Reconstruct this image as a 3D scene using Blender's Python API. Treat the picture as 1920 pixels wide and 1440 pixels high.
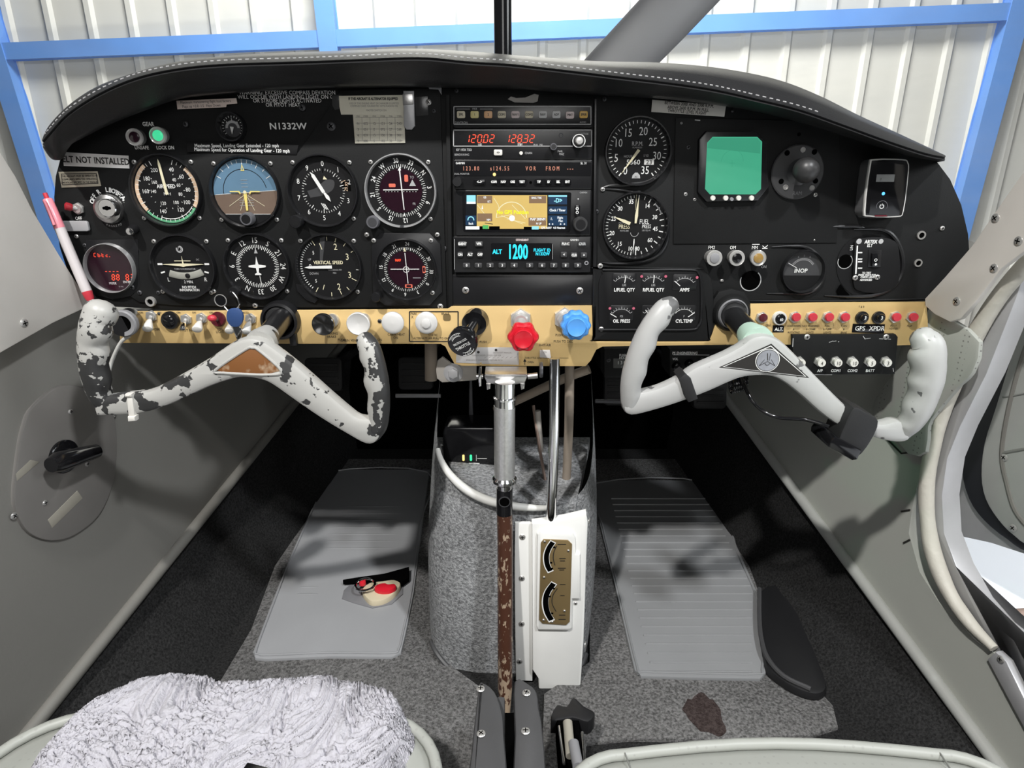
import bpy, math, random
from mathutils import Vector, Matrix, noise
for o in list(bpy.data.objects): bpy.data.objects.remove(o, do_unlink=True)
SC = bpy.context.scene
COL = SC.collection
random.seed(4)
PI = math.pi
# ---------------------------------------------------------------- camera
F = 1200.0                       # focal length in pixels of the 1920 px frame
TH = math.atan(413.0 / F)        # downward pitch
CAMZ = 0.70                      # eye height over the cabin floor
D = 0.765                        # distance of the instrument panel
cd = bpy.data.cameras.new('camera'); cam = bpy.data.objects.new('camera', cd); COL.objects.link(cam)
cam.location = (0, 0, CAMZ); cam.rotation_euler = (PI / 2 - TH, 0, 0)
cd.sensor_width = 36; cd.lens = 36 * F / 1920; cd.clip_start = 0.02; cd.clip_end = 200
SC.camera = cam
vs = SC.view_settings
vs.view_transform = 'Standard'; vs.look = 'None'; vs.gamma = 1; vs.use_curve_mapping = False
vs.exposure = -0.12
# ---------------------------------------------------------------- world and lights
W = bpy.data.worlds.new('world'); SC.world = W; W.use_nodes = True
bg = W.node_tree.nodes['Background']; bg.inputs[0].default_value = (0.93, 0.96, 1.0, 1); bg.inputs[1].default_value = 0.045

def area(name, loc, target, size, power, col=(1, 1, 1), shape='DISK', sy=None):
    l = bpy.data.lights.new(name, 'AREA'); l.energy = power; l.color = col; l.shape = shape; l.size = size
    if sy: l.size_y = sy
    o = bpy.data.objects.new(name, l); COL.objects.link(o); o.location = loc
    o.rotation_euler = (Vector(target) - Vector(loc)).to_track_quat('-Z', 'Y').to_euler()
    return o
KEY = area('hangar_lamp_key', (-0.62, -0.75, 2.45), (0.0, 0.765, 0.45), 0.09, 66, (1.0, 0.98, 0.95))
FILL = area('hangar_lamp_right', (1.0, -0.75, 2.45), (0.0, 0.75, 0.3), 0.16, 48, (0.96, 0.98, 1.0))
REAR = area('rear_fill', (0.1, -1.5, 1.25), (0.0, 0.8, 0.6), 0.9, 9, (1.0, 0.99, 0.97))  # added soft fill behind the camera, brightens the panel under the hood
HW = area('hangar_lamp_wall', (0.0, 3.4, 4.2), (0.3, 8.0, 1.6), 3.0, 480, (1, 1, 1), 'RECTANGLE', 1.2)
HW2 = area('wall_low_fill', (0.5, 3.0, -0.9), (0.3, 8.0, 0.6), 4.0, 200, (1, 1, 1), 'RECTANGLE', 1.0)  # added fill at ground level, brightens the far hangar wall
SIDE = area('wing_fill', (1.9, 0.3, 1.3), (1.7, 0.5, 0.0), 1.0, 22, (0.95, 0.98, 1))  # added fill above the wing, brightens wing and open door

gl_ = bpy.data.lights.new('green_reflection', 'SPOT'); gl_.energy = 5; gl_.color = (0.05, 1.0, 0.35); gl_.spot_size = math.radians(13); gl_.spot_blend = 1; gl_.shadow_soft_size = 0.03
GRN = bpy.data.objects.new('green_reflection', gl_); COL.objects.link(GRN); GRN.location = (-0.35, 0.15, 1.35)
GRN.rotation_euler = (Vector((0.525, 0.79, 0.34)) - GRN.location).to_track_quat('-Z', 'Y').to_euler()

# ---------------------------------------------------------------- pixel helpers
CT, ST = math.cos(TH), math.sin(TH)
def ray(px, py):
    x = (px - 960) / F; v = (py - 720) / F
    return Vector((x, CT - v * ST, -ST - v * CT))
CAM = Vector((0, 0, CAMZ))
def onY(px, py, Y):
    d = ray(px, py); return CAM + d * (Y / d.y)
def onZ(px, py, Z):
    d = ray(px, py); return CAM + d * ((Z - CAMZ) / d.z)
def onPl(px, py, p0, n):
    d = ray(px, py); n = Vector(n); return CAM + d * ((Vector(p0) - CAM).dot(n) / d.dot(n))
def K(py, h=0.0):                # metres per pixel on the panel plane
    return ((onY(961, py, D - h)) - onY(960, py, D - h)).x
def zoomer(x0, y0, s):
    return lambda x, y: (x0 + x * s, y0 + y * s)

# ---------------------------------------------------------------- materials
MATS = {}
def pm(name, col, rough=0.5, metal=0.0, var=0.12, vs_=30.0, bump=0.08, bs=300.0, emit=0.0, spec=0.5, coat=0.0, dist=0.0004):
    m = bpy.data.materials.new(name); m.use_nodes = True
    nt = m.node_tree; b = nt.nodes['Principled BSDF']
    tc = nt.nodes.new('ShaderNodeTexCoord')
    n = nt.nodes.new('ShaderNodeTexNoise'); n.inputs['Scale'].default_value = vs_; n.inputs['Detail'].default_value = 5
    nt.links.new(tc.outputs['Object'], n.inputs['Vector'])
    r = nt.nodes.new('ShaderNodeMix'); r.data_type = 'RGBA'
    c = Vector(col[:3])
    r.inputs['A'].default_value = (*(c * (1 - var)), 1)
    r.inputs['B'].default_value = (*[min(1, q) for q in (c * (1 + var))], 1)
    nt.links.new(n.outputs['Fac'], r.inputs['Factor'])
    if emit: b.inputs['Base Color'].default_value = (*(c * 0.10), 1)
    else: nt.links.new(r.outputs['Result'], b.inputs['Base Color'])
    b.inputs['Roughness'].default_value = rough; b.inputs['Metallic'].default_value = metal
    b.inputs['Specular IOR Level'].default_value = spec
    if coat: b.inputs['Coat Weight'].default_value = coat; b.inputs['Coat Roughness'].default_value = 0.1
    if bump:
        n2 = nt.nodes.new('ShaderNodeTexNoise'); n2.inputs['Scale'].default_value = bs; n2.inputs['Detail'].default_value = 4
        nt.links.new(tc.outputs['Object'], n2.inputs['Vector'])
        bp = nt.nodes.new('ShaderNodeBump'); bp.inputs['Strength'].default_value = bump; bp.inputs['Distance'].default_value = dist
        nt.links.new(n2.outputs['Fac'], bp.inputs['Height']); nt.links.new(bp.outputs['Normal'], b.inputs['Normal'])
    if emit:
        nt.links.new(r.outputs['Result'], b.inputs['Emission Color']); b.inputs['Emission Strength'].default_value = emit
    MATS[name] = m
    return m
def nodes(m): return m.node_tree, m.node_tree.nodes['Principled BSDF']

pm('panel_black', (0.0095, 0.0098, 0.010), 0.6, spec=0.22, bump=0.25, bs=900, var=0.25, vs_=12)
pm('face_black', (0.006, 0.006, 0.0065), 0.6, bump=0, var=0.2, spec=0.25)
pm('bezel_black', (0.012, 0.012, 0.013), 0.28, bump=0.05, var=0.2)
pm('deep_black', (0.002, 0.002, 0.002), 1.0, bump=0, spec=0.0)
pm('gloss_black', (0.008, 0.008, 0.009), 0.12, bump=0, var=0.2)
pm('rubber_black', (0.014, 0.014, 0.015), 0.6, bump=0.2, bs=500)
pm('grey_plastic', (0.10, 0.10, 0.11), 0.45)
pm('mid_grey', (0.25, 0.25, 0.26), 0.5)
pm('ink_white', (0.82, 0.82, 0.80), 0.6, bump=0, var=0.05)
pm('ink_dim', (0.42, 0.42, 0.42), 0.6, bump=0, var=0.1)
pm('ink_black', (0.02, 0.018, 0.016), 0.6, bump=0)
pm('ink_red', (0.62, 0.06, 0.04), 0.5, bump=0)
pm('ink_cream', (0.78, 0.72, 0.50), 0.55, bump=0)
pm('ink_yellow', (0.80, 0.66, 0.20), 0.5, bump=0)
pm('ink_green', (0.12, 0.42, 0.22), 0.5, bump=0)
pm('ink_tan', (0.72, 0.52, 0.36), 0.5, bump=0)
pm('label_white', (0.78, 0.76, 0.74), 0.5, bump=0.03, var=0.04)
pm('label_pink', (0.72, 0.60, 0.54), 0.55, bump=0.03, var=0.04)
pm('paper', (0.66, 0.63, 0.52), 0.7, bump=0.05, var=0.06, vs_=60)
pm('label_grey', (0.42, 0.40, 0.37), 0.5, bump=0.03)
pm('brass_label', (0.42, 0.38, 0.30), 0.4, 0.4)
pm('ai_sky', (0.12, 0.22, 0.32), 0.4, bump=0, var=0.15)
pm('ai_ground', (0.17, 0.12, 0.09), 0.4, bump=0, var=0.2)
pm('chrome', (0.80, 0.80, 0.80), 0.12, 1.0, bump=0.02, var=0.03)
pm('brushed', (0.62, 0.61, 0.60), 0.32, 1.0, bump=0.12, bs=600, var=0.12, vs_=200)
pm('screw_steel', (0.58, 0.57, 0.55), 0.3, 0.65, bump=0.05, var=0.2)
pm('dark_steel', (0.16, 0.16, 0.17), 0.35, 0.8, var=0.2)
pm('jamb_metal', (0.46, 0.46, 0.47), 0.42, 0.35, bump=0.3, bs=60, var=0.16, vs_=25)
pm('cover_white', (0.86, 0.86, 0.83), 0.35, bump=0.03, var=0.04)
pm('white_knob', (0.64, 0.63, 0.61), 0.35, bump=0.03, var=0.04)
pm('switch_white', (0.72, 0.70, 0.65), 0.3, bump=0, var=0.04)
pm('switch_clear', (0.62, 0.62, 0.60), 0.2, bump=0, var=0.1)
pm('red_plastic', (0.62, 0.015, 0.03), 0.25, bump=0.02, var=0.08)
pm('breaker_red', (0.55, 0.04, 0.06), 0.35, bump=0.02, var=0.1)
pm('maroon', (0.10, 0.012, 0.02), 0.35, bump=0)
pm('blue_plastic', (0.10, 0.36, 0.85), 0.3, bump=0.02, var=0.06)
pm('blue_tag', (0.035, 0.075, 0.20), 0.4, bump=0.02, var=0.1)
pm('cream_vinyl', (0.66, 0.63, 0.585), 0.5, bump=0.12, bs=140, var=0.05, dist=0.001)
pm('cream_piping', (0.50, 0.48, 0.42), 0.5, bump=0.5, bs=60, var=0.1, dist=0.003)
pm('white_piping', (0.66, 0.66, 0.63), 0.5, bump=0.1, var=0.08)
pm('seat_vinyl', (0.37, 0.38, 0.35), 0.45, bump=0.15, bs=260, var=0.04, dist=0.0006)
pm('glare_vinyl', (0.020, 0.020, 0.021), 0.36, bump=0.35, bs=700, var=0.2, dist=0.0005)
pm('boot_vinyl', (0.060, 0.060, 0.062), 0.5, bump=0.3, bs=500, var=0.12)
pm('tube_tan', (0.30, 0.25, 0.20), 0.5, bump=0.2, bs=60, var=0.35, vs_=18)
pm('bracket_tan', (0.46, 0.43, 0.39), 0.5, 0.2, bump=0.1, var=0.12)
pm('mount_grey', (0.07, 0.07, 0.075), 0.35, 0.3, bump=0.05)
pm('prop_grey', (0.11, 0.11, 0.115), 0.45, 0.1, bump=0.1, bs=60, var=0.15, vs_=6)
pm('beam_blue', (0.13, 0.30, 0.68), 0.5, bump=0.15, bs=20, var=0.14, vs_=3)
pm('ground_white', (0.80, 0.83, 0.88), 0.5, bump=0.1, bs=6, var=0.04, vs_=1.5)
pm('door_vinyl', (0.42, 0.43, 0.41), 0.48, bump=0.15, bs=90, var=0.08, dist=0.001)
pm('seal_black', (0.012, 0.013, 0.018), 0.5, bump=0.1)
pm('pen_white', (0.58, 0.54, 0.54), 0.3, bump=0, var=0.05)
pm('pen_pink', (0.75, 0.25, 0.30), 0.3, bump=0, var=0.12)
pm('rust_rod', (0.33, 0.24, 0.20), 0.5, 0.2, bump=0.2, bs=80, var=0.3)
pm('tape', (0.34, 0.32, 0.27), 0.5, bump=0.1, var=0.1)
pm('cover_grey', (0.20, 0.19, 0.178), 0.5, bump=0.1, bs=200, var=0.08, dist=0.0005)
pm('mint', (0.50, 0.66, 0.56), 0.45, bump=0.05, var=0.08)
pm('valve_cream', (0.62, 0.54, 0.38), 0.5, bump=0.1, var=0.12)
pm('valve_grey', (0.20, 0.20, 0.21), 0.5, bump=0.2, var=0.2)
pm('gps_blue', (0.012, 0.05, 0.12), 0.3, bump=0, emit=0.8)
# light emitting displays
pm('led_red', (1.0, 0.075, 0.03), 0.4, bump=0, var=0.1, emit=1.7)
pm('led_red_dim', (0.75, 0.30, 0.20), 0.4, bump=0, var=0.25, vs_=400, emit=0.75)
pm('led_halo', (0.12, 0.008, 0.003), 0.4, bump=0, emit=0.2)
pm('led_amber', (1.0, 0.62, 0.2), 0.4, bump=0, emit=2.0)
pm('led_green', (0.05, 0.95, 0.35), 0.4, bump=0, emit=1.6)
pm('led_blue', (0.10, 0.45, 1.0), 0.4, bump=0, emit=2.0)
pm('lcd_cyan', (0.03, 0.72, 0.95), 0.4, bump=0, var=0.04, emit=1.3)
pm('lcd_back', (0.003, 0.010, 0.022), 0.3, bump=0, emit=0.2)
pm('lens_green', (0.05, 0.60, 0.28), 0.25, bump=0, emit=1.2)
pm('lens_dark', (0.020, 0.006, 0.012), 0.15, bump=0)
pm('lens_amber', (0.32, 0.20, 0.06), 0.2, bump=0)
pm('screen_green', (0.055, 0.40, 0.235), 0.6, bump=0, var=0.05, vs_=60, emit=1.0)
pm('screen_green_dark', (0.04, 0.32, 0.19), 0.6, bump=0, var=0.05, emit=1.0)
pm('map_yellow', (0.74, 0.52, 0.15), 0.5, bump=0, var=0.08, vs_=60, emit=1.0)
pm('map_line', (0.92, 0.86, 0.55), 0.5, bump=0, emit=1.0)
pm('map_text', (1.0, 1.0, 0.02), 0.5, bump=0, emit=1.0)
pm('map_brown', (0.28, 0.17, 0.09), 0.5, bump=0, emit=0.9)
pm('scr_white', (0.90, 0.95, 0.97), 0.5, bump=0, var=0.03, emit=1.1)
pm('scr_cyan', (0.30, 0.75, 0.85), 0.5, bump=0, emit=1.1)
pm('scr_green', (0.10, 0.60, 0.15), 0.5, bump=0, emit=0.8)
pm('lcd_grey', (0.26, 0.27, 0.27), 0.4, bump=0)
pm('ann_cream', (0.62, 0.56, 0.42), 0.4, bump=0)
pm('ann_yellow', (0.66, 0.58, 0.26), 0.4, bump=0)
pm('ann_orange', (0.72, 0.42, 0.22), 0.4, bump=0)
pm('ann_pink', (0.66, 0.56, 0.55), 0.4, bump=0)
pm('ann_gold', (0.64, 0.40, 0.10), 0.4, bump=0)

pm('seam_dark', (0.20, 0.205, 0.19), 0.6)
pm('emblem_silver', (0.45, 0.46, 0.50), 0.3, 0.5, var=0.3, vs_=90)
pm('stitch', (0.45, 0.45, 0.45), 0.5, bump=0)
pm('bright_ring', (0.62, 0.62, 0.62), 0.3, 0.6, bump=0.03)
pm('grey_face', (0.055, 0.055, 0.057), 0.4, bump=0)
pm('flag_red', (0.75, 0.16, 0.10), 0.5, bump=0)
pm('ball_tube', (0.34, 0.34, 0.30), 0.2, bump=0, var=0.2, vs_=200)
pm('lamp_pink', (0.85, 0.20, 0.30), 0.3, bump=0, emit=0.7)
pm('alarm_silver', (0.33, 0.33, 0.34), 0.25, 0.5, bump=0)
pm('ball_rubber', (0.035, 0.035, 0.036), 0.4, bump=0.05)
pm('dark_chrome', (0.10, 0.10, 0.10), 0.18, 0.9, bump=0)
pm('white_metal', (0.56, 0.55, 0.53), 0.3, 0.45, bump=0.05)
pm('ink_faint', (0.22, 0.21, 0.20), 0.6, bump=0)
pm('label_silver', (0.52, 0.51, 0.50), 0.35, 0.3, bump=0.03)
pm('label_grey2', (0.55, 0.53, 0.49), 0.5, bump=0.03)
pm('breaker_maroon', (0.33, 0.02, 0.03), 0.3, bump=0)
pm('tape_clear', (0.045, 0.045, 0.045), 0.2, bump=0.1)
pm('key_dark', (0.045, 0.045, 0.047), 0.4, bump=0)
pm('ann_white', (0.58, 0.58, 0.58), 0.4, bump=0)
pm('flap_black', (0.012, 0.012, 0.013), 0.45, bump=0.2)
pm('knurl', (0.66, 0.66, 0.65), 0.3, 0.75, var=0.22, vs_=260, bump=0.5, bs=500)
# brass anodised sub-panel
m = pm('gold', (0.68, 0.48, 0.21), 0.42, 0.30, var=0.18, vs_=6, bump=0.15, bs=500)
pm('gold_dark', (0.30, 0.215, 0.10), 0.34, 0.45, var=0.12, vs_=10, bump=0.1)

def chips(name, paint, under, lo, hi, scale=38.0, stretch=(1, 1, 1), rough=0.4):
    """chipped paint: the 'wear' attribute of the mesh sets how much has gone"""
    m = bpy.data.materials.new(name); m.use_nodes = True; nt, b = nodes(m)
    tc = nt.nodes.new('ShaderNodeTexCoord'); mp = nt.nodes.new('ShaderNodeMapping'); mp.inputs['Scale'].default_value = stretch
    nt.links.new(tc.outputs['Object'], mp.inputs['Vector'])
    n = nt.nodes.new('ShaderNodeTexNoise'); n.inputs['Scale'].default_value = scale; n.inputs['Detail'].default_value = 3.5; n.inputs['Roughness'].default_value = 0.55
    nt.links.new(mp.outputs['Vector'], n.inputs['Vector'])
    at = nt.nodes.new('ShaderNodeAttribute'); at.attribute_name = 'wear'
    ad = nt.nodes.new('ShaderNodeMath'); ad.operation = 'ADD'
    nt.links.new(n.outputs['Fac'], ad.inputs[0]); nt.links.new(at.outputs['Fac'], ad.inputs[1])
    mr = nt.nodes.new('ShaderNodeMapRange'); mr.inputs['From Min'].default_value = lo; mr.inputs['From Max'].default_value = hi
    nt.links.new(ad.outputs[0], mr.inputs['Value'])
    mx = nt.nodes.new('ShaderNodeMix'); mx.data_type = 'RGBA'
    n3 = nt.nodes.new('ShaderNodeTexNoise'); n3.inputs['Scale'].default_value = 14; nt.links.new(tc.outputs['Object'], n3.inputs['Vector'])
    pmx = nt.nodes.new('ShaderNodeMix'); pmx.data_type = 'RGBA'
    pmx.inputs['A'].default_value = (*[c * 0.88 for c in paint], 1); pmx.inputs['B'].default_value = (*paint, 1)
    nt.links.new(n3.outputs['Fac'], pmx.inputs['Factor'])
    nt.links.new(pmx.outputs['Result'], mx.inputs['A']); mx.inputs['B'].default_value = (*under, 1)
    nt.links.new(mr.outputs['Result'], mx.inputs['Factor'])
    nt.links.new(mx.outputs['Result'], b.inputs['Base Color'])
    b.inputs['Roughness'].default_value = rough
    bp = nt.nodes.new('ShaderNodeBump'); bp.inputs['Strength'].default_value = 0.5; bp.inputs['Distance'].default_value = 0.0006; bp.invert = True
    nt.links.new(mr.outputs['Result'], bp.inputs['Height']); nt.links.new(bp.outputs['Normal'], b.inputs['Normal'])
    MATS[name] = m
chips('yoke_paint', (0.47, 0.465, 0.44), (0.04, 0.04, 0.04), 0.640, 0.655, 48)
chips('yoke_grip_paint', (0.47, 0.465, 0.44), (0.04, 0.04, 0.04), 0.640, 0.66, 85)
chips('yoke_paint_clean', (0.47, 0.47, 0.46), (0.13, 0.13, 0.13), 0.70, 0.715, 40)
chips('bar_paint', (0.075, 0.03, 0.018), (0.36, 0.27, 0.19), 0.64, 0.69, 170, (1, 1, 0.5), 0.35)
chips('rust', (0.22, 0.085, 0.022), (0.42, 0.30, 0.19), 0.58, 0.70, 60, (1, 1, 1), 0.6)

def carpet(name, c1, c2, scale=260, dist=0.004, patch=6.0):
    m = bpy.data.materials.new(name); m.use_nodes = True; nt, b = nodes(m)
    tc = nt.nodes.new('ShaderNodeTexCoord')
    v = nt.nodes.new('ShaderNodeTexNoise'); v.inputs['Scale'].default_value = scale; v.inputs['Detail'].default_value = 4; v.inputs['Roughness'].default_value = 0.7
    w = nt.nodes.new('ShaderNodeTexNoise'); w.inputs['Scale'].default_value = patch; w.inputs['Detail'].default_value = 3
    for q in (v, w): nt.links.new(tc.outputs['Object'], q.inputs['Vector'])
    mr = nt.nodes.new('ShaderNodeMapRange'); mr.inputs['From Min'].default_value = 0.36; mr.inputs['From Max'].default_value = 0.64
    nt.links.new(v.outputs['Fac'], mr.inputs['Value'])
    mx = nt.nodes.new('ShaderNodeMix'); mx.data_type = 'RGBA'; mx.inputs['A'].default_value = (*c1, 1); mx.inputs['B'].default_value = (*c2, 1)
    nt.links.new(mr.outputs['Result'], mx.inputs['Factor'])
    m2 = nt.nodes.new('ShaderNodeMix'); m2.data_type = 'RGBA'; m2.blend_type = 'MULTIPLY'; m2.inputs['Factor'].default_value = 0.5
    nt.links.new(mx.outputs['Result'], m2.inputs['A']); nt.links.new(w.outputs['Fac'], m2.inputs['B'])
    nt.links.new(m2.outputs['Result'], b.inputs['Base Color']); b.inputs['Roughness'].default_value = 1; b.inputs['Specular IOR Level'].default_value = 0.1
    bp = nt.nodes.new('ShaderNodeBump'); bp.inputs['Strength'].default_value = 1; bp.inputs['Distance'].default_value = dist
    nt.links.new(v.outputs['Fac'], bp.inputs['Height']); nt.links.new(bp.outputs['Normal'], b.inputs['Normal'])
    MATS[name] = m
carpet('carpet', (0.10, 0.098, 0.096), (0.34, 0.335, 0.33))
carpet('carpet_stain', (0.045, 0.032, 0.030), (0.11, 0.085, 0.08))
carpet('console_carpet', (0.22, 0.225, 0.23), (0.62, 0.63, 0.64), 230, 0.004)
carpet('wall_carpet', (0.016, 0.016, 0.016), (0.05, 0.05, 0.05), 300, 0.002)

# leather-grained side wall with a slow colour drift
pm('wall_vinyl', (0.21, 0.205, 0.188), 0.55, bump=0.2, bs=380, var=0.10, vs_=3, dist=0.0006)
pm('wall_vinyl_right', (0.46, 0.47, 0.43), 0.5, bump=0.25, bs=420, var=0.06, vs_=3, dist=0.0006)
pm('perf_vinyl', (0.35, 0.36, 0.33), 0.5, bump=0.2, bs=300, var=0.05, dist=0.0006)
pm('wall_piping', (0.17, 0.165, 0.15), 0.5, bump=0.1, bs=100, var=0.1)
pm('mat_vinyl', (0.32, 0.325, 0.335), 0.38, bump=0.25, bs=25, var=0.1, vs_=9, dist=0.002)
pm('mat_vinyl_right', (0.25, 0.255, 0.26), 0.36, bump=0.2, bs=30, var=0.1, vs_=9, dist=0.001)
pm('fleece', (0.50, 0.49, 0.53), 0.95, bump=0.9, bs=420, var=0.06, vs_=50, spec=0.1, dist=0.0015)
pm('hangar_sheet', (0.62, 0.61, 0.55), 0.45, bump=0.05, bs=4, var=0.05, vs_=0.8)
for nm in ('perf_vinyl', 'seat_vinyl'):   # small perforations
    nt, b = nodes(MATS[nm])
    tc = nt.nodes.new('ShaderNodeTexCoord'); vo = nt.nodes.new('ShaderNodeTexVoronoi'); vo.inputs['Scale'].default_value = 150 if nm == 'perf_vinyl' else 120
    vo.inputs['Randomness'].default_value = 0.15
    nt.links.new(tc.outputs['Object'], vo.inputs['Vector'])
    mr = nt.nodes.new('ShaderNodeMapRange'); mr.inputs['From Min'].default_value = 0.13; mr.inputs['From Max'].default_value = 0.19
    nt.links.new(vo.outputs['Distance'], mr.inputs['Value'])
    old = b.inputs['Base Color'].links[0].from_socket
    mx = nt.nodes.new('ShaderNodeMix'); mx.data_type = 'RGBA'; c = (0.16, 0.16, 0.15, 1) if nm == 'perf_vinyl' else (0.33, 0.335, 0.31, 1)
    mx.inputs['A'].default_value = c; nt.links.new(old, mx.inputs['B']); nt.links.new(mr.outputs['Result'], mx.inputs['Factor'])
    nt.links.new(mx.outputs['Result'], b.inputs['Base Color'])

def glassmat(name, rough, tint, dust, dustcol=(0.9, 0.92, 0.95)):
    m = bpy.data.materials.new(name); m.use_nodes = True; nt = m.node_tree
    for n in list(nt.nodes): nt.nodes.remove(n)
    out = nt.nodes.new('ShaderNodeOutputMaterial'); tr = nt.nodes.new('ShaderNodeBsdfTransparent'); tr.inputs[0].default_value = (*tint, 1)
    gl = nt.nodes.new('ShaderNodeBsdfGlossy'); gl.inputs['Roughness'].default_value = rough
    lw = nt.nodes.new('ShaderNodeLayerWeight'); fr = nt.nodes.new('ShaderNodeMath'); fr.operation = 'POWER'; fr.inputs[1].default_value = 4.0
    nt.links.new(lw.outputs['Facing'], fr.inputs[0]); f2 = nt.nodes.new('ShaderNodeMath'); f2.operation = 'MULTIPLY_ADD'; f2.inputs[1].default_value = 0.5; f2.inputs[2].default_value = 0.035
    nt.links.new(fr.outputs[0], f2.inputs[0])
    mx = nt.nodes.new('ShaderNodeMixShader'); nt.links.new(f2.outputs[0], mx.inputs[0]); nt.links.new(tr.outputs[0], mx.inputs[1]); nt.links.new(gl.outputs[0], mx.inputs[2])
    last = mx
    if dust:
        df = nt.nodes.new('ShaderNodeBsdfDiffuse'); df.inputs[0].default_value = (*dustcol, 1)
        tl = nt.nodes.new('ShaderNodeBsdfTranslucent'); tl.inputs[0].default_value = (*dustcol, 1)
        am = nt.nodes.new('ShaderNodeMixShader'); am.inputs[0].default_value = 0.5; nt.links.new(df.outputs[0], am.inputs[1]); nt.links.new(tl.outputs[0], am.inputs[2])
        tc = nt.nodes.new('ShaderNodeTexCoord'); mp = nt.nodes.new('ShaderNodeMapping'); mp.inputs['Scale'].default_value = (1.2, 1, 6); mp.inputs['Rotation'].default_value = (0, 0.7, 0)
        nz = nt.nodes.new('ShaderNodeTexNoise'); nz.inputs['Scale'].default_value = 3.5; nz.inputs['Detail'].default_value = 8
        nt.links.new(tc.outputs['Object'], mp.inputs[0]); nt.links.new(mp.outputs[0], nz.inputs['Vector'])
        mr = nt.nodes.new('ShaderNodeMapRange'); mr.inputs['From Min'].default_value = 0.40; mr.inputs['From Max'].default_value = 0.72; mr.inputs['To Min'].default_value = dust * 0.25; mr.inputs['To Max'].default_value = dust
        nt.links.new(nz.outputs['Fac'], mr.inputs['Value'])
        m2 = nt.nodes.new('ShaderNodeMixShader'); nt.links.new(mr.outputs['Result'], m2.inputs[0]); nt.links.new(mx.outputs[0], m2.inputs[1]); nt.links.new(am.outputs[0], m2.inputs[2]); last = m2
    nt.links.new(last.outputs[0], out.inputs[0]); MATS[name] = m
glassmat('dial_glass', 0.04, (0.98, 0.98, 0.98), 0)
glassmat('windshield', 0.02, (0.98, 0.99, 0.99), 0.16)

# ---------------------------------------------------------------- glyphs of the built-in font
CH = "ABCDEFGHIJKLMNOPQRSTUVWXYZabcdefghijklmnopqrstuvwxyz0123456789.,:;-+/&'()[]<>*°=_!"
GLY = {}
def make_glyphs():
    tmp = {}
    def mk(s):
        c = bpy.data.curves.new('g', 'FONT'); c.body = s; c.size = 1; c.resolution_u = 2
        o = bpy.data.objects.new('g', c); COL.objects.link(o); return o
    base = mk('II')
    for ch in CH: tmp[ch] = (mk(ch), mk('I' + ch + 'I'))
    dg = bpy.context.evaluated_depsgraph_get(); dg.update()
    def grab(o):
        e = o.evaluated_get(dg); me = e.to_mesh(); v = [(p.co.x, p.co.y) for p in me.vertices]; f = [tuple(p.vertices) for p in me.polygons]; e.to_mesh_clear(); return v, f
    bv, _ = grab(base); bw = max(v[0] for v in bv) - min(v[0] for v in bv)
    for ch, (a, b) in tmp.items():
        v, f = grab(a); w, _ = grab(b)
        adv = (max(q[0] for q in w) - min(q[0] for q in w)) - bw
        GLY[ch] = (v, f, adv)
    GLY[' '] = ([], [], 0.32)
    for o in list(COL.objects):
        if o.type == 'FONT':
            c = o.data; bpy.data.objects.remove(o); bpy.data.curves.remove(c)
make_glyphs()
CAPH = max(v[1] for v in GLY['H'][0]) - min(v[1] for v in GLY['H'][0])

# ---------------------------------------------------------------- mesh builder
def catmull(pts, n=6, closed=False):
    P = [Vector(p) for p in pts]; out = []; N = len(P)
    rng = N if closed else N - 1
    for i in range(rng):
        p0 = P[(i - 1) % N] if (closed or i > 0) else P[0] * 2 - P[1]
        p1 = P[i]; p2 = P[(i + 1) % N]
        p3 = P[(i + 2) % N] if (closed or i + 2 < N) else P[-1] * 2 - P[-2]
        for k in range(n):
            t = k / n
            out.append(0.5 * ((2 * p1) + (-p0 + p2) * t + (2 * p0 - 5 * p1 + 4 * p2 - p3) * t * t + (-p0 + 3 * p1 - 3 * p2 + p3) * t ** 3))
    if not closed: out.append(P[-1])
    return out
def circ(cx, cy, r, n=32, a0=0, a1=360):
    full = abs(a1 - a0) >= 360
    m = n if full else n + 1
    return [(cx + r * math.sin(math.radians(a0 + (a1 - a0) * i / n)), cy + r * math.cos(math.radians(a0 + (a1 - a0) * i / n))) for i in range(m)]
def rrect(cx, cy, w, h, r, n=5):
    out = []
    for sx, sy, a in ((1, 1, 0), (1, -1, 90), (-1, -1, 180), (-1, 1, 270)):
        ox, oy = cx + sx * (w / 2 - r), cy + sy * (h / 2 - r)
        for i in range(n + 1):
            t = math.radians(a + 90 * i / n); out.append((ox + r * math.sin(t), oy + r * math.cos(t)))
    return out
def area2(o): return sum(o[i][0] * o[(i + 1) % len(o)][1] - o[(i + 1) % len(o)][0] * o[i][1] for i in range(len(o)))
def inset(o, d):
    n = len(o); s = 1 if area2(o) > 0 else -1; out = []
    for i in range(n):
        a = Vector(o[i - 1]); b = Vector(o[i]); c = Vector(o[(i + 1) % n])
        e1 = (b - a); e2 = (c - b)
        if e1.length < 1e-9 or e2.length < 1e-9: out.append(tuple(b)); continue
        e1.normalize(); e2.normalize()
        n1 = Vector((-e1.y, e1.x)) * s; n2 = Vector((-e2.y, e2.x)) * s
        m_ = n1 + n2
        if m_.length < 1e-6: out.append(tuple(b)); continue
        m_.normalize(); k = max(0.45, m_.dot(n1)); out.append(tuple(b + m_ * d / k))
    return out
def smc(pts, n=4): return [tuple(p) for p in catmull([Vector((x, y)) for x, y in pts], n, True)]
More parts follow.
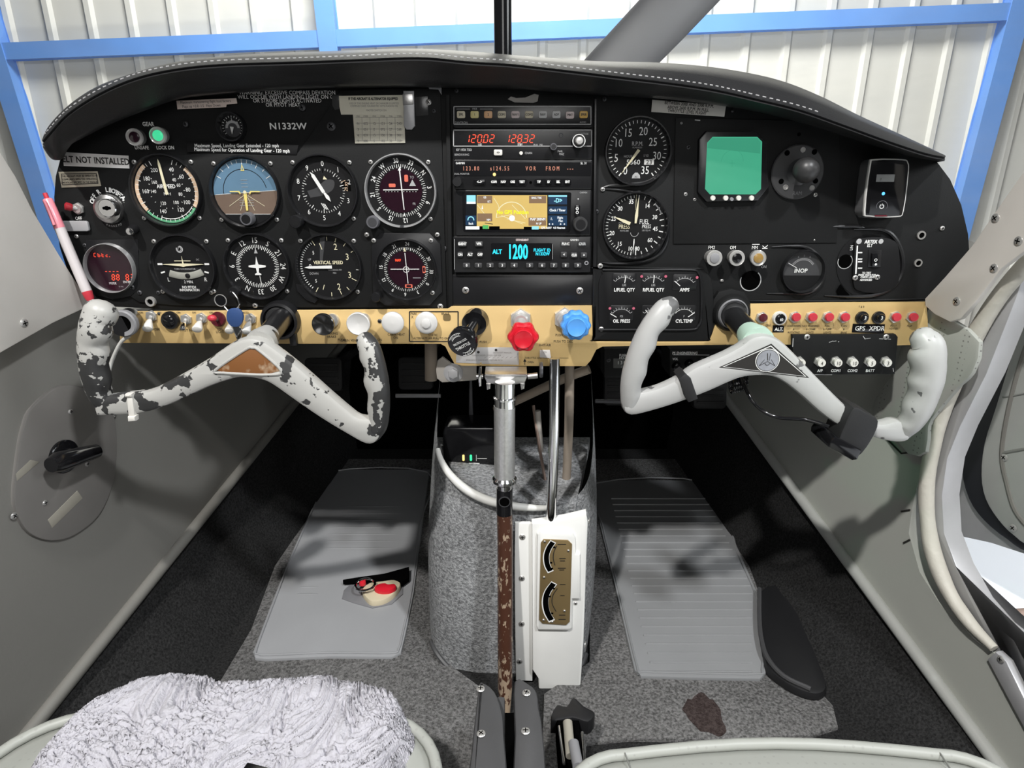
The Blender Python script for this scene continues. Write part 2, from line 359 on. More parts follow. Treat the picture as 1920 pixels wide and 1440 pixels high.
class MB:
    def __init__(s): s.v = []; s.f = []; s.m = []; s.w = []; s.mats = []
    def mi(s, name):
        if name not in s.mats: s.mats.append(name)
        return s.mats.index(name)
    def add(s, vs_, fs, mat, M=None, wear=None):
        o = len(s.v)
        for i, p in enumerate(vs_):
            p = Vector((p[0], p[1], p[2] if len(p) > 2 else 0))
            if M is not None: p = M @ p
            s.v.append(tuple(p)); s.w.append(0.0 if wear is None else (wear[i] if isinstance(wear, (list, tuple)) else wear))
        k = s.mi(mat)
        for f in fs: s.f.append(tuple(o + i for i in f)); s.m.append(k)
        return s
    def poly(s, pts, z, mat, M=None):
        pts = list(pts)
        if area2(pts) < 0: pts = pts[::-1]
        return s.add([(p[0], p[1], z) for p in pts], [tuple(range(len(pts)))], mat, M)
    def line(s, x1, y1, x2, y2, w, z, mat, w2=None):
        a = Vector((x1, y1)); b = Vector((x2, y2)); d = (b - a)
        if d.length < 1e-9: return s
        d.normalize(); n = Vector((-d.y, d.x)); w2 = w if w2 is None else w2
        return s.add([(*(a - n * w / 2), z), (*(b - n * w2 / 2), z), (*(b + n * w2 / 2), z), (*(a + n * w / 2), z)], [(0, 1, 2, 3)], mat)
    def arc(s, cx, cy, r0, r1, a0, a1, z, mat, n=40):
        A = circ(cx, cy, r0, n, a0, a1); B = circ(cx, cy, r1, n, a0, a1); full = abs(a1 - a0) >= 360
        m_ = len(A); vs_ = [(*p, z) for p in A] + [(*p, z) for p in B]
        fs = [(i, m_ + i, m_ + (i + 1) % m_, (i + 1) % m_) for i in range(m_ if full else m_ - 1)]
        fs = [f[::-1] if r1 < r0 else f[::-1][::-1] for f in fs]
        fs = [tuple(reversed(f)) for f in fs]
        return s.add(vs_, fs, mat)
    def prism(s, outline, z0, z1, mat, bev=0.0, M=None, wear=None, back=True, topmat=None):
        o = [tuple(p) for p in outline]
        if area2(o) < 0: o = o[::-1]
        n = len(o); rings = [(o, z0)]
        if bev > 0:
            b = bev if z1 > z0 else -bev
            rings += [(o, z1 - b), (inset(o, bev * 0.3), z1 - b * 0.3), (inset(o, bev), z1)]
        else: rings += [(o, z1)]
        vs_ = [(p[0], p[1], z) for r, z in rings for p in r]
        fs = []
        for k in range(len(rings) - 1):
            for i in range(n):
                j = (i + 1) % n; fs.append((k * n + i, k * n + j, (k + 1) * n + j, (k + 1) * n + i))
        if back: fs.append(tuple(range(n))[::-1])
        if topmat is None:
            fs.append(tuple((len(rings) - 1) * n + i for i in range(n)))
            return s.add(vs_, fs, mat, M, wear)
        s.add(vs_, fs, mat, M, wear)
        return s.add([vs_[(len(rings) - 1) * n + i] for i in range(n)], [tuple(range(n))], topmat, M, wear)
    def box(s, cx, cy, cz, sx, sy, sz, mat, bev=0.0, M=None):
        hx, hy = sx / 2, sy / 2
        return s.prism([(cx - hx, cy - hy), (cx + hx, cy - hy), (cx + hx, cy + hy), (cx - hx, cy + hy)], cz - sz / 2, cz + sz / 2, mat, bev, M)
    def lathe(s, prof, mat, n=40, at=(0, 0, 0), M=None, cap=True, wear=None):
        T = Matrix.Translation(at) if M is None else M @ Matrix.Translation(at)
        vs_ = []; fs = []
        for r, z in prof:
            for i in range(n):
                a = 2 * PI * i / n; vs_.append((r * math.cos(a), r * math.sin(a), z))
        for k in range(len(prof) - 1):
            for i in range(n):
                j = (i + 1) % n; fs.append((k * n + i, k * n + j, (k + 1) * n + j, (k + 1) * n + i))
        if cap:
            if prof[-1][0] > 1e-6: fs.append(tuple((len(prof) - 1) * n + i for i in range(n)))
            if prof[0][0] > 1e-6: fs.append(tuple(range(n))[::-1])
        return s.add(vs_, fs, mat, T, wear)
    def ball(s, c, r, mat, n=20, sc=(1, 1, 1), M=None):
        T = Matrix.Translation(c) @ Matrix.Diagonal((*sc, 1))
        if M is not None: T = M @ T
        prof = [(max(1e-5, r * math.sin(PI * i / n)), -r * math.cos(PI * i / n)) for i in range(n + 1)]
        return s.lathe(prof, mat, n * 2, (0, 0, 0), T, cap=False)
    def tube(s, pts, rad, mat, n=16, sx=1.0, sy=1.0, caps=True, ref=None, wear=None, closed=False):
        P = [Vector(p) for p in pts]; N = len(P)
        if not hasattr(rad, '__len__'): rad = [rad] * N
        if not hasattr(sx, '__len__'): sx = [sx] * N
        vs_ = []; fs = []; ww = []
        up = Vector(ref) if ref is not None else None; prev = None
        for i in range(N):
            if closed: t = (P[(i + 1) % N] - P[i - 1]).normalized()
            else: t = (P[min(i + 1, N - 1)] - P[max(i - 1, 0)]).normalized()
            if up is not None: u = (up - t * up.dot(t)).normalized()
            else:
                if prev is None:
                    a = Vector((0, 0, 1)) if abs(t.z) < 0.8 else Vector((1, 0, 0)); u = (a - t * a.dot(t)).normalized()
                else: u = (prev - t * prev.dot(t)).normalized()
                prev = u
            v = t.cross(u)
            for k in range(n):
                a = 2 * PI * k / n
                vs_.append(tuple(P[i] + u * (rad[i] * sy * math.cos(a)) + v * (rad[i] * sx[i] * math.sin(a))))
                ww.append((wear[i] if hasattr(wear, '__len__') else (wear or 0)))
        for i in range(N if closed else N - 1):
            i2 = (i + 1) % N
            for k in range(n):
                j = (k + 1) % n; fs.append((i * n + k, i * n + j, i2 * n + j, i2 * n + k))
        if caps and not closed:
            fs.append(tuple(range(n))[::-1]); fs.append(tuple((N - 1) * n + k for k in range(n)))
        return s.add(vs_, fs, mat, None, ww)
    def text(s, t, x, y, size, mat, z=0.0004, align='c', rot=0.0, sx=1.0, bold=0.0, track=0.0):
        """flat printed lettering; size = capital height; rot in degrees clockwise"""
        k = size / CAPH; sx = sx * 0.84; wtot = sum(GLY.get(c, GLY[' '])[2] + track for c in t) * k * sx
        cx = -wtot / 2 if align == 'c' else (0 if align == 'l' else -wtot)
        a = -math.radians(rot); ca, sa = math.cos(a), math.sin(a)
        offs = [(0, 0)] if not bold else [(0, 0), (bold, 0), (0, bold), (bold, bold)]
        for c in t:
            g = GLY.get(c, GLY[' '])
            for ox, oy in (offs if g[0] else []):
                vs_ = []
                for (gx, gy) in g[0]:
                    lx = cx + gx * k * sx + ox * size; ly = gy * k - size / 2 + oy * size
                    vs_.append((x + lx * ca - ly * sa, y + lx * sa + ly * ca, z + (ox + oy) * 0.00002))
                s.add(vs_, g[1], mat)
            cx += (g[2] + track) * k * sx
        return s
    def seg7(s, t, x, y, h, mat, z=0.0004, slant=0.12, w=None, gap=1.35, th=0.16):
        """seven segment digits, left aligned at x, centred on y"""
        SEG = {'0': 'abcdef', '1': 'bc', '2': 'abged', '3': 'abgcd', '4': 'fgbc', '5': 'afgcd', '6': 'afgedc', '7': 'abc', '8': 'abcdefg', '9': 'abcdfg', '-': 'g', ' ': '',
               'C': 'afed', 'b': 'fgedc', 't': 'fged', 'c': 'ged', 'E': 'afged', 'A': 'abcefg', 'o': 'gedc', 'd': 'bgedc'}
        w = w or h * 0.55; H = h / 2; q = th * h
        for c in t:
            if c == '.':
                s.poly(circ(x - w * 0.25, y - H, q * 0.7, 8), z, mat); continue
            S = {'a': (0, H, w, H), 'g': (0, 0, w, 0), 'd': (0, -H, w, -H), 'f': (0, 0, 0, H), 'b': (w, 0, w, H), 'e': (0, -H, 0, 0), 'c': (w, -H, w, 0)}
            for k in SEG.get(c, 'abcdefg'):
                a, b, c2, d = S[k]; e = q * 0.55
                dx = (c2 - a); dy = (d - b); L = math.hypot(dx, dy); ux, uy = dx / L * e, dy / L * e
                s.line(x + a + ux + slant * b, y + b + uy, x + c2 - ux + slant * d, y + d - uy, q, z, mat)
            x += w * gap + q * 0.6
        return s
    def tick(s, a, r1, r2, w, z, mat, cx=0, cy=0, w2=None):
        t = math.radians(a); return s.line(cx + r1 * math.sin(t), cy + r1 * math.cos(t), cx + r2 * math.sin(t), cy + r2 * math.cos(t), w, z, mat, w2)
    def num(s, t, a, r, size, z, mat, radial=False, cx=0, cy=0, **k):
        q = math.radians(a); return s.text(t, cx + r * math.sin(q), cy + r * math.cos(q), size, mat, z, rot=a if radial else 0, **k)
    def build(s, name, parent=None, label=None, kind=None, sharp=38):
        me = bpy.data.meshes.new(name)
        if name != 'grass': pass
        org = Vector((0, 0, 0))
        me.from_pydata(s.v, [], s.f)
        for m_ in s.mats: me.materials.append(MATS[m_])
        me.polygons.foreach_set('material_index', s.m)
        me.polygons.foreach_set('use_smooth', [True] * len(s.f))
        if any(s.w):
            at = me.attributes.new('wear', 'FLOAT', 'POINT'); at.data.foreach_set('value', s.w)
        me.update(); me.set_sharp_from_angle(angle=math.radians(sharp))
        o = bpy.data.objects.new(name, me); COL.objects.link(o)
        if parent is not None: o.parent = parent
        if label: o['label'] = label
        if kind: o['kind'] = kind
        return o
def thing(name, label, cat, loc=(0, 0, 0), rot=(0, 0, 0), group=None):
    o = bpy.data.objects.new(name, None); COL.objects.link(o); o.location = loc; o.rotation_euler = rot
    o.empty_display_size = 0.02; o['label'] = label; o['category'] = cat
    if group: o['group'] = group
    return o
def tag(o, label, cat, group=None):
    o['label'] = label; o['category'] = cat
    if group: o['group'] = group
    return o
def solo(mb, name, label, cat, group=None):     # a thing of one mesh, origin moved to its middle
    c = sum((Vector(v) for v in mb.v), Vector()) / len(mb.v)
    mb.v = [tuple(Vector(v) - c) for v in mb.v]
    o = mb.build(name); o.location = c; return tag(o, label, cat, group)
def struct(mb, name, **k): return mb.build(name, kind='structure', **k)
def kids(r): return [o for o in COL.objects if o.parent == r]
def dup(root, loc, label=None, group=None):
    r = root.copy(); COL.objects.link(r); r.location = loc
    if label: r['label'] = label
    if group: r['group'] = group
    def rec(a, b):
        for ch in kids(a):
            c = ch.copy(); COL.objects.link(c); c.parent = b; rec(ch, c)
    rec(root, r); return r
class PT:
    """a thing on the instrument panel: local x right, y up, z towards the pilot"""
    def __init__(s, name, label, cat, px, py, group=None, h=0.0):
        p = onY(px, py, D - h); s.X, s.Z, s.h, s.py = p.x, p.z, h, py
        s.root = thing(name, label, cat, (p.x, D - h, p.z), (PI / 2, 0, 0), group)
        s.k = K(py, h)
    def l(s, px, py, h=0.0):
        p = onY(px, py, D - s.h - h); return (p.x - s.X, p.z - s.Z)
    def R(s, r): return r * s.k
    def ol(s, pts, h=0.0): return [s.l(x, y, h) for x, y in pts]
def screw_mb(r=0.0026, mat='screw_steel', slot=True, h=0.0016, cross=True, at=(0, 0, 0), M=None):
    b = MB(); b.lathe([(r, 0), (r, h * 0.35), (r * 0.85, h * 0.75), (r * 0.5, h), (1e-5, h * 1.05)], mat, 14, at, M, cap=False)
    if slot:
        a = random.uniform(0, 3); M2 = (M or Matrix()) @ Matrix.Translation(at)
        for k in range(2 if cross else 1):
            R_ = Matrix.Rotation(a + k * PI / 2, 4, 'Z')
            b.add([(-r * .6, -r * .12, h * 1.08), (r * .6, -r * .12, h * 1.08), (r * .6, r * .12, h * 1.08), (-r * .6, r * .12, h * 1.08)], [(0, 1, 2, 3)], 'deep_black', M2 @ R_)
    return b
SCR = {}
def screw(parent, x, y, z=0.0, r=0.0026, mat='screw_steel', name='screw'):
    k = (r, mat, name)
    if k not in SCR:
        o = screw_mb(r, mat).build(name, parent); SCR[k] = o
    else:
        o = SCR[k].copy(); COL.objects.link(o); o.parent = parent
    o.location = (x, y, z); o.rotation_euler = (0, 0, random.uniform(0, 3)); return o

# ================================================================ THE SETTING
class Plane:
    def __init__(s, p0, n, up=(0, 0, 1)):
        s.p0 = Vector(p0); s.n = Vector(n).normalized()
        u = Vector(up); s.e2 = (u - s.n * u.dot(s.n)).normalized(); s.e1 = s.e2.cross(s.n)
        s.M = Matrix(((s.e1.x, s.e2.x, s.n.x, s.p0.x), (s.e1.y, s.e2.y, s.n.y, s.p0.y), (s.e1.z, s.e2.z, s.n.z, s.p0.z), (0, 0, 0, 1)))
    def p3(s, px, py, h=0.0): return onPl(px, py, s.p0 + s.n * h, s.n)
    def p2(s, px, py, h=0.0):
        q = s.p3(px, py, h) - s.p0; return (q.dot(s.e1), q.dot(s.e2))
    def w2(s, P):
        q = Vector(P) - s.p0; return (q.dot(s.e1), q.dot(s.e2))
    def ol(s, pts, h=0.0): return [s.p2(x, y, h) for x, y in pts]
WL = Plane((-0.68, 0, 0), (1, -0.2, 0))
WR = Plane((0.68, 0, 0), (-1, -0.2, 0))
FL = Plane((0, 0, 0), (0, 0, 1), (0, 1, 0))
def sm(pts, n=5):
    if len(pts) > 2 and math.hypot(pts[0][0] - pts[-1][0], pts[0][1] - pts[-1][1]) < 1e-9:
        c_ = [tuple(p) for p in catmull([Vector((x, y)) for x, y in pts[:-1]], n, True)]; return c_ + [c_[0]]
    return [tuple(p) for p in catmull([Vector((x, y)) for x, y in pts], n)]

# --- hangar wall: ribbed sheet with blue steel
HY = 5.6
b = MB(); xs = []; x = -7.0; pitch = 0.318
while x < 7.5:
    for dx, d in ((0, 0), (0.20, 0), (0.222, -0.028), (0.262, -0.028), (0.284, 0)): xs.append((x + dx, HY + d))
    x += pitch
vs_ = [(a, y, z) for z in (-1.4, 4.5) for a, y in xs]; n = len(xs)
b.add(vs_, [(i + 1, i, n + i, n + i + 1) for i in range(n - 1)], 'hangar_sheet')
struct(b, 'wall_front')
def beam(name, pts, wpx, dep=0.10):
    A = onY(*pts[0], HY - 0.08); B = onY(*pts[1], HY - 0.08); d = (B - A); L = d.length
    b = MB(); w = wpx * onY(960, pts[0][1], HY).y / F
    Y_ = Vector((0, 1, 0)); e = d.normalized(); s_ = e.cross(Y_).normalized()
    M = Matrix(((e.x, s_.x, 0, A.x), (e.y, s_.y, 1, A.y), (e.z, s_.z, 0, A.z), (0, 0, 0, 1)))
    # I-shaped girt: two flanges and a web
    for z0, z1, hw in ((-dep * 0.5, -dep * 0.42, w / 2), (dep * 0.42, dep * 0.5, w / 2), (-dep * 0.42, dep * 0.42, w * 0.42)):
        b.prism([(0, -hw), (L, -hw), (L, hw), (0, hw)], z0, z1, 'beam_blue', 0, M)
    struct(b, name)
beam('trim_1', ((-800, 130), (2700, -8)), 25)
beam('trim_2', ((565, -400), (675, 600)), 30, 0.12)
beam('trim_3', ((2015, -400), (1739, 640)), 34, 0.12)
beam('trim_4', ((-155, -400), (167, 640)), 30, 0.12)

# --- windshield
b = MB(); vs_ = []; NS, NA = 14, 40
for i in range(NS + 1):
    t = i / NS; Y = 1.42 - 0.98 * t; a = 0.50 + 0.17 * math.sin(t * PI / 2); hh = 0.20 + 0.46 * math.sin(t * PI / 2) ** 1.0
    for k in range(NA + 1):
        ph = PI * k / NA; c, s_ = math.cos(ph), math.sin(ph)
        vs_.append((a * math.copysign(abs(c) ** 0.8, c), Y, 0.60 + hh * s_ ** 0.8))
fs = [(i * (NA + 1) + k, i * (NA + 1) + k + 1, (i + 1) * (NA + 1) + k + 1, (i + 1) * (NA + 1) + k) for i in range(NS) for k in range(NA)]
b.add(vs_, fs, 'windshield'); struct(b, 'window_1')

# --- cabin floor, firewall, kick panels, side walls
b = MB(); b.box(0, 0.75, -0.01, 1.5, 1.7, 0.02, 'wall_carpet'); struct(b, 'floor')
b = MB(); b.box(0, 1.53, 0.37, 1.2, 0.03, 0.74, 'deep_black'); struct(b, 'wall_firewall')
def line3(a, c, Y): t = (Y - a.y) / (c.y - a.y); return a + (c - a) * t
def side(PL, pipe, sgn, mat_, name, outline_top, wallname):
    A, B = PL.p3(*pipe[0]), PL.p3(*pipe[1]); far = line3(A, B, 1.52); near = line3(A, B, 0.30)
    up = [PL.w2(far), PL.w2(near)] + outline_top
    b = MB(); b.prism(up, -0.03, 0.0, mat_, 0, PL.M); struct(b, wallname)
    # kick panel sloping in to the floor
    b = MB(); xi = -sgn
    k0 = Vector((near.x - sgn * 0.02 * 0, near.y, near.z)); f0 = Vector((sgn * 0.47, 0.28, 0.0)); f1 = Vector((sgn * 0.40, 1.52, 0.0))
    vs_ = []; N = 12
    for i in range(N + 1):
        t = i / N; p = near.lerp(far, t); q = f0.lerp(f1, t)
        for j in range(5):
            u = j / 4; r = p.lerp(q, u); r.x += sgn * 0.02 * math.sin(PI * u); vs_.append(tuple(r))
    b.add(vs_, [(i * 5 + j, i * 5 + j + 1, (i + 1) * 5 + j + 1, (i + 1) * 5 + j) for i in range(N) for j in range(4)], 'wall_carpet')
    struct(b, 'baseboard_' + name)
    b = MB(); off = PL.n * 0.004
    b.tube([near.lerp(far, i / 20) + off for i in range(21)], 0.0085, 'wall_piping' if sgn < 0 else 'door_vinyl', 12, 1.0, 1.0)
    return struct(b, 'trim_5' if sgn < 0 else 'trim_6')
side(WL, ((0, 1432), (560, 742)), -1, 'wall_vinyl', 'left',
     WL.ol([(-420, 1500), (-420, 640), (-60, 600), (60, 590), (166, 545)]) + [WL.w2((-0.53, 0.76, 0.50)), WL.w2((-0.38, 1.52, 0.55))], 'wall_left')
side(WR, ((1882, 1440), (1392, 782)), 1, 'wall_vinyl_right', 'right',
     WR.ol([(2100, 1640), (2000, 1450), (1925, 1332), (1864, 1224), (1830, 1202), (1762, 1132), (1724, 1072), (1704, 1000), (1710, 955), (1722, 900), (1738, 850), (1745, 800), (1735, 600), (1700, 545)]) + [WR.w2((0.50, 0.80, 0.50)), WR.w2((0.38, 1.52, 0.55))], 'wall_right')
# seams of the right hand upholstery
b = MB()
for pts in (((1706, 956), (1690, 959)), ((1706, 1012), (1694, 1018)), ((1735, 845), (1690, 850), (1640, 800))):
    b.tube([WR.p3(x, y, 0.001) for x, y in pts], 0.0012, 'ink_black', 6)
struct(b, 'trim_7')
b = MB()   # wing root outside the door
b.prism([(0.70, -0.6), (3.2, -0.6), (3.2, 1.6), (0.56, 1.6), (0.60, 0.8)], 0.02, 0.10, 'ground_white', 0.01)
wg = solo(b, 'aircraft_wing', 'smooth white wing surface seen through the open door', 'wing')
b = MB(); b.box(0, 3, -0.95, 16, 10, 0.1, 'mid_grey'); struct(b, 'ground')

# --- floor carpets, mats
def flat_on(PL, pts, h0, h1, mat_, name, bev=0.0, smooth=0, **k):
    o = PL.ol(pts, h1)
    if smooth: o = sm(o + [o[0]], smooth)[:-1]
    b = MB(); b.prism(o, h0, h1, mat_, bev, PL.M); return b
o = flat_on(FL, [(395, 1305), (470, 1180), (590, 860), (815, 860), (812, 1190), (850, 1250), (905, 1290), (885, 1420), (840, 1600), (300, 1600), (300, 1400)], 0.0, 0.006, 'carpet', 'c', 0.002)
solo(o, 'floor_carpet', 'grey floor carpet around the left smooth mat', 'carpet')
o = flat_on(FL, [(1010, 1600), (1020, 1300), (1105, 1240), (1108, 860), (1330, 860), (1420, 1100), (1452, 1225), (1470, 1280), (1540, 1298), (1562, 1322), (1572, 1362), (1520, 1378), (1330, 1386), (1180, 1384), (1100, 1392), (1080, 1600)], 0.0, 0.006, 'carpet', 'c', 0.002)
st = FL.p2(1322, 1335, 0.0065)
o.poly([(st[0] + (0.026 + 0.011 * noise.noise(Vector((math.cos(a) * 1.7, math.sin(a) * 1.7, 0)))) * math.cos(a), st[1] + (0.030 + 0.016 * noise.noise(Vector((math.cos(a) * 1.7, math.sin(a) * 1.7, 3)))) * math.sin(a)) for a in [2 * PI * k / 48 for k in range(48)]], 0.0066, 'carpet_stain')
solo(o, 'floor_carpet', 'grey floor carpet with brown stain around the ribbed right mat', 'carpet')
r = thing('floor_mat', 'smooth light grey vinyl floor mat torn open at the fuel valve', 'floor mat', tuple(FL.p3(620, 1150, 0)))
def rel(mb, root):   # world coordinates -> root local
    inv = Matrix.Translation(-Vector(root.location)); mb.v = [tuple(inv @ Vector(v)) for v in mb.v]; return mb
LM = [(474, 1222), (478, 1233), (500, 1235), (620, 1230), (735, 1231), (752, 1222), (760, 1190), (776, 1110), (792, 980), (806, 880), (615, 880), (590, 940), (545, 1040), (505, 1140)]
b = flat_on(FL, LM, 0.006, 0.011, 'mat_vinyl', 'm', 0.002, 0)
# shallow waves in the vinyl
rel(b, r).build('mat_sheet', r)
b = MB(); c3 = [FL.p3(x, y, 0.0115) for x, y in LM]; cc = sum(c3, Vector()) / len(c3)
b.tube(catmull([p.lerp(cc, 0.035) + Vector((0, 0, 0.0006)) for p in c3], 4, True), 0.0016, 'mat_vinyl', 8, closed=True)
rel(b, r).build('raised_edge', r)
b = MB()
for i in range(9):
    y = 950 + i * 13 + (i > 6) * 60; xl = 600 - (y - 930) * 0.40; xr = 776 - (y - 1060) * 0.17
    if 1060 < y < 1170: xr = 640 - 18
    pts = [FL.p3(xl + 25 + (xr - xl - 45) * k / 6, y, 0.0104) for k in range(7)]
    b.tube(pts, [0.001, .0024, .003, .003, .003, .0024, .001], 'mat_vinyl', 10, sy=0.35, ref=(0, 0, 1))
rel(b, r).build('ridges', r, kind='stuff')
r = thing('floor_mat', 'grey vinyl floor mat with cross ribs on the right side', 'floor mat', tuple(FL.p3(1290, 1150, 0)))
RM = [(1190, 1256), (1202, 1267), (1300, 1270), (1425, 1272), (1436, 1262), (1438, 1200), (1424, 1120), (1385, 1030), (1330, 900), (1112, 900), (1124, 980), (1156, 1110)]
b = flat_on(FL, RM, 0.006, 0.011, 'mat_vinyl_right', 'm', 0.002); rel(b, r).build('mat_sheet', r)
b = MB(); c3 = [FL.p3(x, y, 0.0115) for x, y in RM]; cc = sum(c3, Vector()) / len(c3)
b.tube(catmull([p.lerp(cc, 0.04) for p in c3], 4, True), 0.0018, 'mat_vinyl_right', 8, closed=True)
rel(b, r).build('raised_edge', r)
b = MB(); y = 935.0; i = 0
while y < 1262:
    xl = 1112 + (y - 900) * 0.235 + 26; xr = min(1330 + (y - 900) * 0.5, 1432) - 22
    b.tube([FL.p3(xl + (xr - xl) * k / 4, y, 0.0112) for k in range(5)], 0.0016, 'mat_vinyl_right', 8)
    y += 11 + (y - 935) * 0.022; i += 1
rel(b, r).build('rib', r, kind='stuff')
# dark vinyl flap beside the right mat
b = flat_on(FL, [(1424, 1108), (1470, 1100), (1515, 1190), (1545, 1260), (1550, 1290), (1530, 1300), (1490, 1288), (1450, 1262), (1434, 1240), (1426, 1180)], 0.008, 0.020, 'flap_black', 'f', 0.006, 3)
o3 = catmull([FL.p3(x, y, 0.022) for x, y in ((1424, 1104), (1424, 1160), (1428, 1200), (1440, 1235), (1470, 1268), (1520, 1292))], 4); b.tube(o3, 0.0035, 'boot_vinyl', 8)
solo(b, 'vinyl_flap', 'curled dark vinyl flap between ribbed mat and right kick panel', 'flap')

# ================================================================ FUEL SELECTOR, CONSOLE, BAR
FZ = lambda x, y: (0 + x * 0.4479, 900 + y * 0.4479)     # zoom of the left footwell
p = FL.p3(700, 1115, 0.011); r = thing('fuel_selector_valve', 'fuel selector with red handle and steel ring showing through torn mat', 'valve', tuple(p))
k = 0.00078
b = MB(); b.prism([(-0.052, 0.010), (-0.046, 0.024), (-0.02, 0.032), (0.02, 0.040), (0.045, 0.030), (0.050, 0.0), (0.036, -0.026), (0.006, -0.036), (-0.03, -0.022), (-0.05, -0.012)], 0.0, 0.002, 'valve_grey', 0.0005); b.build('recess_plate', r)
b = MB(); b.prism(sm([(-0.018, 0.0), (-0.008, 0.018), (0.012, 0.022), (0.03, 0.026), (0.044, 0.016), (0.04, -0.006), (0.026, -0.026), (0.006, -0.032), (-0.008, -0.020), (-0.018, 0.0)])[:-1], 0.002, 0.012, 'valve_cream', 0.003); b.build('valve_body', r)
b = MB(); b.prism(sm([(0.004, -0.006), (0.01, 0.004), (0.02, 0.006), (0.026, 0.003), (0.036, 0.004), (0.040, -0.004), (0.030, -0.014), (0.014, -0.014), (0.004, -0.006)])[:-1], 0.012, 0.020, 'red_plastic', 0.003)
b.prism(circ(-0.020, 0.012, 0.006, 12), 0.012, 0.019, 'red_plastic', 0.002); b.build('handle', r)
b = MB(); b.tube([(-0.012 + 0.016 * math.cos(a), -0.001 + 0.016 * math.sin(a), 0.021) for a in [2 * PI * i / 28 for i in range(28)]], 0.0020, 'chrome', 8, closed=True); b.build('ring', r)
b = MB(); b.prism([(-0.056, 0.022), (-0.03, 0.030), (0.012, 0.040), (0.052, 0.060), (0.056, 0.030), (0.046, 0.016), (0.03, 0.026), (0.0, 0.030), (-0.03, 0.024)], 0.004, 0.014, 'deep_black', 0.001)
b.build('torn_flap', r)

# ---- console (carpeted tunnel front)
CY = 0.745
def con(px, py, Y=CY): return onY(px, py, Y)
r = thing('center_console', 'grey carpeted centre tunnel with open top and white piping', 'console', (0, CY, 0.0)); CONS = r
# front wall with rounded vertical edges, U-shaped rim rising to both sides
rim = [(826, 700, .90), (822, 760, .86), (820, 830, .81), (832, 872, .78), (862, 908, .76), (900, 932, .748), (945, 946, .745), (1000, 952, .745), (1040, 950, .748), (1075, 935, .76), (1100, 905, .78), (1110, 860, .82), (1112, 800, .86), (1108, 700, .90)]
rim3 = catmull([onY(x, y, Y) for x, y, Y in rim], 4)
foot = [(810, 1190, .86), (808, 1195, .83), (810, 1200, .79), (820, 1222, .77), (842, 1248, .755), (874, 1272, .748), (915, 1288, .745), (980, 1292, .745), (1030, 1290, .745), (1062, 1275, .748), (1086, 1250, .76), (1098, 1222, .78), (1104, 1190, .83), (1104, 1180, .86)]
foot3 = catmull([onY(x, y, Y) for x, y, Y in foot], 4)
b = MB(); N = len(rim3); J = 14; vs_ = []
for i in range(N):
    A, B = rim3[i], foot3[i]
    for j in range(J + 1):
        t = j / J; p = A.lerp(B, t); side_ = (i / (N - 1) - 0.5) * 2
        bulge = 0.010 * math.sin(PI * t); p.x += bulge * side_; p.y -= bulge * 0.8 * (1 - abs(side_))
        d = noise.noise(p * 60) * 0.0012 + noise.noise(p * 12) * 0.002; p.y += d; vs_.append(tuple(p - Vector((0, CY, 0))))
b.add(vs_, [(i * (J + 1) + j, i * (J + 1) + j + 1, (i + 1) * (J + 1) + j + 1, (i + 1) * (J + 1) + j) for i in range(N - 1) for j in range(J)], 'console_carpet')
b.build('carpet_cover', r, sharp=80)
b = MB(); sel = [i for i in range(N) if 9 <= i <= 31]
b.tube([rim3[i] + Vector((0, -0.004, 0.002)) - Vector((0, CY, 0)) for i in sel], [0.0030 + 0.0030 * math.sin(PI * (k + 1) / (len(sel) + 1)) for k in range(len(sel))], 'white_piping', 12); b.build('piping', r)
# inside of the tunnel
b = MB(); A = [onY(820, 840, .95), onY(1105, 850, .95), onY(1080, 946, .755), onY(870, 930, .755)]
q = [Vector(p) - Vector((0, CY, 0)) for p in A]; q[0].z = q[1].z = q[2].z + 0.012
b.add([tuple(p) for p in q] + [tuple(p - Vector((0, 0, .02))) for p in q], [(0, 1, 2, 3), (3, 2, 6, 7), (0, 3, 7, 4), (1, 0, 4, 5), (2, 1, 5, 6), (7, 6, 5, 4)], 'console_carpet'); b.build('tunnel_floor', r)
b = MB(); b.box(-0.002, 0.30, 0.40, 0.21, 0.02, 0.30, 'deep_black'); b.build('dark_backing', r)  # black backing sheet, puts the shade inside the tunnel into its colour
b = MB(); b.tube(catmull([p - Vector((0, CY, 0)) + Vector((0, -0.004, 0)) for p in foot3[8:-8:3]], 3), 0.004, 'boot_vinyl', 8); b.build('edge_trim', r)

# ---- charger with two status lights inside the tunnel
r = thing('power_unit', 'small black unit with orange and green lights in the tunnel', 'power unit', tuple(onY(885, 858, .86)), (PI / 2, 0, 0))
b = MB(); b.prism(rrect(0, 0.012, 0.085, 0.072, 0.012), -0.05, 0.0, 'gloss_black', 0.004); b.build('case', r)
kk = K(857, -0.095)
for dx, m_ in ((-16, 'led_amber'), (-2, 'led_green')):
    b = MB(); b.prism(rrect(dx * kk, 0, 0.0032, 0.0095, 0.0015, 3), 0, 0.0015, m_); b.build('status_light', r, 'glowing orange light' if dx < -5 else 'glowing green light')
b = MB(); b.line(0.008, -0.001, 0.022, -0.001, 0.001, 0.0012, 'ink_white'); b.line(0.0065, 0.005, 0.0065, -0.005, 0.0006, 0.0012, 'ink_white')
for dx in (-16, -2): b.line(dx * kk - .003, -0.0085, dx * kk + .003, -0.0085, 0.0008, 0.0012, 'ink_white')
b.line(0.002, -0.0085, 0.011, -0.009, 0.0014, 0.0012, 'ink_white'); b.build('lettering', r)
r = thing('lever', 'thin dark lever with round end standing in the tunnel shadow', 'lever', tuple(onY(884, 812, .93)))
b = MB(); b.tube([(0, 0, 0), (0, 0, 0.05), (0.0, 0.01, 0.09)], [0.004, 0.003, 0.002], 'grey_plastic', 10); b.build('stem', r)
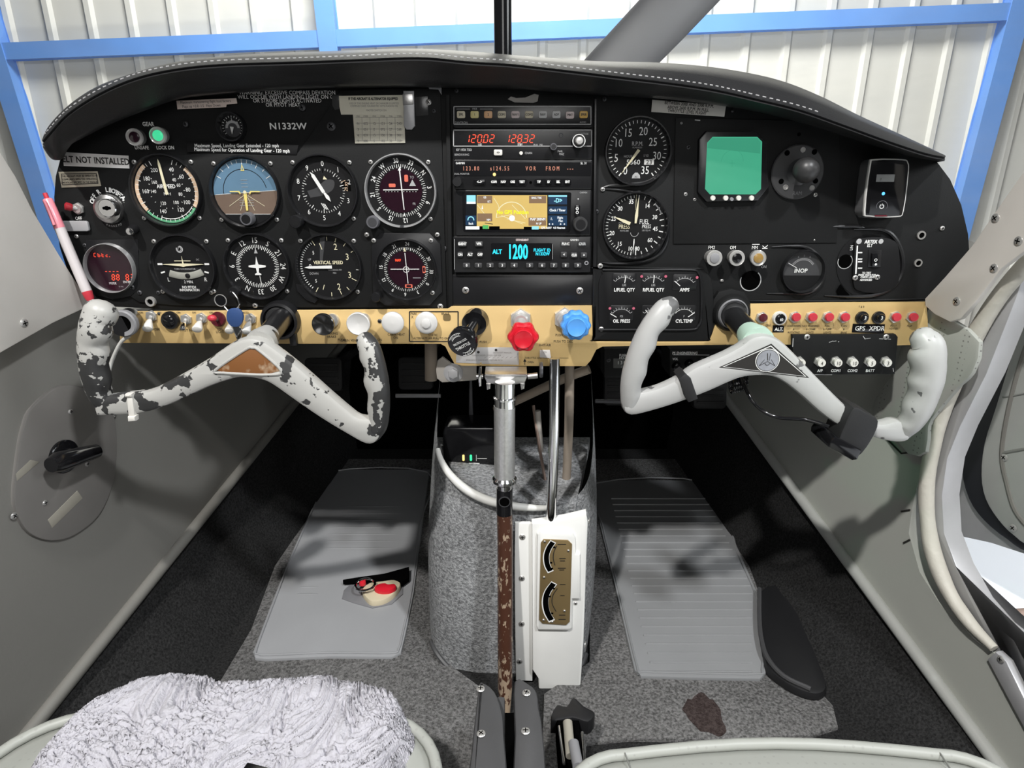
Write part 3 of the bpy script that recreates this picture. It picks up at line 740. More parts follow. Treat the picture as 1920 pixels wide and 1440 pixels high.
b = MB(); b.ball((0, -0.002, 0), 0.0055, 'mid_grey', 10, (1, 1, .7)); b.build('tip', r)

# ---- brackets and tan frame tubes under the panel
def tube_thing(name, label, cat, pts, rad, m_, n=16, k=4, **kw):
    P = catmull([onY(*q) for q in pts], k) if len(pts) > 2 else [onY(*q) for q in pts]
    b = MB(); b.tube(P, rad, m_, n, **kw); return solo(b, name, label, cat)
tube_thing('frame_tube', 'tan vertical steel tube right of the chrome rod', 'tube', [(1068, 660, .80), (1067, 780, .80), (1063, 880, .82), (1060, 930, .83)], 0.0062, 'tube_tan')
tube_thing('frame_tube', 'tan diagonal steel tube behind the chrome grip', 'tube', [(1105, 692, .80), (1052, 712, .81), (975, 748, .84), (930, 768, .86)], 0.0062, 'tube_tan')
tube_thing('frame_tube', 'short tan tube hanging under the gold panel left of the bolt bracket', 'tube', [(808, 640, .84), (808, 712, .84)], 0.0085, 'tube_tan')
tube_thing('frame_tube', 'tan sloping brace strip inside the tunnel behind the chrome rod', 'brace', [(1000, 760, .86), (1010, 830, .84), (1022, 900, .82)], 0.0045, 'rust_rod', sy=0.5)
tube_thing('wood_dowel', 'pale wooden stick leaning inside the tunnel', 'stick', [(1008, 770, .85), (1014, 846, .845)], 0.0042, 'bracket_tan')
def yplate(mb, pts, Y, thick, mat_, bev=0.0, O=None, smooth=0, wear=None):
    """outline given where it shows, standing in the plane y = Y, its front at Y"""
    o = [(onY(x, y, Y).x, onY(x, y, Y).z) for x, y in pts]
    if smooth: o = sm(o + [o[0]], smooth)[:-1]
    M = Matrix(((1, 0, 0, 0), (0, 0, -1, Y), (0, 1, 0, 0), (0, 0, 0, 1)))
    if O is not None: M = Matrix.Translation(-Vector(O)) @ M
    mb.prism(o, -thick, 0.0, mat_, bev, M, wear); return mb
def RY(O=(0, 0, 0)): return Matrix.Translation(O) @ Matrix.Rotation(PI / 2, 4, 'X')
C3 = zoomer(760, 560, 400 / 1920)
O = onY(848, 700, .79); r = thing('mounting_bracket', 'grey metal bracket with big hex bolt under the gold panel', 'bracket', tuple(O))
b = MB(); yplate(b, [C3(*q) for q in ((290, 560), (335, 525), (420, 590), (640, 600), (640, 735), (490, 745), (330, 755), (285, 720), (275, 640))], .79, 0.004, 'bracket_tan', 0.001, O); b.build('plate', r)
q = onY(*C3(432, 665), .79) - O
b = MB(); b.lathe([(0.0125, 0), (0.0125, 0.0015), (0.011, 0.002)], 'jamb_metal', 28, M=RY(q)); b.build('washer', r)
b = MB(); b.prism(circ(0, 0, 0.0072, 6), 0.002, 0.007, 'jamb_metal', 0.001, RY(q)); b.build('bolt', r)

# ---- landing gear bar
JY = 0.705
O = onY(947, 1300, JY - .03); r = thing('landing_gear_bar', 'tall brown landing gear bar with knurled chrome grip', 'gear lever', tuple(O))
def jp(px, py, Y=JY): return onY(px, py, Y) - O
b = MB(); P = [jp(949, 1395, JY - .05), jp(948, 1330, JY - .035), jp(947, 1290, JY - .03), jp(947, 1200, JY - .02), jp(947, 1100, JY - .01), jp(947, 1000, JY), jp(946, 962, JY)]
b.tube(P, [0.0025, 0.0065, 0.0095, 0.0098, 0.0098, 0.0098, 0.0098], 'bar_paint', 24, wear=[0.05, 0.35, 0.18, 0.04, 0.10, 0.03, 0.12]); b.build('bar', r)
b = MB(); b.tube([jp(946, 962), jp(946, 915)], 0.0102, 'gloss_black', 24)
q = jp(946, 941, JY - 0.0104); M = Matrix.Translation(q) @ Matrix.Rotation(PI / 2, 4, 'X')
b.lathe([(0.0072, -0.001), (0.0072, 0.0008), (0.0062, 0.0008), (0.0062, 0.0)], 'dark_steel', 24, M=M, cap=False); b.lathe([(0.0062, -0.002), (0.0062, 0.0003)], 'deep_black', 24, M=M); b.build('collar', r)
b = MB(); b.tube([jp(946, 921), jp(946, 906)], 0.0098, 'chrome', 28); b.build('sleeve', r)
b = MB(); rr_ = lambda z: z
b.tube([jp(946, 905), jp(946, 902), jp(946, 897), jp(946, 893)], [0.0128, 0.0150, 0.0150, 0.0125], 'chrome', 32); b.build('ring', r)
b = MB(); b.tube([jp(946, 893), jp(946, 760)], 0.0126, 'knurl', 32); b.build('grip', r)
b = MB(); b.tube([jp(946.5, 762), jp(946.5, 748), jp(946.5, 747), jp(946.5, 744), jp(946.5, 743), jp(947, 716)], [0.0126, 0.0122, 0.0138, 0.0138, 0.0118, 0.0116], 'chrome', 32); b.build('neck', r)

# ---- up-latch casting
LY = 0.715
O = onY(945, 712, LY); r = thing('gear_uplock', 'polished metal uplock block holding the top of the gear bar', 'latch', tuple(O))
b = MB(); yplate(b, [C3(*q) for q in ((715, 680), (1095, 680), (1095, 715), (1075, 765), (1000, 775), (810, 775), (735, 765), (712, 715))], LY, 0.03, 'brushed', 0.002, O); b.build('housing', r)
b = MB(); A = [onY(*C3(735, 618), LY + .035), onY(*C3(1072, 618), LY + .035), onY(*C3(1095, 690), LY), onY(*C3(715, 690), LY)]
A = [a - O for a in A]; dn = Vector((0, .006, -.006))
b.add([tuple(a) for a in A] + [tuple(a + dn) for a in A], [(3, 2, 1, 0), (7, 6, 2, 3), (4, 7, 3, 0), (6, 5, 1, 2), (5, 4, 0, 1), (4, 5, 6, 7)], 'brushed'); b.build('cover_plate', r)
for x in (748, 1055):
    b = MB(); yplate(b, [C3(x - 22, 765), (C3(x + 22, 765)), C3(x + 18, 815), C3(x - 14, 825)], LY - .001, 0.02, 'brushed', 0.0015, O); b.build('lug', r)
b = MB(); yplate(b, [C3(*q) for q in ((665, 615), (682, 615), (684, 790), (664, 795), (655, 720))], LY - .004, 0.02, 'chrome', 0.001, O); b.build('side_plate', r)
b = MB(); b.tube([onY(*C3(1100, 700), LY + .01) - O, onY(*C3(1190, 690), LY + .01) - O], 0.0035, 'brushed', 14); b.build('pin', r)
b = MB(); b.tube([onY(*C3(640, 700), LY + .01) - O, onY(*C3(700, 700), LY + .01) - O], 0.003, 'brushed', 14); b.build('pin', r)
b = MB(); b.lathe([(0.009, -0.002), (0.010, 0), (0.009, 0.002)], 'dark_steel', 24, M=Matrix.Translation(onY(*C3(1222, 640), LY + .02) - O) @ Matrix.Rotation(PI / 2, 4, 'Y')); b.build('roller', r)
tube_thing('chrome_rod', 'long polished chrome rod running down to the white cover', 'rod', [(1040, 672, .735), (1039, 800, .728), (1036, 900, .722), (1034, 945, .720), (1033, 968, .720), (1033, 980, .722)], [0.0064] * 16 + [0.0062, 0.006, 0.0055, 0.0045, 0.003], 'chrome', 24, 4)

# ---- white flap/trim indicator cover
VY = 0.722
C5 = zoomer(760, 960, 1 / 3)
O = onY(1040, 1130, VY); r = thing('indicator_cover', 'white painted metal cover with brass flap and trim window', 'cover', tuple(O))
b = MB(); yplate(b, [C5(*q) for q in ((618, 62), (700, 62), (715, 66), (716, 890), (715, 952), (622, 948), (618, 700), (614, 300))], VY, 0.004, 'cover_white', 0.0012, O); b.build('side_flange', r)
b = MB(); yplate(b, [C5(*q) for q in ((712, 66), (800, 55), (900, 38), (1020, 10), (1028, 60), (1020, 250), (1010, 560), (1004, 720), (985, 1005), (980, 1015), (890, 1045), (848, 1035), (752, 1046), (748, 940), (715, 890))], VY - .008, 0.012, 'cover_white', 0.0025, O); b.build('raised_body', r)
b = MB(); yplate(b, [C5(*q) for q in ((742, 128), (760, 112), (940, 118), (958, 150), (960, 240), (985, 240), (985, 492), (942, 492), (938, 655), (920, 668), (742, 665), (735, 640))], VY - .0135, 0.006, 'cover_white', 0.003, O); b.build('window_frame', r)
PY = VY - .015
b = MB(); yplate(b, [C5(*q) for q in ((762, 175), (778, 155), (915, 160), (938, 182), (925, 618), (905, 637), (770, 628), (752, 608))], PY, 0.002, 'gold_dark', 0.0004, O)
def cpx(x, y, e=0.0004): return onY(*C5(x, y), PY - e) - O
def strip3(mb, pts, w, mat_, e=0.0005):
    P = catmull([Vector((cpx(x, y, e).x, cpx(x, y, e).z)) for x, y in pts], 5); yv = cpx(800, 300, e).y
    vs2 = []; n_ = len(P)
    ws = w if hasattr(w, '__len__') else [w] * n_
    for i, q in enumerate(P):
        t = (P[min(i + 1, n_ - 1)] - P[max(i - 1, 0)]).normalized(); nn = Vector((-t.y, t.x)); ww = ws[min(i, len(ws) - 1)] if len(ws) > 1 else ws[0]
        vs2 += [(q.x + nn.x * ww, yv, q.y + nn.y * ww), (q.x - nn.x * ww, yv, q.y - nn.y * ww)]
    mb.add(vs2, [(2 * i, 2 * i + 1, 2 * i + 3, 2 * i + 2) for i in range(n_ - 1)], mat_)
strip3(b, [(832, 165), (806, 205), (792, 250), (798, 300), (818, 338)], 0.0042, 'ink_white', 0.0004); strip3(b, [(830, 170), (806, 207), (794, 250), (799, 298), (816, 332)], 0.0032, 'deep_black')
strip3(b, [(838, 398), (800, 450), (786, 505), (796, 565), (825, 615)], 0.0045, 'ink_white', 0.0004); strip3(b, [(834, 402), (800, 452), (789, 505), (798, 562), (822, 608)], 0.0036, 'deep_black')
strip3(b, [(852, 190), (836, 225), (832, 262), (842, 300)], 0.0005, 'ink_black'); strip3(b, [(855, 430), (830, 470), (826, 515), (848, 560)], 0.0005, 'ink_black')
for x, y in ((838, 198), (820, 285), (825, 318), (836, 430), (812, 475), (826, 570)): strip3(b, [(x - 6, y), (x + 6, y)], 0.0012, 'deep_black', 0.0007)
for x, y, w_ in ((880, 182, 24), (884, 262, 18), (884, 275, 14), (880, 316, 22), (880, 326, 14), (885, 408, 16), (884, 470, 12), (882, 580, 18), (882, 604, 20)):
    strip3(b, [(x - w_, y), (x + w_, y)], 0.0005, 'ink_black')
b.build('scale_plate', r)
for x, y in ((658, 140), (655, 372), (654, 628), (643, 840)):
    o = screw(r, 0, 0, 0, 0.0042); o.location = onY(*C5(x, y), VY) - O; o.rotation_euler = (PI / 2, 0.5, 0)
for x, y in ((971, 256), (957, 512)):
    o = screw(r, 0, 0, 0, 0.0026); o.location = onY(*C5(x, y), VY - .008) - O; o.rotation_euler = (PI / 2, 0.5, 0)
for x, y in ((783, 165), (917, 216), (780, 366), (895, 555), (777, 606), (826, 616)):
    o = screw(r, 0, 0, 0, 0.0016, name='rivet'); o.location = onY(*C5(x, y), PY) - O; o.rotation_euler = (PI / 2, 0.5, 0)
for x, y in ((1036, 50), (1018, 285), (1008, 548), (1014, 745)):
    o = screw(r, 0, 0, 0, 0.0042); o.location = onY(*C5(x - 4, y), VY - .001) - O; o.rotation_euler = (PI / 2, 0, PI / 2.4)

b = MB(); Mx = Matrix(((0, 0, 1, 0), (1, 0, 0, 0), (0, 1, 0, 0), (0, 0, 0, 1)))
[b.prism([(0.02 - CY, 0.0), (0.54 - CY, 0.0), (0.535 - CY, 0.164), (0.02 - CY, 0.072)], xa, xb, 'boot_vinyl', 0.002, Mx) for xa, xb in ((-0.034, -0.0075), (0.0045, 0.026))]
b.prism([(0.02 - CY, 0.0), (0.66 - CY, 0.0), (0.66 - CY, 0.012), (0.02 - CY, 0.04)], -0.030, 0.024, 'deep_black', 0.001, Mx); b.build('rear_tunnel', CONS)
# ---- vinyl boot halves over the tunnel behind the bar
for lab, pts, sc in (('left half of dark vinyl tunnel boot below the gear bar', ((415, 960), (440, 955), (500, 1000), (545, 1120), (556, 1250), (562, 1600), (360, 1600), (372, 1340), (400, 1080)), ((423, 997), (426, 1250))),
                     ('right half of dark vinyl tunnel boot below the gear bar', ((615, 945), (700, 965), (740, 1010), (752, 1100), (772, 1220), (785, 1600), (618, 1600), (616, 1250)), ((681, 1020), (676, 1235)))):
    BT = Plane((0, 0, 0.085), (0, -0.18, 1), (0, 1, 0)); o2 = sm([BT.p2(*C5(*q)) for q in pts] + [BT.p2(*C5(*pts[0]))], 3)[:-1]
    c = BT.p3(*C5(*sc[1])); r = thing('tunnel_boot', lab, 'boot', tuple(c)); b = MB(); b.prism(o2, -0.010, 0.0, 'boot_vinyl', 0.004, Matrix.Translation(-c) @ BT.M); b.build('boot_cover', r)
    for q in sc:
        o = screw(r, 0, 0, 0, 0.0045); o.location = BT.p3(*C5(*q)) - c + Vector((0, 0, .0005)); 

# ================================================================ SEATS
def grid_mesh(b, fn, nu, nv, mat_):
    vs_ = [tuple(fn(i / nu, j / nv)) for i in range(nu + 1) for j in range(nv + 1)]
    b.add(vs_, [(i * (nv + 1) + j, (i + 1) * (nv + 1) + j, (i + 1) * (nv + 1) + j + 1, i * (nv + 1) + j + 1) for i in range(nu) for j in range(nv)], mat_); return b
def seat(name, label, x0, x1, yf, zt, rad=0.075, front_drop=0.10):
    r = thing(name, label, 'seat', ((x0 + x1) / 2, yf - 0.25, 0.0)); c = Vector(r.location)
    # outline of the cushion top, rounded front corners, running back out of view
    def outline(off):
        a = x0 + off; d = x1 - off; f = yf - off; R_ = rad - off * .5; pts = [(a, yf - 0.62)]
        for k in range(9):
            t = math.radians(180 - 90 * k / 8); pts.append((a + R_ + R_ * math.cos(t), f - R_ + R_ * math.sin(t)))
        for k in range(1, 8): pts.append((a + R_ + (d - a - 2 * R_) * k / 8, f + 0.012 * math.sin(PI * k / 8)))
        for k in range(9):
            t = math.radians(90 - 90 * k / 8); pts.append((d - R_ + R_ * math.cos(t), f - R_ + R_ * math.sin(t)))
        pts.append((d, yf - 0.62)); return pts
    rings = [(0.012, zt - front_drop - 0.03), (0.0, zt - front_drop), (-0.002, zt - 0.05), (0.0, zt - 0.022), (0.006, zt - 0.010), (0.018, zt - 0.004), (0.045, zt + 0.002), (0.10, zt + 0.006)]
    b = MB(); vs_ = []; n = len(outline(0))
    for off, z in rings: vs_ += [(x - c.x, y - c.y, z) for x, y in outline(off)]
    fs = [(k * n + i, k * n + i + 1, (k + 1) * n + i + 1, (k + 1) * n + i) for k in range(len(rings) - 1) for i in range(n - 1)]
    fs = [f[::-1] for f in fs]; fs.append(tuple((len(rings) - 1) * n + i for i in range(n))[::-1])
    b.add(vs_, fs, 'seat_vinyl'); b.build('cushion', r)
    b = MB(); b.tube([(x - c.x, y - c.y, zt - 0.006) for x, y in outline(0.004)], 0.0052, 'seat_vinyl', 10); b.build('piping', r)
    b = MB(); o2 = outline(0.055)[4:-4]
    b.tube([(x - c.x, y - c.y, zt + 0.0032) for x, y in o2], 0.0007, 'seam_dark', 6)
    for sx in (0, -1):
        p = o2[sx + (2 if sx == 0 else -2)]; q = outline(0.006)[9 if sx == 0 else -10]
        b.tube([(p[0] - c.x, p[1] - c.y, zt + 0.003), (q[0] - c.x, q[1] - c.y, zt - 0.0015)], 0.0007, 'seam_dark', 6)
    b.build('seam', r); return r

seat('seat', 'grey leather left pilot seat mostly under white sheepskin', -0.490, -0.063, 0.50, 0.185)
seat('seat', 'pale grey perforated leather right seat without cover', 0.038, 0.446, 0.440, 0.203, 0.06)
# sheepskin
def fleece():
    xa, xb, yf, yb, zt = -0.432, -0.093, 0.540, 0.02, 0.205
    nu, nv = 420, 360
    def fn(u, v):
        x = xa + (xb - xa) * u; s_ = v * 0.40
        edge = min(u, 1 - u) * (xb - xa)
        wob = 0.006 * noise.noise(Vector((u * 14, 3.1, 0))) + 0.010 * noise.noise(Vector((u * 4, 7.7, 0)))
        if s_ < 0.075:
            t = s_ / 0.075 * PI / 2; y = yf + wob - 0.05 * (1 - math.cos(t)); z = zt - 0.055 * (1 - math.sin(t))
        else: y = yf + wob - 0.05 - (s_ - 0.075); z = zt
        cr = max(0, 0.07 - edge) / 0.07
        if v < 0.35: y -= 0.07 * cr * cr * (1 - v / 0.35)
        x += (0.006 * noise.noise(Vector((y * 30, 1, u * 2)))) * (cr > 0)
        x += -0.020 * (v * 0.6) if u < 0.5 else 0
        z += -0.030 * max(0, (0.03 - edge) / 0.03) ** 2
        an = 2.2 * noise.noise(Vector((x * 9, s_ * 9, 11))); cx_, sy_ = (x + .28), (s_ - .08); ux = cx_ * math.cos(an) + sy_ * math.sin(an); uy = -cx_ * math.sin(an) + sy_ * math.cos(an); p = Vector((ux * 40, uy * 95, 2)); q = Vector((ux * 110, uy * 230, 0))
        wx = noise.noise(p * 0.9 + Vector((5, 0, 0))) * 1.2
        r1 = 1 - abs(noise.noise(p + Vector((wx, wx * .7, 0)))) * 2.3; r2 = 1 - abs(noise.noise(q + Vector((wx, 0, wx)))) * 2
        r3 = noise.noise(q * 3.2)
        hgt = -0.0060 * max(0, r1) ** 4 - 0.0036 * max(0, r2) ** 2 + 0.0010 * r3 + 0.004 * noise.noise(Vector((x * 16, s_ * 16, 5))) + 0.006
        z += hgt; y += 0.002 * r3 + (hgt * 0.5 if s_ < 0.06 else 0)
        return Vector((x, y, z))
    b = MB(); grid_mesh(b, fn, nu, nv, 'fleece')
    b.f = [f[::-1] for f in b.f]
    return b
b = fleece()
c = Vector((-0.28, 0.30, 0.20)); b.mv = None; b.v = [tuple(Vector(v) - c) for v in b.v]; o = b.build('sheepskin_cover', sharp=180); o.location = c
tag(o, 'white curly sheepskin cover lying over the left seat', 'seat cover')
b = MB(); P0 = Vector((onZ(520, 1436, 0.222).x, onZ(520, 1436, 0.222).y - .02, 0.222)); b.box(0, -0.03, 0, 0.055, 0.07, 0.012, 'gloss_black', 0.003)
o = b.build('belt_buckle'); o.location = P0 + Vector((0, 0.010, -0.002)); o.rotation_euler = (0, 0, -0.25); tag(o, 'black buckle edge on the sheepskin at the bottom', 'buckle')
# seat latch hardware between the seats
r = thing('seat_lock', 'metal seat lock fitting beside the right seat corner', 'latch', tuple(onZ(1068, 1400, 0.06)))
b = MB(); b.box(0, 0, -0.005, 0.028, 0.06, 0.03, 'deep_black', 0.004); b.build('bracket', r)
b = MB(); b.tube([(-0.002, -0.03, 0.02), (-0.002, 0.012, 0.024)], 0.0055, 'tape', 14); b.build('spacer', r)
b = MB(); b.tube([(0.004, -0.05, 0.028), (0.002, -0.018, 0.026)], 0.006, 'mid_grey', 14); b.tube([(-0.010, -0.04, 0.02), (-0.012, 0.01, 0.02)], 0.0016, 'chrome', 10); b.tube([(0.012, -0.05, 0.02), (0.014, 0.0, 0.022)], 0.0016, 'chrome', 10); b.build('spring_pin', r)
b = MB(); b.prism(smc([(-0.020, 0.028), (-0.012, 0.052), (0.000, 0.050), (0.010, 0.064), (0.022, 0.050), (0.034, 0.040), (0.024, 0.026), (0.006, 0.032)], 3), -0.01, 0.010, 'flap_black', 0.003); b.build('torn_boot', r)

# ================================================================ LEFT WALL FITTINGS
def on_wall(PL, name, label, cat, px, py): 
    r = thing(name, label, cat, tuple(PL.p3(px, py))); r.rotation_euler = PL.M.to_euler(); r['__p'] = 0; del r['__p']
    return r, PL.p2(px, py)
def loc2(PL, o2, px, py, h=0.0): q = PL.p2(px, py, h); return (q[0] - o2[0], q[1] - o2[1])
r, o2 = on_wall(WL, 'access_cover', 'dark oval access cover with tape strips on the left wall', 'cover', 110, 880)
q = lambda x, y, h=0.0: loc2(WL, o2, x, y, h)
outl = sm([q(*t, .004) for t in ((62, 762), (118, 722), (180, 738), (212, 775), (219, 840), (212, 905), (186, 965), (140, 1003), (96, 1014), (55, 1000), (32, 965), (26, 925), (34, 850), (44, 800), (62, 762))], 4)[:-1]
b = MB(); b.prism(outl, 0.0, 0.005, 'cover_grey', 0.0018); b.build('plate', r)
for pts in (((90, 975), (145, 920), (155, 934), (98, 990)), ((30, 888), (58, 862), (74, 866), (32, 902))):
    b = MB(); b.prism([q(*t, .0055) for t in pts], 0.005, 0.0056, 'tape', 0.0002); b.build('tape_strip', r)
for x, y in ((132, 772), (163, 870), (84, 943)): p = q(x, y, .005); screw(r, p[0], p[1], 0.005, 0.0034)
r, o2 = on_wall(WL, 'vent_knob', 'dark T-shaped vent handle in the middle of the oval cover', 'handle', 112, 855)
b = MB(); b.lathe([(0.020, 0.005), (0.020, 0.008), (0.017, 0.010)], 'gloss_black', 32); b.build('base_disc', r)
b = MB(); b.lathe([(0.008, 0.010), (0.008, 0.022)], 'gloss_black', 20)
b.tube([(0.026, -0.003, 0.026), (-0.002, 0.003, 0.028), (-0.030, 0.009, 0.030), (-0.040, 0.010, 0.031)], [0.0085, 0.0105, 0.0118, 0.0085], 'gloss_black', 18); b.build('handle', r)
for x, y, lab in ((22, 967, 'screw in the left wall below the oval cover'), (210, 776, 'small screw in the left wall behind the yoke strap')):
    r, o2 = on_wall(WL, 'wall_screw', lab, 'screw', x, y); screw(r, 0, 0, 0.003, 0.0042)
# pillar covers
def pillar(PL, name, label, pts, h0, h1, scr, mat_='cream_vinyl'):
    r, o2 = on_wall(PL, name, label, 'trim cover', *scr[0])
    b = MB(); b.prism([loc2(PL, o2, x, y, h1) for x, y in pts], h0, h1, mat_, 0.002); b.build('panel', r)
    for x, y in scr: p = loc2(PL, o2, x, y, h1); screw(r, p[0], p[1], h1, 0.0048)
    return r
pillar(WL, 'windshield_post_cover', 'cream post cover at the left edge with one screw', [(-260, 40), (-60, 210), (0, 283), (30, 330), (62, 394), (112, 478), (168, 568), (160, 578), (100, 606), (0, 663), (-260, 800)], 0.018, 0.024, [(45, 606)])
pillar(WR, 'windshield_post_cover', 'cream post cover at the upper right edge with four screws',
       [(2180, 40), (1990, 230), (1922, 316), (1870, 390), (1822, 460), (1770, 520), (1733, 560), (1734, 574), (1752, 590), (1780, 604), (1801, 598), (1829, 566), (1878, 503), (1922, 470), (2180, 250)], 0.030, 0.036, [(1794, 565), (1864, 503), (1910, 452), (1867, 409)])
# perforated vinyl piece behind the right yoke
b = MB(); b.prism(smc([WR.p2(x, y, .021) for x, y in ((1712, 560), (1736, 574), (1786, 600), (1836, 641), (1822, 700), (1800, 722), (1755, 775), (1740, 800), (1735, 848), (1700, 852), (1660, 800), (1634, 786), (1640, 745), (1668, 705), (1690, 640))], 2), 0.016, 0.021, 'perf_vinyl', 0.004, WR.M)
solo(b, 'perforated_trim', 'perforated grey vinyl panel behind the right yoke grip', 'panel')
# door frame: padded edge, metal jamb
b = MB(); P = catmull([WR.p3(x, y, h) for x, y, h in ((2010, 400, .006), (1932, 486, .006), (1870, 560, .006), (1822, 640, .006), (1790, 712, .006), (1762, 790, .006), (1746, 850, .006), (1738, 905, .006), (1738, 960, .006), (1748, 1030, .006), (1776, 1104, .006), (1816, 1165, .006), (1864, 1216, .004))], 5)
b.tube(P, [0.0095 + 0.0018 * noise.noise(p * 25) - (0.004 if i > len(P) - 8 else 0) * ((i - len(P) + 8) / 8) for i, p in enumerate(P)], 'cream_piping', 16, sx=0.9)
solo(b, 'door_edge_padding', 'wrinkled cream padding along the right door opening', 'padding')
b = MB(); b.prism([WR.p2(x, y, -.004) for x, y in ((1745, 850), (1738, 960), (1748, 1030), (1776, 1104), (1816, 1165), (1866, 1224), (1925, 1330), (2050, 1560), (2300, 1560), (2300, 1700), (2060, 1560), (1990, 1370), (1902, 1200), (1868, 1172), (1828, 1125), (1792, 1060), (1770, 1000), (1766, 930), (1776, 860), (1800, 800), (1850, 700), (1905, 560), (1935, 470), (1905, 500), (1850, 590), (1790, 712))], -0.030, -0.004, 'jamb_metal', 0.001, WR.M)
solo(b, 'door_jamb', 'bare grey metal door jamb outside the cream padding', 'door frame')
b = MB(); b.prism([WR.p2(x, y, .006) for x, y in ((1850, 1236), (1866, 1222), (1886, 1240), (1925, 1320), (2100, 1620), (2060, 1640), (1960, 1440), (1900, 1330))], -0.004, 0.006, 'jamb_metal', 0.002, WR.M)
o = solo(b, 'sill_plate', 'grey metal door sill strip at the lower right', 'plate')
r, o2 = on_wall(WR, 'sill_screw', 'screw on the grey metal door sill strip', 'screw', 1888, 1234); screw(r, 0, 0, 0.008, 0.0042)
# open door
DR = Plane((0.80, 0, 0), (-1, -0.2, 0))
r = thing('cabin_door', 'open right cabin door with grey vinyl lining and black seal', 'door', tuple(DR.p3(1890, 900))); r.rotation_euler = DR.M.to_euler(); o2 = DR.p2(1890, 900)
dl = lambda pts, h=0: [loc2(DR, o2, x, y, h) for x, y in pts]
b = MB(); b.prism(dl([(1910, 470), (1862, 640), (1800, 820), (1775, 950), (1768, 1004), (1840, 1020), (1935, 1052), (2300, 1120), (2300, 300), (1960, 300)]), -0.03, -0.015, 'jamb_metal', 0.001); b.build('door_skin', r)
b = MB(); b.prism(sm(dl([(1915, 500), (1868, 640), (1812, 815), (1808, 880), (1822, 935), (1850, 975), (1895, 1012), (1950, 1040), (2200, 1090), (2200, 350), (1960, 380), (1915, 500)], -.012), 3)[:-1], -0.016, -0.006, 'seal_black', 0.003); b.build('rubber_seal', r)
b = MB(); b.prism(sm(dl([(1935, 560), (1905, 640), (1868, 760), (1846, 830), (1840, 890), (1848, 935), (1872, 975), (1905, 1008), (1950, 1030), (2180, 1070), (2180, 400), (1980, 440), (1935, 560)], .0), 3)[:-1], -0.012, 0.004, 'door_vinyl', 0.007); b.build('lining', r)
b = MB(); P = [(*loc2(DR, o2, x, y, .006), 0.003) for x, y in ((1960, 560), (1918, 660), (1890, 760), (1876, 850), (1886, 910), (1902, 960), (1935, 1000))]; b.tube(catmull(P, 4), 0.0035, 'wall_piping', 8); b.tube([(*loc2(DR, o2, x, y, .006), 0.004) for x, y in ((1878, 745), (1900, 742), (1960, 730))], 0.0012, 'seam_dark', 8)
b.tube([(*loc2(DR, o2, x, y, .006), 0.004) for x, y in ((1876, 850), (1920, 842), (1990, 838))], 0.002, 'seam_dark', 8); b.build('seam', r)
for x, y in ((1881, 858), (1898, 990)): p = loc2(DR, o2, x, y, .006); screw(r, p[0], p[1], 0.0045, 0.0052)
# rusty stay rod
A = WR.p3(1836, 1156, -.02); B = DR.p3(1950, 1151, .02)
r = thing('door_stay', 'rusty brown stay rod fixed to the door jamb', 'rod', tuple(A))
b = MB(); b.tube([(0, 0, 0), tuple((B - A) * 1.6)], 0.0075, 'rust_rod', 16); b.build('rod', r)
b = MB(); b.ball((0, 0, 0), 0.0105, 'rust_rod', 12); b.build('ball_end', r)
b = MB(); b.prism([(-0.02, -0.012), (0.012, -0.022), (0.024, -0.010), (0.004, 0.016), (-0.016, 0.012)], -0.002, 0.0, 'jamb_metal', 0.0005, WR.M.to_3x3().to_4x4() @ Matrix.Translation((0, 0, 0.014))); b.build('mount_plate', r)

# ================================================================ GLARESHIELD
def track(pts):
    def f(px):
        if px <= pts[0][0]: return pts[0][1]
        for (a, b_), (c, d) in zip(pts, pts[1:]):
            if px <= c:
                t = (px - a) / (c - a); return b_ + (d - b_) * t
        return pts[-1][1]
    return f
def smooth_track(pts): return track(sm(pts, 8))
top = smooth_track([(80, 262), (92, 235), (130, 196), (180, 163), (240, 140), (320, 118), (420, 105), (520, 99), (640, 95), (760, 91), (860, 95), (960, 103), (1050, 110), (1130, 115), (1230, 117), (1320, 124), (1400, 136), (1470, 153), (1540, 181), (1610, 216), (1680, 248), (1740, 276), (1772, 291)])
seam = smooth_track([(80, 268), (96, 250), (130, 214), (190, 176), (260, 147), (340, 130), (430, 122), (560, 118), (690, 113), (790, 110), (880, 118), (960, 123), (1060, 134), (1160, 146), (1260, 158), (1340, 170), (1420, 188), (1500, 208), (1580, 236), (1660, 265), (1730, 288), (1772, 297)])
low = smooth_track([(80, 276), (94, 296), (106, 300), (113, 286), (121, 272), (145, 258), (191, 236), (257, 211), (331, 187), (390, 180), (460, 174), (560, 168), (700, 165), (830, 165), (960, 168), (1080, 176), (1180, 182), (1280, 190), (1380, 203), (1460, 219), (1540, 240), (1620, 264), (1700, 288), (1750, 300), (1772, 302)])
r = thing('glareshield', 'black padded vinyl glareshield hood with a stitched seam', 'glareshield', (0, 0.80, 0.83)); G0 = Vector(r.location)
YF = 0.700
xs = [81 + (1771 - 81) * (0.5 - 0.5 * math.cos(PI * i / 110)) for i in range(111)]
vs_ = []; seamP = []; M_ = 0
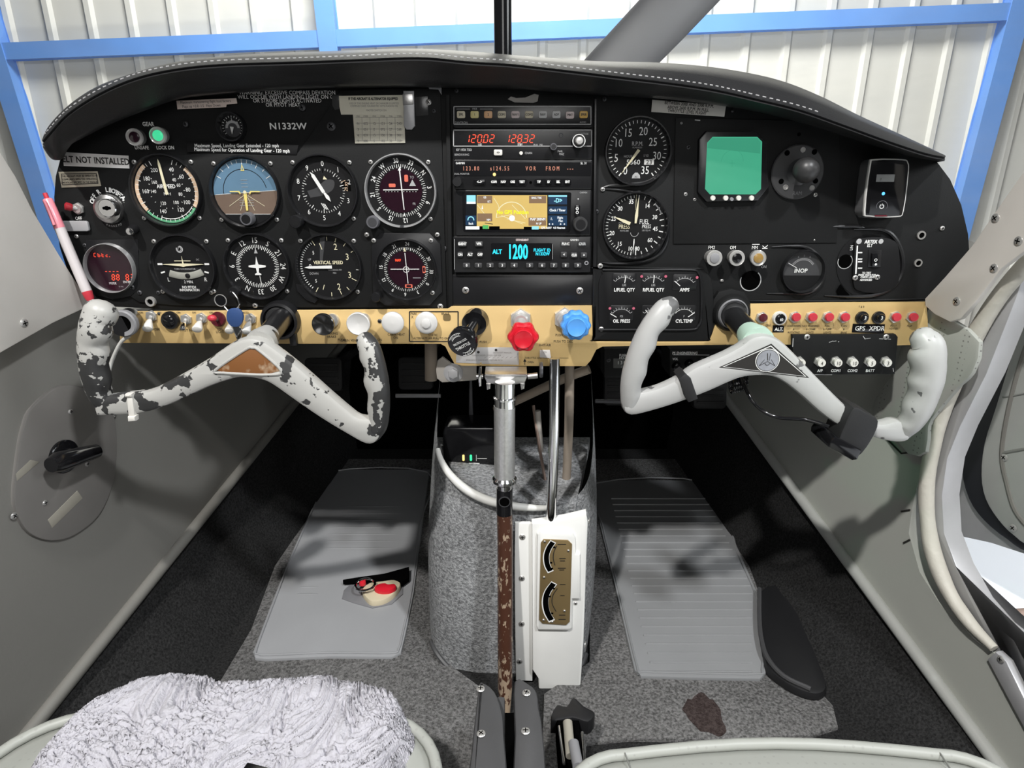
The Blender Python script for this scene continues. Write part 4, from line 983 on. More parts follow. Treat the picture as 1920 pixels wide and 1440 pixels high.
for x in xs:
    t, s_, l_ = top(x), seam(x), low(x)
    pt = onY(x, t, YF + 0.045); ps = onY(x, s_, YF); pl = onY(x, l_, YF + 0.03)
    X = ps.x; w_ = min(1, (x - 79) / 60, (1773 - x) / 60); w_ = max(0.05, w_) ** 0.5
    pt = onY(x, t, YF + 0.045 * w_ + .02 * (1 - w_)); pl = onY(x, l_ - 5 * w_, YF + 0.02 + 0.012 * w_); pl.z = max(pl.z, 0) * 0 + onY(x, l_, D + .003).z + 0.0006; ps = onY(x, s_, YF + 0.02 * (1 - w_))
    mid = pl.lerp(ps, 0.55); mid.y -= 0.004 * w_; m2 = ps.lerp(pt, 0.5); m2.y -= 0.006 * w_; m2.z += 0.001
    back = Vector((pt.x * 0.97, 1.15, pt.z - 0.015)); bk2 = Vector((pt.x * .86, 1.30, pt.z - 0.05 - .03 * (1 - w_)))
    und = onY(x, l_, D + 0.003); lo = pl + Vector((0, 0.012 * w_, -0.001 * w_))
    prof = [bk2, back, pt + Vector((0, 0.06, 0.001)), pt, m2, ps + Vector((0, -0.0012, 0.0012)), ps + Vector((0, 0.0012, 0)), ps + Vector((0, -0.001, -0.002)), mid, ps.lerp(pl, .8) + Vector((0, 0.002, 0)), pl, lo, und]
    M_ = len(prof); vs_ += [tuple(p - G0) for p in prof]; seamP.append(ps)
b = MB(); b.add(vs_, [(i * M_ + j, i * M_ + j + 1, (i + 1) * M_ + j + 1, (i + 1) * M_ + j) for i in range(len(xs) - 1) for j in range(M_ - 1)] + [tuple(range(M_)), tuple((len(xs) - 1) * M_ + j for j in range(M_))[::-1]], 'glare_vinyl')
b.build('padded_hood', r, sharp=60)
b = MB(); L_ = 0; seamS = catmull(seamP[4:84], 12)
acc = 0; on = True; cur = [seamS[0]]; stp = 0.0028; segs = []
for a_, c_ in zip(seamS, seamS[1:]):
    acc += (c_ - a_).length; cur.append(c_)
    if acc > stp:
        if on: segs.append((cur[0], cur[-1]))
        on = not on; acc = 0; cur = [c_]
for a_, c_ in segs: b.tube([a_ - G0 + Vector((0, -0.002, 0.0042)), c_ - G0 + Vector((0, -0.002, 0.0042))], 0.00055, 'stitch', 5)



b.build('stitching', r)
# post and propeller beyond
b = MB(); A = onY(943.5, 136, .93); B = onY(939, -420, .93); b.tube([A, A.lerp(B, .5), B], 0.0115, 'gloss_black', 24); solo(b, 'windshield_post', 'glossy black vertical tube in the centre of the windshield', 'post')
PYY = 2.1
P1, P2 = onY(1158, 122, PYY), onY(1282, -8, PYY); dv = (P2 - P1); e = dv.normalized(); s_ = e.cross(Vector((0, 1, 0))).normalized()
hw = 52 / F * PYY * 0.93
vs_ = []; NB = 14
for i in range(NB + 1):
    t = -0.9 + 3.2 * i / NB; c = P1 + dv * t; tw = math.radians(14 - 6 * i / NB); w_ = hw * (1.0 - 0.10 * abs(i / NB - .5))
    for k in range(20):
        a = 2 * PI * k / 20; u = math.cos(a) * w_; v = math.sin(a) * 0.016
        vs_.append(tuple(c + s_ * (u * math.cos(tw) - v * math.sin(tw)) + Vector((0, 1, 0)) * (u * math.sin(tw) + v * math.cos(tw))))
b = MB(); b.add(vs_, [(i * 20 + k, i * 20 + (k + 1) % 20, (i + 1) * 20 + (k + 1) % 20, (i + 1) * 20 + k) for i in range(NB) for k in range(20)] + [tuple(range(20))[::-1], tuple(NB * 20 + k for k in range(20))], 'prop_grey')
solo(b, 'propeller', 'grey propeller blade slanting up outside the windshield', 'propeller')

# ================================================================ YOKES
ZL = zoomer(130, 540, 630 / 1920); ZR = zoomer(1130, 540, 670 / 1920)
def poly_h(pts, Yf, O):   # outline in the yoke's local frame (x right, y up, z to pilot)
    return [((onY(x, y, Yf).x - O.x), (onY(x, y, Yf).z - O.z)) for x, y in pts]
YY = 0.655
def yoke(label, Z, hub, shaft_px, body, g1, g2, paint, wearb, g1w, g2w, bevel=0.0048):
    O = onY(*hub, YY); r = thing('control_yoke', label, 'yoke', tuple(O), (PI / 2, 0, 0))
    loc = lambda px, py, dy=0.0: (onY(px, py, YY + dy).x - O.x, onY(px, py, YY + dy).z - O.z, -dy)
    o = smc([Z(*q) for q in body], 3)
    o = [loc(x, y)[:2] for x, y in o]
    b = MB()
    # thick rounded casting with a raised web: front and back rings
    n = len(o); s0 = o if area2(o) > 0 else o[::-1]; ww = []
    rings = [(inset(s0, bevel), -0.013), (inset(s0, bevel * .3), -0.011), (s0, -0.006), (s0, 0.0), (inset(s0, bevel * .3), 0.0045), (inset(s0, bevel), 0.0065)]
    vs2 = [(p[0], p[1], z) for R_, z in rings for p in R_]; ww = [wearb(p[0], p[1]) + (0.035 if z < 0.003 else 0) for R_, z in rings for p in R_]
    fs = [(k * n + i, k * n + (i + 1) % n, (k + 1) * n + (i + 1) % n, (k + 1) * n + i) for k in range(len(rings) - 1) for i in range(n)]
    from mathutils.geometry import tessellate_polygon
    tri = tessellate_polygon([[Vector((p[0], p[1], 0)) for p in rings[-1][0]]])
    for a_, b_, c_ in tri:
        A3, B3, C3_ = (Vector((*rings[-1][0][q_], 0)) for q_ in (a_, b_, c_)); up_ = (B3 - A3).cross(C3_ - A3).z
        if abs(up_) < 1e-12: continue
        if up_ < 0: a_, c_ = c_, a_
        o_ = (len(rings) - 1) * n; fs.append((o_ + a_, o_ + b_, o_ + c_)); fs.append((c_, b_, a_))
    b.add(vs2, fs, paint, None, ww); b.build('crossbar', r)
    for nm, g, wf in (('grip', g1, g1w), ('grip', g2, g2w)):
        P = catmull([Vector(loc(*Z(x, y), dy)) for x, y, hwid, dy in g], 5); R_ = catmull([Vector((hwid, 0, 0)) for x, y, hwid, dy in g], 5)
        kk = abs((onY(1001, 700, YY) - onY(1000, 700, YY)).x) * (Z(1, 0)[0] - Z(0, 0)[0]); rad = [q.x * kk for q in R_]; N = len(P)
        # finger bumps on the inner side
        b = MB(); n_ = 28; vs2 = []; wv = []
        inner = 1 if (g is g1) else -1
        for i in range(N):
            t = (P[min(i + 1, N - 1)] - P[max(i - 1, 0)]).normalized(); u = Vector((0, 0, 1)); u = (u - t * u.dot(t)).normalized(); v = t.cross(u)
            if v.x * inner < 0: v = -v
            f = i / (N - 1); bump = 0.10 * math.cos(2 * PI * 4.3 * f) if 0.12 < f < 0.92 else 0
            for k in range(n_):
                a = 2 * PI * k / n_; ca, sa = math.cos(a), math.sin(a)
                side_ = max(0, sa); rr = rad[i] * (1 + bump * side_ ** 1.5 + (0.02 * noise.noise(Vector((i * .4, k * .5, 0)))))
                vs2.append(tuple(P[i] + u * (rr * 0.95 * ca) + v * (rr * sa))); wv.append(wf(f, sa, ca))
        flip = (P[1] - P[0]).normalized().cross(Vector((0, 0, 1))).x * inner < 0
        fs = []
        for i in range(N - 1):
            for k in range(n_):
                j = (k + 1) % n_; q = (i * n_ + k, i * n_ + j, (i + 1) * n_ + j, (i + 1) * n_ + k); fs.append(q[::-1] if flip else q)
        # rounded ends
        for e_, i0, dr in ((0, 0, -1), (1, N - 1, 1)):
            t = (P[1] - P[0]).normalized() if e_ == 0 else (P[-1] - P[-2]).normalized()
            base = [Vector(v) for v in vs2[i0 * n_:(i0 + 1) * n_]]; c = P[i0]; prev = [i0 * n_ + k for k in range(n_)]
            for s in (1, 2, 3, 4):
                an = s / 4 * PI / 2 * 0.97; idx = []
                for k in range(n_):
                    vs2.append(tuple(c + (base[k] - c) * math.cos(an) + t * dr * rad[i0] * 0.75 * math.sin(an))); wv.append(wv[i0 * n_ + k]); idx.append(len(vs2) - 1)
                for k in range(n_):
                    j = (k + 1) % n_; q = (prev[k], prev[j], idx[j], idx[k]) if (dr > 0) != flip else (prev[j], prev[k], idx[k], idx[j]); fs.append(q)
                prev = idx
            fs.append(tuple(prev) if (dr > 0) != flip else tuple(prev)[::-1])
        b.add(vs2, fs, 'yoke_grip_paint' if paint == 'yoke_paint' else paint, None, wv); b.build(nm, r)
    return r, O, loc
left_body = [(160, 622), (225, 612), (350, 597), (470, 580), (545, 545), (650, 490), (800, 402), (905, 330), (965, 296), (1030, 280), (1100, 290), (1180, 338), (1330, 455), (1500, 605), (1600, 690), (1660, 732), (1740, 745), (1790, 800), (1760, 870), (1700, 884), (1600, 832), (1450, 742), (1300, 640), (1160, 542), (1080, 514), (1000, 506), (930, 517), (800, 562), (650, 632), (520, 684), (400, 713), (230, 722), (165, 716)]
r, OL, lc = yoke('chipped white left control yoke with worn dark grips', ZL, (487, 668), None, left_body,
    [(184, 136, 88, 0), (160, 190, 84, -.004), (146, 245, 82, -.006), (136, 310, 80, -.004), (137, 390, 79, -.004), (146, 470, 78, -.003), (160, 550, 72, 0), (180, 615, 64, .002), (206, 665, 54, .004)],
    [(1688, 292, 50, 0), (1712, 340, 62, -.003), (1738, 420, 64, -.005), (1754, 510, 68, -.005), (1766, 600, 66, -.004), (1770, 700, 62, 0), (1762, 780, 58, .002), (1738, 832, 50, .004)],
    'yoke_paint', lambda x, y: 0.022 + (0.06 if x < -0.03 and y < -0.008 else 0.0) + (0.05 if x < -.09 else 0),
    lambda f, s, c: (0.045 if f < 0.46 else (0.27 if f > 0.54 else 0.045 + (f - .46) * 2.8)) - (0.16 if f > .5 and s < -0.6 else 0),
    lambda f, s, c: 0.09 + (0.10 * f if s < 0.4 else -0.05) + (0.16 if s < -0.6 else 0) + (.15 if f > .85 else 0))
zz = lambda x, y, dy=0.0: lc(*ZL(x, y), dy)
# rusty recess in the hub
b = MB(); tri = [zz(*q)[:2] for q in ((848, 458), (1022, 345), (1060, 335), (1095, 350), (1222, 462), (1150, 480), (1000, 476), (900, 470))]
b.prism(tri, 0.0060, 0.0069, 'rust', 0.0003, None, 0.03); b.build('rusty_recess', r)
b = MB(); rim_ = catmull([Vector((*zz(*q)[:2], 0.0066)) for q in ((848, 460), (1020, 342), (1060, 332), (1098, 347), (1225, 464), (1150, 484), (1000, 480), (900, 474))], 4, True)
b.tube(rim_, 0.0016, 'yoke_paint', 8, closed=True); b.build('recess_rim', r)
b = MB(); c1 = zz(372, 655)
b.prism([zz(*q)[:2] for q in ((350, 590), (382, 590), (398, 720), (362, 722))], 0.004, 0.0085, 'switch_white', 0.001); b.prism([zz(*q)[:2] for q in ((360, 716), (404, 714), (406, 742), (362, 746))], 0.003, 0.0105, 'switch_white', 0.002)
b.prism([zz(*q)[:2] for q in ((344, 590), (384, 588), (386, 606), (346, 608))], 0.003, 0.0105, 'switch_white', 0.002); b.build('cable_tie', r)
def shaft(r, O, base, hubpx, r_px, label=None):
    A = onY(*base, D - .006) ; B = onY(*hubpx, YY + .012)
    def L(P): return Vector((P.x - O.x, P.z - O.z, O.y - P.y))
    b = MB(); b.tube([L(A), L(B)], r_px * K(600), 'bezel_black', 28); b.build('shaft', r)
    b = MB(); b.tube([L(B.lerp(A, .28)), L(B.lerp(A, .04)), L(B + (B - A) * .06)], [r_px * K(600) * 1.0, r_px * K(600) * 1.35, r_px * K(600) * 1.35], 'yoke_paint' if label is None else label, 28, wear=0.08 if label is None else 0); b.build('hub', r)
shaft(r, OL, (532, 592), (490, 645), 19)
right_body = [(120, 600), (160, 560), (215, 550), (300, 527), (400, 480), (480, 425), (560, 388), (660, 345), (740, 300), (790, 262), (850, 248), (910, 258), (965, 292), (1040, 365), (1150, 480), (1280, 610), (1370, 690), (1440, 712), (1500, 722), (1580, 705), (1640, 740), (1640, 800), (1590, 822), (1500, 812), (1400, 780), (1300, 755), (1235, 718), (1150, 655), (1050, 565), (950, 490), (880, 468), (780, 470), (700, 490), (560, 552), (400, 612), (250, 658), (150, 678), (110, 650)]
r, OR_, lc = yoke('clean white right control yoke with black straps and triangular emblem', ZR, (1435, 668), None, right_body,
    [(368, 88, 46, 0), (335, 112, 56, -.003), (290, 170, 60, -.005), (245, 240, 60, -.006), (210, 320, 62, -.006), (182, 400, 62, -.005), (160, 480, 60, -.003), (150, 560, 56, 0), (148, 625, 50, .003)],
    [(1715, 262, 62, 0), (1745, 310, 82, -.004), (1745, 390, 88, -.006), (1742, 480, 86, -.006), (1722, 560, 82, -.005), (1690, 650, 76, -.003), (1650, 720, 66, 0), (1612, 770, 50, .003)],
    'yoke_paint_clean', lambda x, y: 0.03,
    lambda f, s, c: (0.13 if f < 0.18 else 0.03) + (0.10 if s < -0.85 else 0),
    lambda f, s, c: (0.14 if f < 0.1 else 0.03) + (0.07 if s > 0.6 else 0))
zz = lambda x, y, dy=0.0: lc(*ZR(x, y), dy)
b = MB(); T0 = [zz(*q)[:2] for q in ((893, 290), (615, 416), (1095, 472))]
b.poly(T0, 0.0068, 'ink_black'); b.poly(inset(T0 if area2(T0) > 0 else T0[::-1], 0.0016), 0.0070, 'ink_white'); b.poly(inset(T0 if area2(T0) > 0 else T0[::-1], 0.0025), 0.0072, 'ink_black')
c = zz(872, 378)
b.poly(circ(c[0], c[1], 0.0128, 36), 0.0074, 'ink_white'); b.poly(circ(c[0], c[1], 0.0120, 36), 0.0076, 'ink_black'); b.poly(circ(c[0], c[1], 0.0114, 36), 0.0078, 'emblem_silver')

b.line(c[0], c[1] - .001, c[0] - .0085, c[1] - .006, 0.0005, 0.008, 'ink_black'); b.line(c[0], c[1] - .001, c[0] + .0085, c[1] - .006, 0.0005, 0.008, 'ink_black')
b.line(c[0] - .0035, c[1] + .001, c[0] - .0085, c[1] - .006, 0.0005, 0.008, 'ink_black'); b.line(c[0] + .0035, c[1] + .001, c[0] + .0085, c[1] - .006, 0.0005, 0.008, 'ink_black')
b.line(c[0], c[1], c[0] - .0012, c[1] + .008, 0.0008, 0.008, 'ink_black'); b.line(c[0] + .0016, c[1], c[0] + .002, c[1] + .008, 0.0005, 0.008, 'ink_black'); b.arc(c[0], c[1] - .003, 0.002, 0.0026, 90, 270, 0.008, 'ink_black', 12)
b.build('emblem', r)
for nm, pts, z1 in (('strap', ((398, 470), (430, 444), (462, 470), (500, 580), (450, 600), (425, 560)), 0.0105), ):
    b = MB(); b.prism([zz(*q)[:2] for q in pts], -0.015, z1, 'rubber_black', 0.002); b.build(nm, r)
b = MB(); b.prism(smc([zz(*q)[:2] for q in ((1306, 612), (1370, 636), (1437, 684), (1400, 785), (1330, 872), (1270, 852), (1226, 800), (1258, 705))], 3), -0.016, 0.018, 'rubber_black', 0.0025); b.build('wide_strap', r, 'wide black strap wrapped round the arm')
b = MB(); b.prism([zz(*q)[:2] for q in ((1172, 790), (1200, 755), (1340, 830), (1318, 880), (1290, 884), (1170, 815))], -0.024, 0.022, 'gloss_black', 0.003); b.build('switch_box', r)
shaft(r, OR_, (1370, 588), (1418, 640), 20, 'mint')
# cable on the right yoke
def ypt(x, y, Y): return onY(*ZR(x, y), Y)
b = MB(); b.tube(catmull([ypt(740, 470, .69), ypt(765, 530, .68), ypt(800, 600, .67), ypt(860, 660, .665), ypt(930, 692, .66), ypt(1000, 700, .66), ypt(1080, 705, .66), ypt(1160, 725, .655), ypt(1215, 745, .65)], 6), 0.0022, 'gloss_black', 10)
solo(b, 'push_to_talk_cable', 'black cable hanging from the right shaft to the wide strap', 'cable')
b = MB(); P = []
A = ypt(690, 500, .70); B = ypt(770, 480, .70)
for i in range(160):
    t = i / 159; a = t * 2 * PI * 7; cc = A.lerp(B, t); P.append(cc + Vector((0.0, math.cos(a) * 0.010, math.sin(a) * 0.010 - .004)))
b.tube(P, 0.0016, 'gloss_black', 8); solo(b, 'coiled_cord', 'coiled black cord bundled under the right yoke hub', 'cord')

# ================================================================ INSTRUMENT PANEL
W0 = onY(960, 400, D); r = thing('instrument_panel', 'black metal instrument panel carrying all the round gauges', 'instrument panel', (0, D, W0.z), (PI / 2, 0, 0)); PZ = W0.z
def pl(px, py, h=0.0): p = onY(px, py, D - h); return (p.x, p.z - PZ)
PANEL = r
outl = [pl(*q) for q in [(150, 572), (140, 545), (126, 508), (112, 465), (104, 420), (101, 370), (104, 330), (112, 300), (150, 250), (230, 205), (330, 170), (440, 150), (600, 140), (960, 140), (1200, 152), (1400, 175), (1560, 215), (1690, 265), (1752, 296), (1782, 336), (1803, 384), (1816, 440), (1818, 475), (1806, 520), (1790, 560), (1778, 590), (960, 590), (500, 590)]]
b = MB(); b.prism(outl, -0.004, 0.0, 'panel_black', 0.0008)
T = lambda s, x, y, h, m_='ink_white', **k: b.text(s, *pl(x, y), h * K(y), m_, 0.0026 if x < 830 else 0.0005, **k)
T('WARNING: EXCESSIVE COMPASS DEVATION', 540, 174, 6.5, sx=1.12); T('WILL OCCUR WITH LANDING LIGHT ON OR', 540, 182, 6.5, sx=1.12)
T('OR STROBE LIGHTS ACTIVATED', 540, 189, 6.5, sx=1.1); T('OR PITOT HEAT', 532, 197, 6.5, sx=1.1)
T('GEAR', 280, 233, 7, bold=.05); T('UNSAFE', 268, 277, 6, bold=.05); T('LOCK DN', 312, 277, 6, bold=.05)
T('N1332W', 541, 237, 11, bold=.05, sx=1.35); T('OFF', 150, 409, 6)
T('BFG', 1342, 249, 6)
for s, x, y in (('FM2', 1334, 464), ('OM', 1374, 464), ('MM', 1415, 464)): T(s, x, y, 6)
T('K', 1434, 463, 10, rot=-90); T('ON', 1432, 500, 5, 'ink_dim'); b.line(*pl(1410, 458), *pl(1424, 458), 0.0008, 0.0005, 'ink_white')
b.build('panel_sheet', r)
def vsil(pts): return [pl(*q) for q in pts]
# removable flight panel, raised plate
b = MB(); b.prism(vsil([(826, 166), (838, 577), (540, 576), (420, 574), (330, 572), (262, 566), (236, 548), (256, 540), (262, 470), (244, 436), (232, 400), (240, 330), (330, 292), (420, 284), (560, 286), (640, 170), (740, 166)]), 0.0, 0.0022, 'panel_black', 0.0006); b.build('flight_panel_plate', r)
# radio rack frame
b = MB(); b.prism(vsil([(1113, 186), (1119, 186), (1116, 574), (1110, 574)]), 0, 0.007, 'bezel_black', 0.0008); b.prism(vsil([(836, 178), (844, 178), (850, 574), (842, 574)]), 0, 0.006, 'panel_black', 0.0008); b.build('rack_rails', r)
# pressed ridges of the right panel
def ridge(pts, w=0.0024, name='pressed_ridge', m_='bezel_black', h=1.0):
    b = MB(); P = catmull([Vector((*pl(x, y), 0.0008)) for x, y in pts], 5); n_ = len(P); b.tube(P, [w * min(1, .25 + 4 * min(i, n_ - 1 - i) / n_) for i in range(n_)], m_, 8, ref=(0, 0, 1), sy=h); b.build(name, r)
ridge([(1128, 352), (1145, 348), (1180, 346), (1215, 340), (1240, 322), (1256, 292), (1258, 270), (1252, 248)])
ridge([(1130, 354), (1170, 357), (1215, 366), (1243, 392), (1252, 425), (1247, 458), (1228, 482), (1195, 492), (1150, 494), (1128, 492)])
ridge([(1446, 463), (1480, 461), (1510, 463), (1530, 476), (1543, 496), (1543, 520), (1530, 540), (1510, 549), (1480, 550), (1437, 550)], 0.0022)
ridge([(1556, 425), (1600, 424), (1620, 427)], 0.002); ridge([(1600, 430), (1650, 430), (1675, 444), (1690, 475), (1690, 510), (1672, 538), (1640, 552), (1600, 556), (1545, 554)], 0.0026)
ridge([(1395, 564), (1560, 564), (1735, 560)], 0.0014)
b = MB(); b.poly(vsil(circ(1628, 500, 60, 40)), 0.0006, 'face_black'); b.build('recess', r)
b = MB(); b.prism(vsil([(1266, 221), (1568, 228), (1575, 300), (1568, 455), (1262, 457)]), 0, 0.0016, 'panel_black', 0.0005); b.build('cover_plate', r)
# holes of the bare sheet as flat discs, their inner dark painted; screws
for x, y, rr in ((1407, 526, 18.5), (1584, 490, 13)):
    b = MB(); c = pl(x, y); k = K(y); b.poly(circ(*c, rr * k), 0.0007, 'deep_black'); b.arc(*c, rr * k * .98, rr * k * 1.08, 40, 290, 0.0008, 'ink_dim'); b.build('dark_hole_disc', r)
b = MB(); c = pl(647, 236); b.poly(circ(*c, 6 * K(236)), 0.0007, 'deep_black'); b.arc(*c, 5.5 * K(236), 7 * K(236), 0, 360, 0.0008, 'screw_steel'); b.build('dark_hole_disc', r)
for x, y, rr in ((1727, 441, 6.5), (1721, 493, 6.0), (1618, 534, 5)):
    b = MB(); k = K(y); b.lathe([(rr * k * 1.25, 0), (rr * k * 1.2, .0016), (rr * k * .78, .0016), (rr * k * .75, 0.0008), (1e-5, 0.0008)], 'screw_steel', 20, (*pl(x, y), 0), cap=False); b.poly(circ(*pl(x, y), rr * k * .75), 0.0011, 'deep_black'); b.build('rivet_nut', r)
for x, y, rr, m_ in ((1766, 428, 4.5, 'screw_steel'), (1133, 186, 4, 'mount_grey'), (1130, 355, 4.5, 'screw_steel'), (1277, 231, 2.5, 'ink_dim'), (1290, 276, 4.5, 'mount_grey'), (1285, 364, 4, 'screw_steel'), (1302, 374, 3.5, 'screw_steel'),
                  (1528, 365, 4.5, 'screw_steel'), (1373, 208, 3, 'mount_grey'), (1616, 260, 3, 'mount_grey'), (1353, 526, 3.2, 'screw_steel'), (1526, 450, 2, 'screw_steel'), (1497, 252, 4, 'deep_black'),
                  (144, 443, 4, 'screw_steel'), (160, 460, 4, 'mount_grey'), (350, 233, 5, 'mount_grey'), (568, 202, 6, 'mount_grey'), (622, 237, 8, 'mount_grey'), (804, 192, 5.5, 'screw_steel'),
                  (814, 208, 4, 'mount_grey'), (826, 574, 5.5, 'screw_steel'), (480, 572, 5, 'screw_steel'), (184, 548, 3.4, 'screw_steel'), (240, 545, 3.4, 'screw_steel'), (250, 538, 5, 'mount_grey'), (264, 548, 4.5, 'mount_grey'), (299, 548, 4, 'mount_grey'), (398, 548, 4, 'screw_steel'),
                  (856, 170, 4, 'mount_grey'), (1118, 397, 5, 'mount_grey'), (833, 466, 5, 'mount_grey')):
    c = pl(x, y); screw(r, c[0], c[1], 0.0022 if 240 < x < 830 and y > 190 else 0.0004, rr * K(y), m_)
for x, y in ((1560, 300 + 4),): b = MB(); b.line(*pl(1561, 302), *pl(1559, 315), 0.0018, 0.0009, 'ink_dim'); b.build('scratch', r); b = MB(); b.line(*pl(1302, 225), *pl(1312, 226), 0.001, 0.0018, 'ink_dim'); b.build('scratch', r)
b = MB(); b.prism(vsil([(952, 186), (958, 181), (968, 184), (985, 183), (1002, 176), (1010, 178), (1008, 190), (1000, 193), (965, 192)]), 0, 0.0008, 'label_grey'); b.build('torn_tape', r)
c = pl(1548, 552); b = MB(); b.poly(vsil([(1567, 545), (1575, 532), (1585, 545), (1592, 552), (1585, 560), (1572, 558)]), 0.0012, 'deep_black'); b.build('crack', r)

# ---- dials
H0 = 0.0022
def dial(name, label, px, py, rpx, cat='gauge', ring='bezel_black', face='face_black', screws=True, group=None, h=H0, depth=0.0075, rimw=0.08, srr=None, sr=4.2, plate=True):
    t = PT(name, label, cat, px, py, group, h); R_ = t.R(rpx); f = R_ * (1 - rimw); t.rf = f; t.Rr = R_
    b = MB(); b.lathe([(R_, 0), (R_, depth * .5), (R_ * .985, depth), (f + (R_ - f) * .45, depth), (f, depth * .45), (f, 0.0010)], ring, 56, cap=False); b.build('bezel', t.root)
    t.face = MB(); t.face.poly(circ(0, 0, f * 1.005, 56), 0.0012, face)
    if screws:
        q = srr or R_ * 1.06 * .7071 * 1.04
        for sx in (-1, 1):
            for sy in (-1, 1): screw(t.root, sx * q * 1.02, sy * q * .98, 0.0002, sr * t.k)
    return t
def fin(t, needles=(), glass=True, hubr=0.06, hz=0.0030, hub='bezel_black'):
    t.face.build('dial_face', t.root)
    for nm, mb in needles: mb.build(nm, t.root)
    if glass:
        b = MB(); b.poly(circ(0, 0, t.rf * 1.0, 48), 0.0048, 'dial_glass'); b.build('glass', t.root)
def needle(t, a, L, w, m_='ink_white', tail=0.12, z=0.0030, tip=0.15, w0=None, cx=0, cy=0):
    b = MB(); q = math.radians(a); ux, uy = math.sin(q), math.cos(q); nx, ny = uy, -ux; f = t.rf; w = w * f; w0 = w if w0 is None else w0 * f
    pts = [(-ux * tail * f - nx * w0, -uy * tail * f - ny * w0), (ux * (L - tip) * f - nx * w, uy * (L - tip) * f - ny * w), (ux * L * f, uy * L * f), (ux * (L - tip) * f + nx * w, uy * (L - tip) * f + ny * w), (-ux * tail * f + nx * w0, -uy * tail * f + ny * w0)]
    b.prism([(x + cx, y + cy) for x, y in pts], z, z + 0.0005, m_); return b
def ticks(t, a0, a1, n, r1, r2, w, m_='ink_white', every=None, r1b=None, wb=None, skip=None):
    for i in range(n + 1):
        a = a0 + (a1 - a0) * i / n
        if skip and skip(i): continue
        big = every and i % every == 0
        t.face.tick(a, t.rf * (r1b if big and r1b else r1), t.rf * r2, t.rf * (wb if big and wb else w), 0.0016, m_)
def nums(t, lst, rr, size, m_='ink_white', radial=False, **k):
    for s, a in lst: t.face.num(s, a, rr * t.rf, size * t.rf, 0.0017, m_, radial, **k)

# airspeed
t = dial('airspeed_indicator', 'airspeed gauge with white and green arcs, leftmost big dial of upper row', 314, 357, 66)
f = t.face; F_ = t.rf
f.arc(0, 0, F_ * .86, F_ * .97, 45, 122, 0.0015, 'ink_tan'); f.arc(0, 0, F_ * .86, F_ * .97, 230, 322, 0.0015, 'ink_tan'); f.arc(0, 0, F_ * .90, F_ * .97, 124, 229, 0.0015, 'ink_green'); f.arc(0, 0, F_ * .84, F_ * .86, 124, 200, 0.0015, 'ink_white')
ticks(t, 20, 335, 35, .84, .94, .014, every=5, r1b=.80, wb=.022); ticks(t, 30, 310, 14, .52, .56, .014)
nums(t, [('40', 22), ('60', 52), ('80', 88), ('100', 122), ('120', 150), ('140', 200), ('160', 268), ('180', 302), ('200', 335)], .66, .12)
nums(t, [('40', 42), ('60', 68), ('80', 105), ('100', 148), ('120', 205), ('140', 266), ('160', 305)], .42, .10)
f.text('AIRSPEED', 0, .12 * F_, .11 * F_, 'ink_white', 0.0017, bold=.04); f.text('MPH', 0, -.10 * F_, .09 * F_, 'ink_white', 0.0017)
fin(t, [('needle', needle(t, -6, .92, .035, 'ink_cream', .12, w0=.045))])

# attitude
t = dial('attitude_indicator', 'attitude indicator with blue sky half and yellow aircraft symbol', 461, 360, 66, 'gauge')
f = t.face; F_ = t.rf
def chord(r_, y0, a_tilt, upper, n=40):
    pts = []; th = math.radians(a_tilt)
    for i in range(n + 1):
        y = None
        a = (math.acos(max(-1, min(1, y0 / r_)))) * (1 if upper else 1)
    a = math.acos(max(-1, min(1, y0 / r_)))
    rng = [(-a + 2 * a * i / n) for i in range(n + 1)] if upper else [(a + (2 * PI - 2 * a) * i / n) for i in range(n + 1)]
    return [(r_ * math.sin(q + th), r_ * math.cos(q + th)) for q in rng]
f.poly(circ(0, 0, F_ * .97), 0.0013, 'ai_ground'); f.poly(chord(F_ * .97, -0.02 * F_, -4, True), 0.0014, 'ai_sky'); f.arc(0, 0, F_ * .66, F_ * .68, -95, 80, 0.0015, 'bezel_black')
f.poly([(q[0] , q[1]) for q in chord(F_ * .985, -.66 * F_, 0, False)], 0.0019, 'bezel_black'); f.line(-.70 * F_, -.66 * F_, .70 * F_, -.66 * F_, .012 * F_, .002, 'ink_white')
for a in (-60, -45, -30, -20, -10, 0, 10, 20, 30, 45, 60): f.tick(a, F_ * (.80 if a % 30 == 0 else .85), F_ * .95, .018 * F_, .0017, 'ink_white')
f.poly([(-.06 * F_, .62 * F_), (.06 * F_, .62 * F_), (0, .82 * F_)], .0018, 'ink_yellow'); f.poly([(-.028 * F_, .65 * F_), (.028 * F_, .65 * F_), (0, .76 * F_)], .0019, 'ai_sky')
f.line(-.93 * F_, -.08 * F_, .93 * F_, .05 * F_, .012 * F_, .0016, 'ink_white')
for y in (.15, .25, .35): f.line(-.10 * F_, y * F_, .10 * F_, y * F_, .012 * F_, .0017, 'ink_dim')
for dx in (-1, 1): f.line(dx * .06 * F_, -.1 * F_, dx * .55 * F_, -.42 * F_, .012 * F_, .0017, 'ink_cream'); f.line(dx * .03 * F_, -.1 * F_, dx * .22 * F_, -.55 * F_, .012 * F_, .0017, 'ink_cream')
for y in (-.24, -.32, -.40): f.line(-.22 * F_, y * F_, .22 * F_, y * F_, .012 * F_, .0017, 'ink_dim')
b = MB()
for dx in (-1, 1): b.prism([(dx * .13 * F_, -.03 * F_), (dx * .17 * F_, .035 * F_), (dx * .46 * F_, .03 * F_), (dx * .46 * F_, 0), (dx * .2 * F_, 0), (dx * .15 * F_, -.07 * F_)], .0028, .0033, 'ink_yellow')
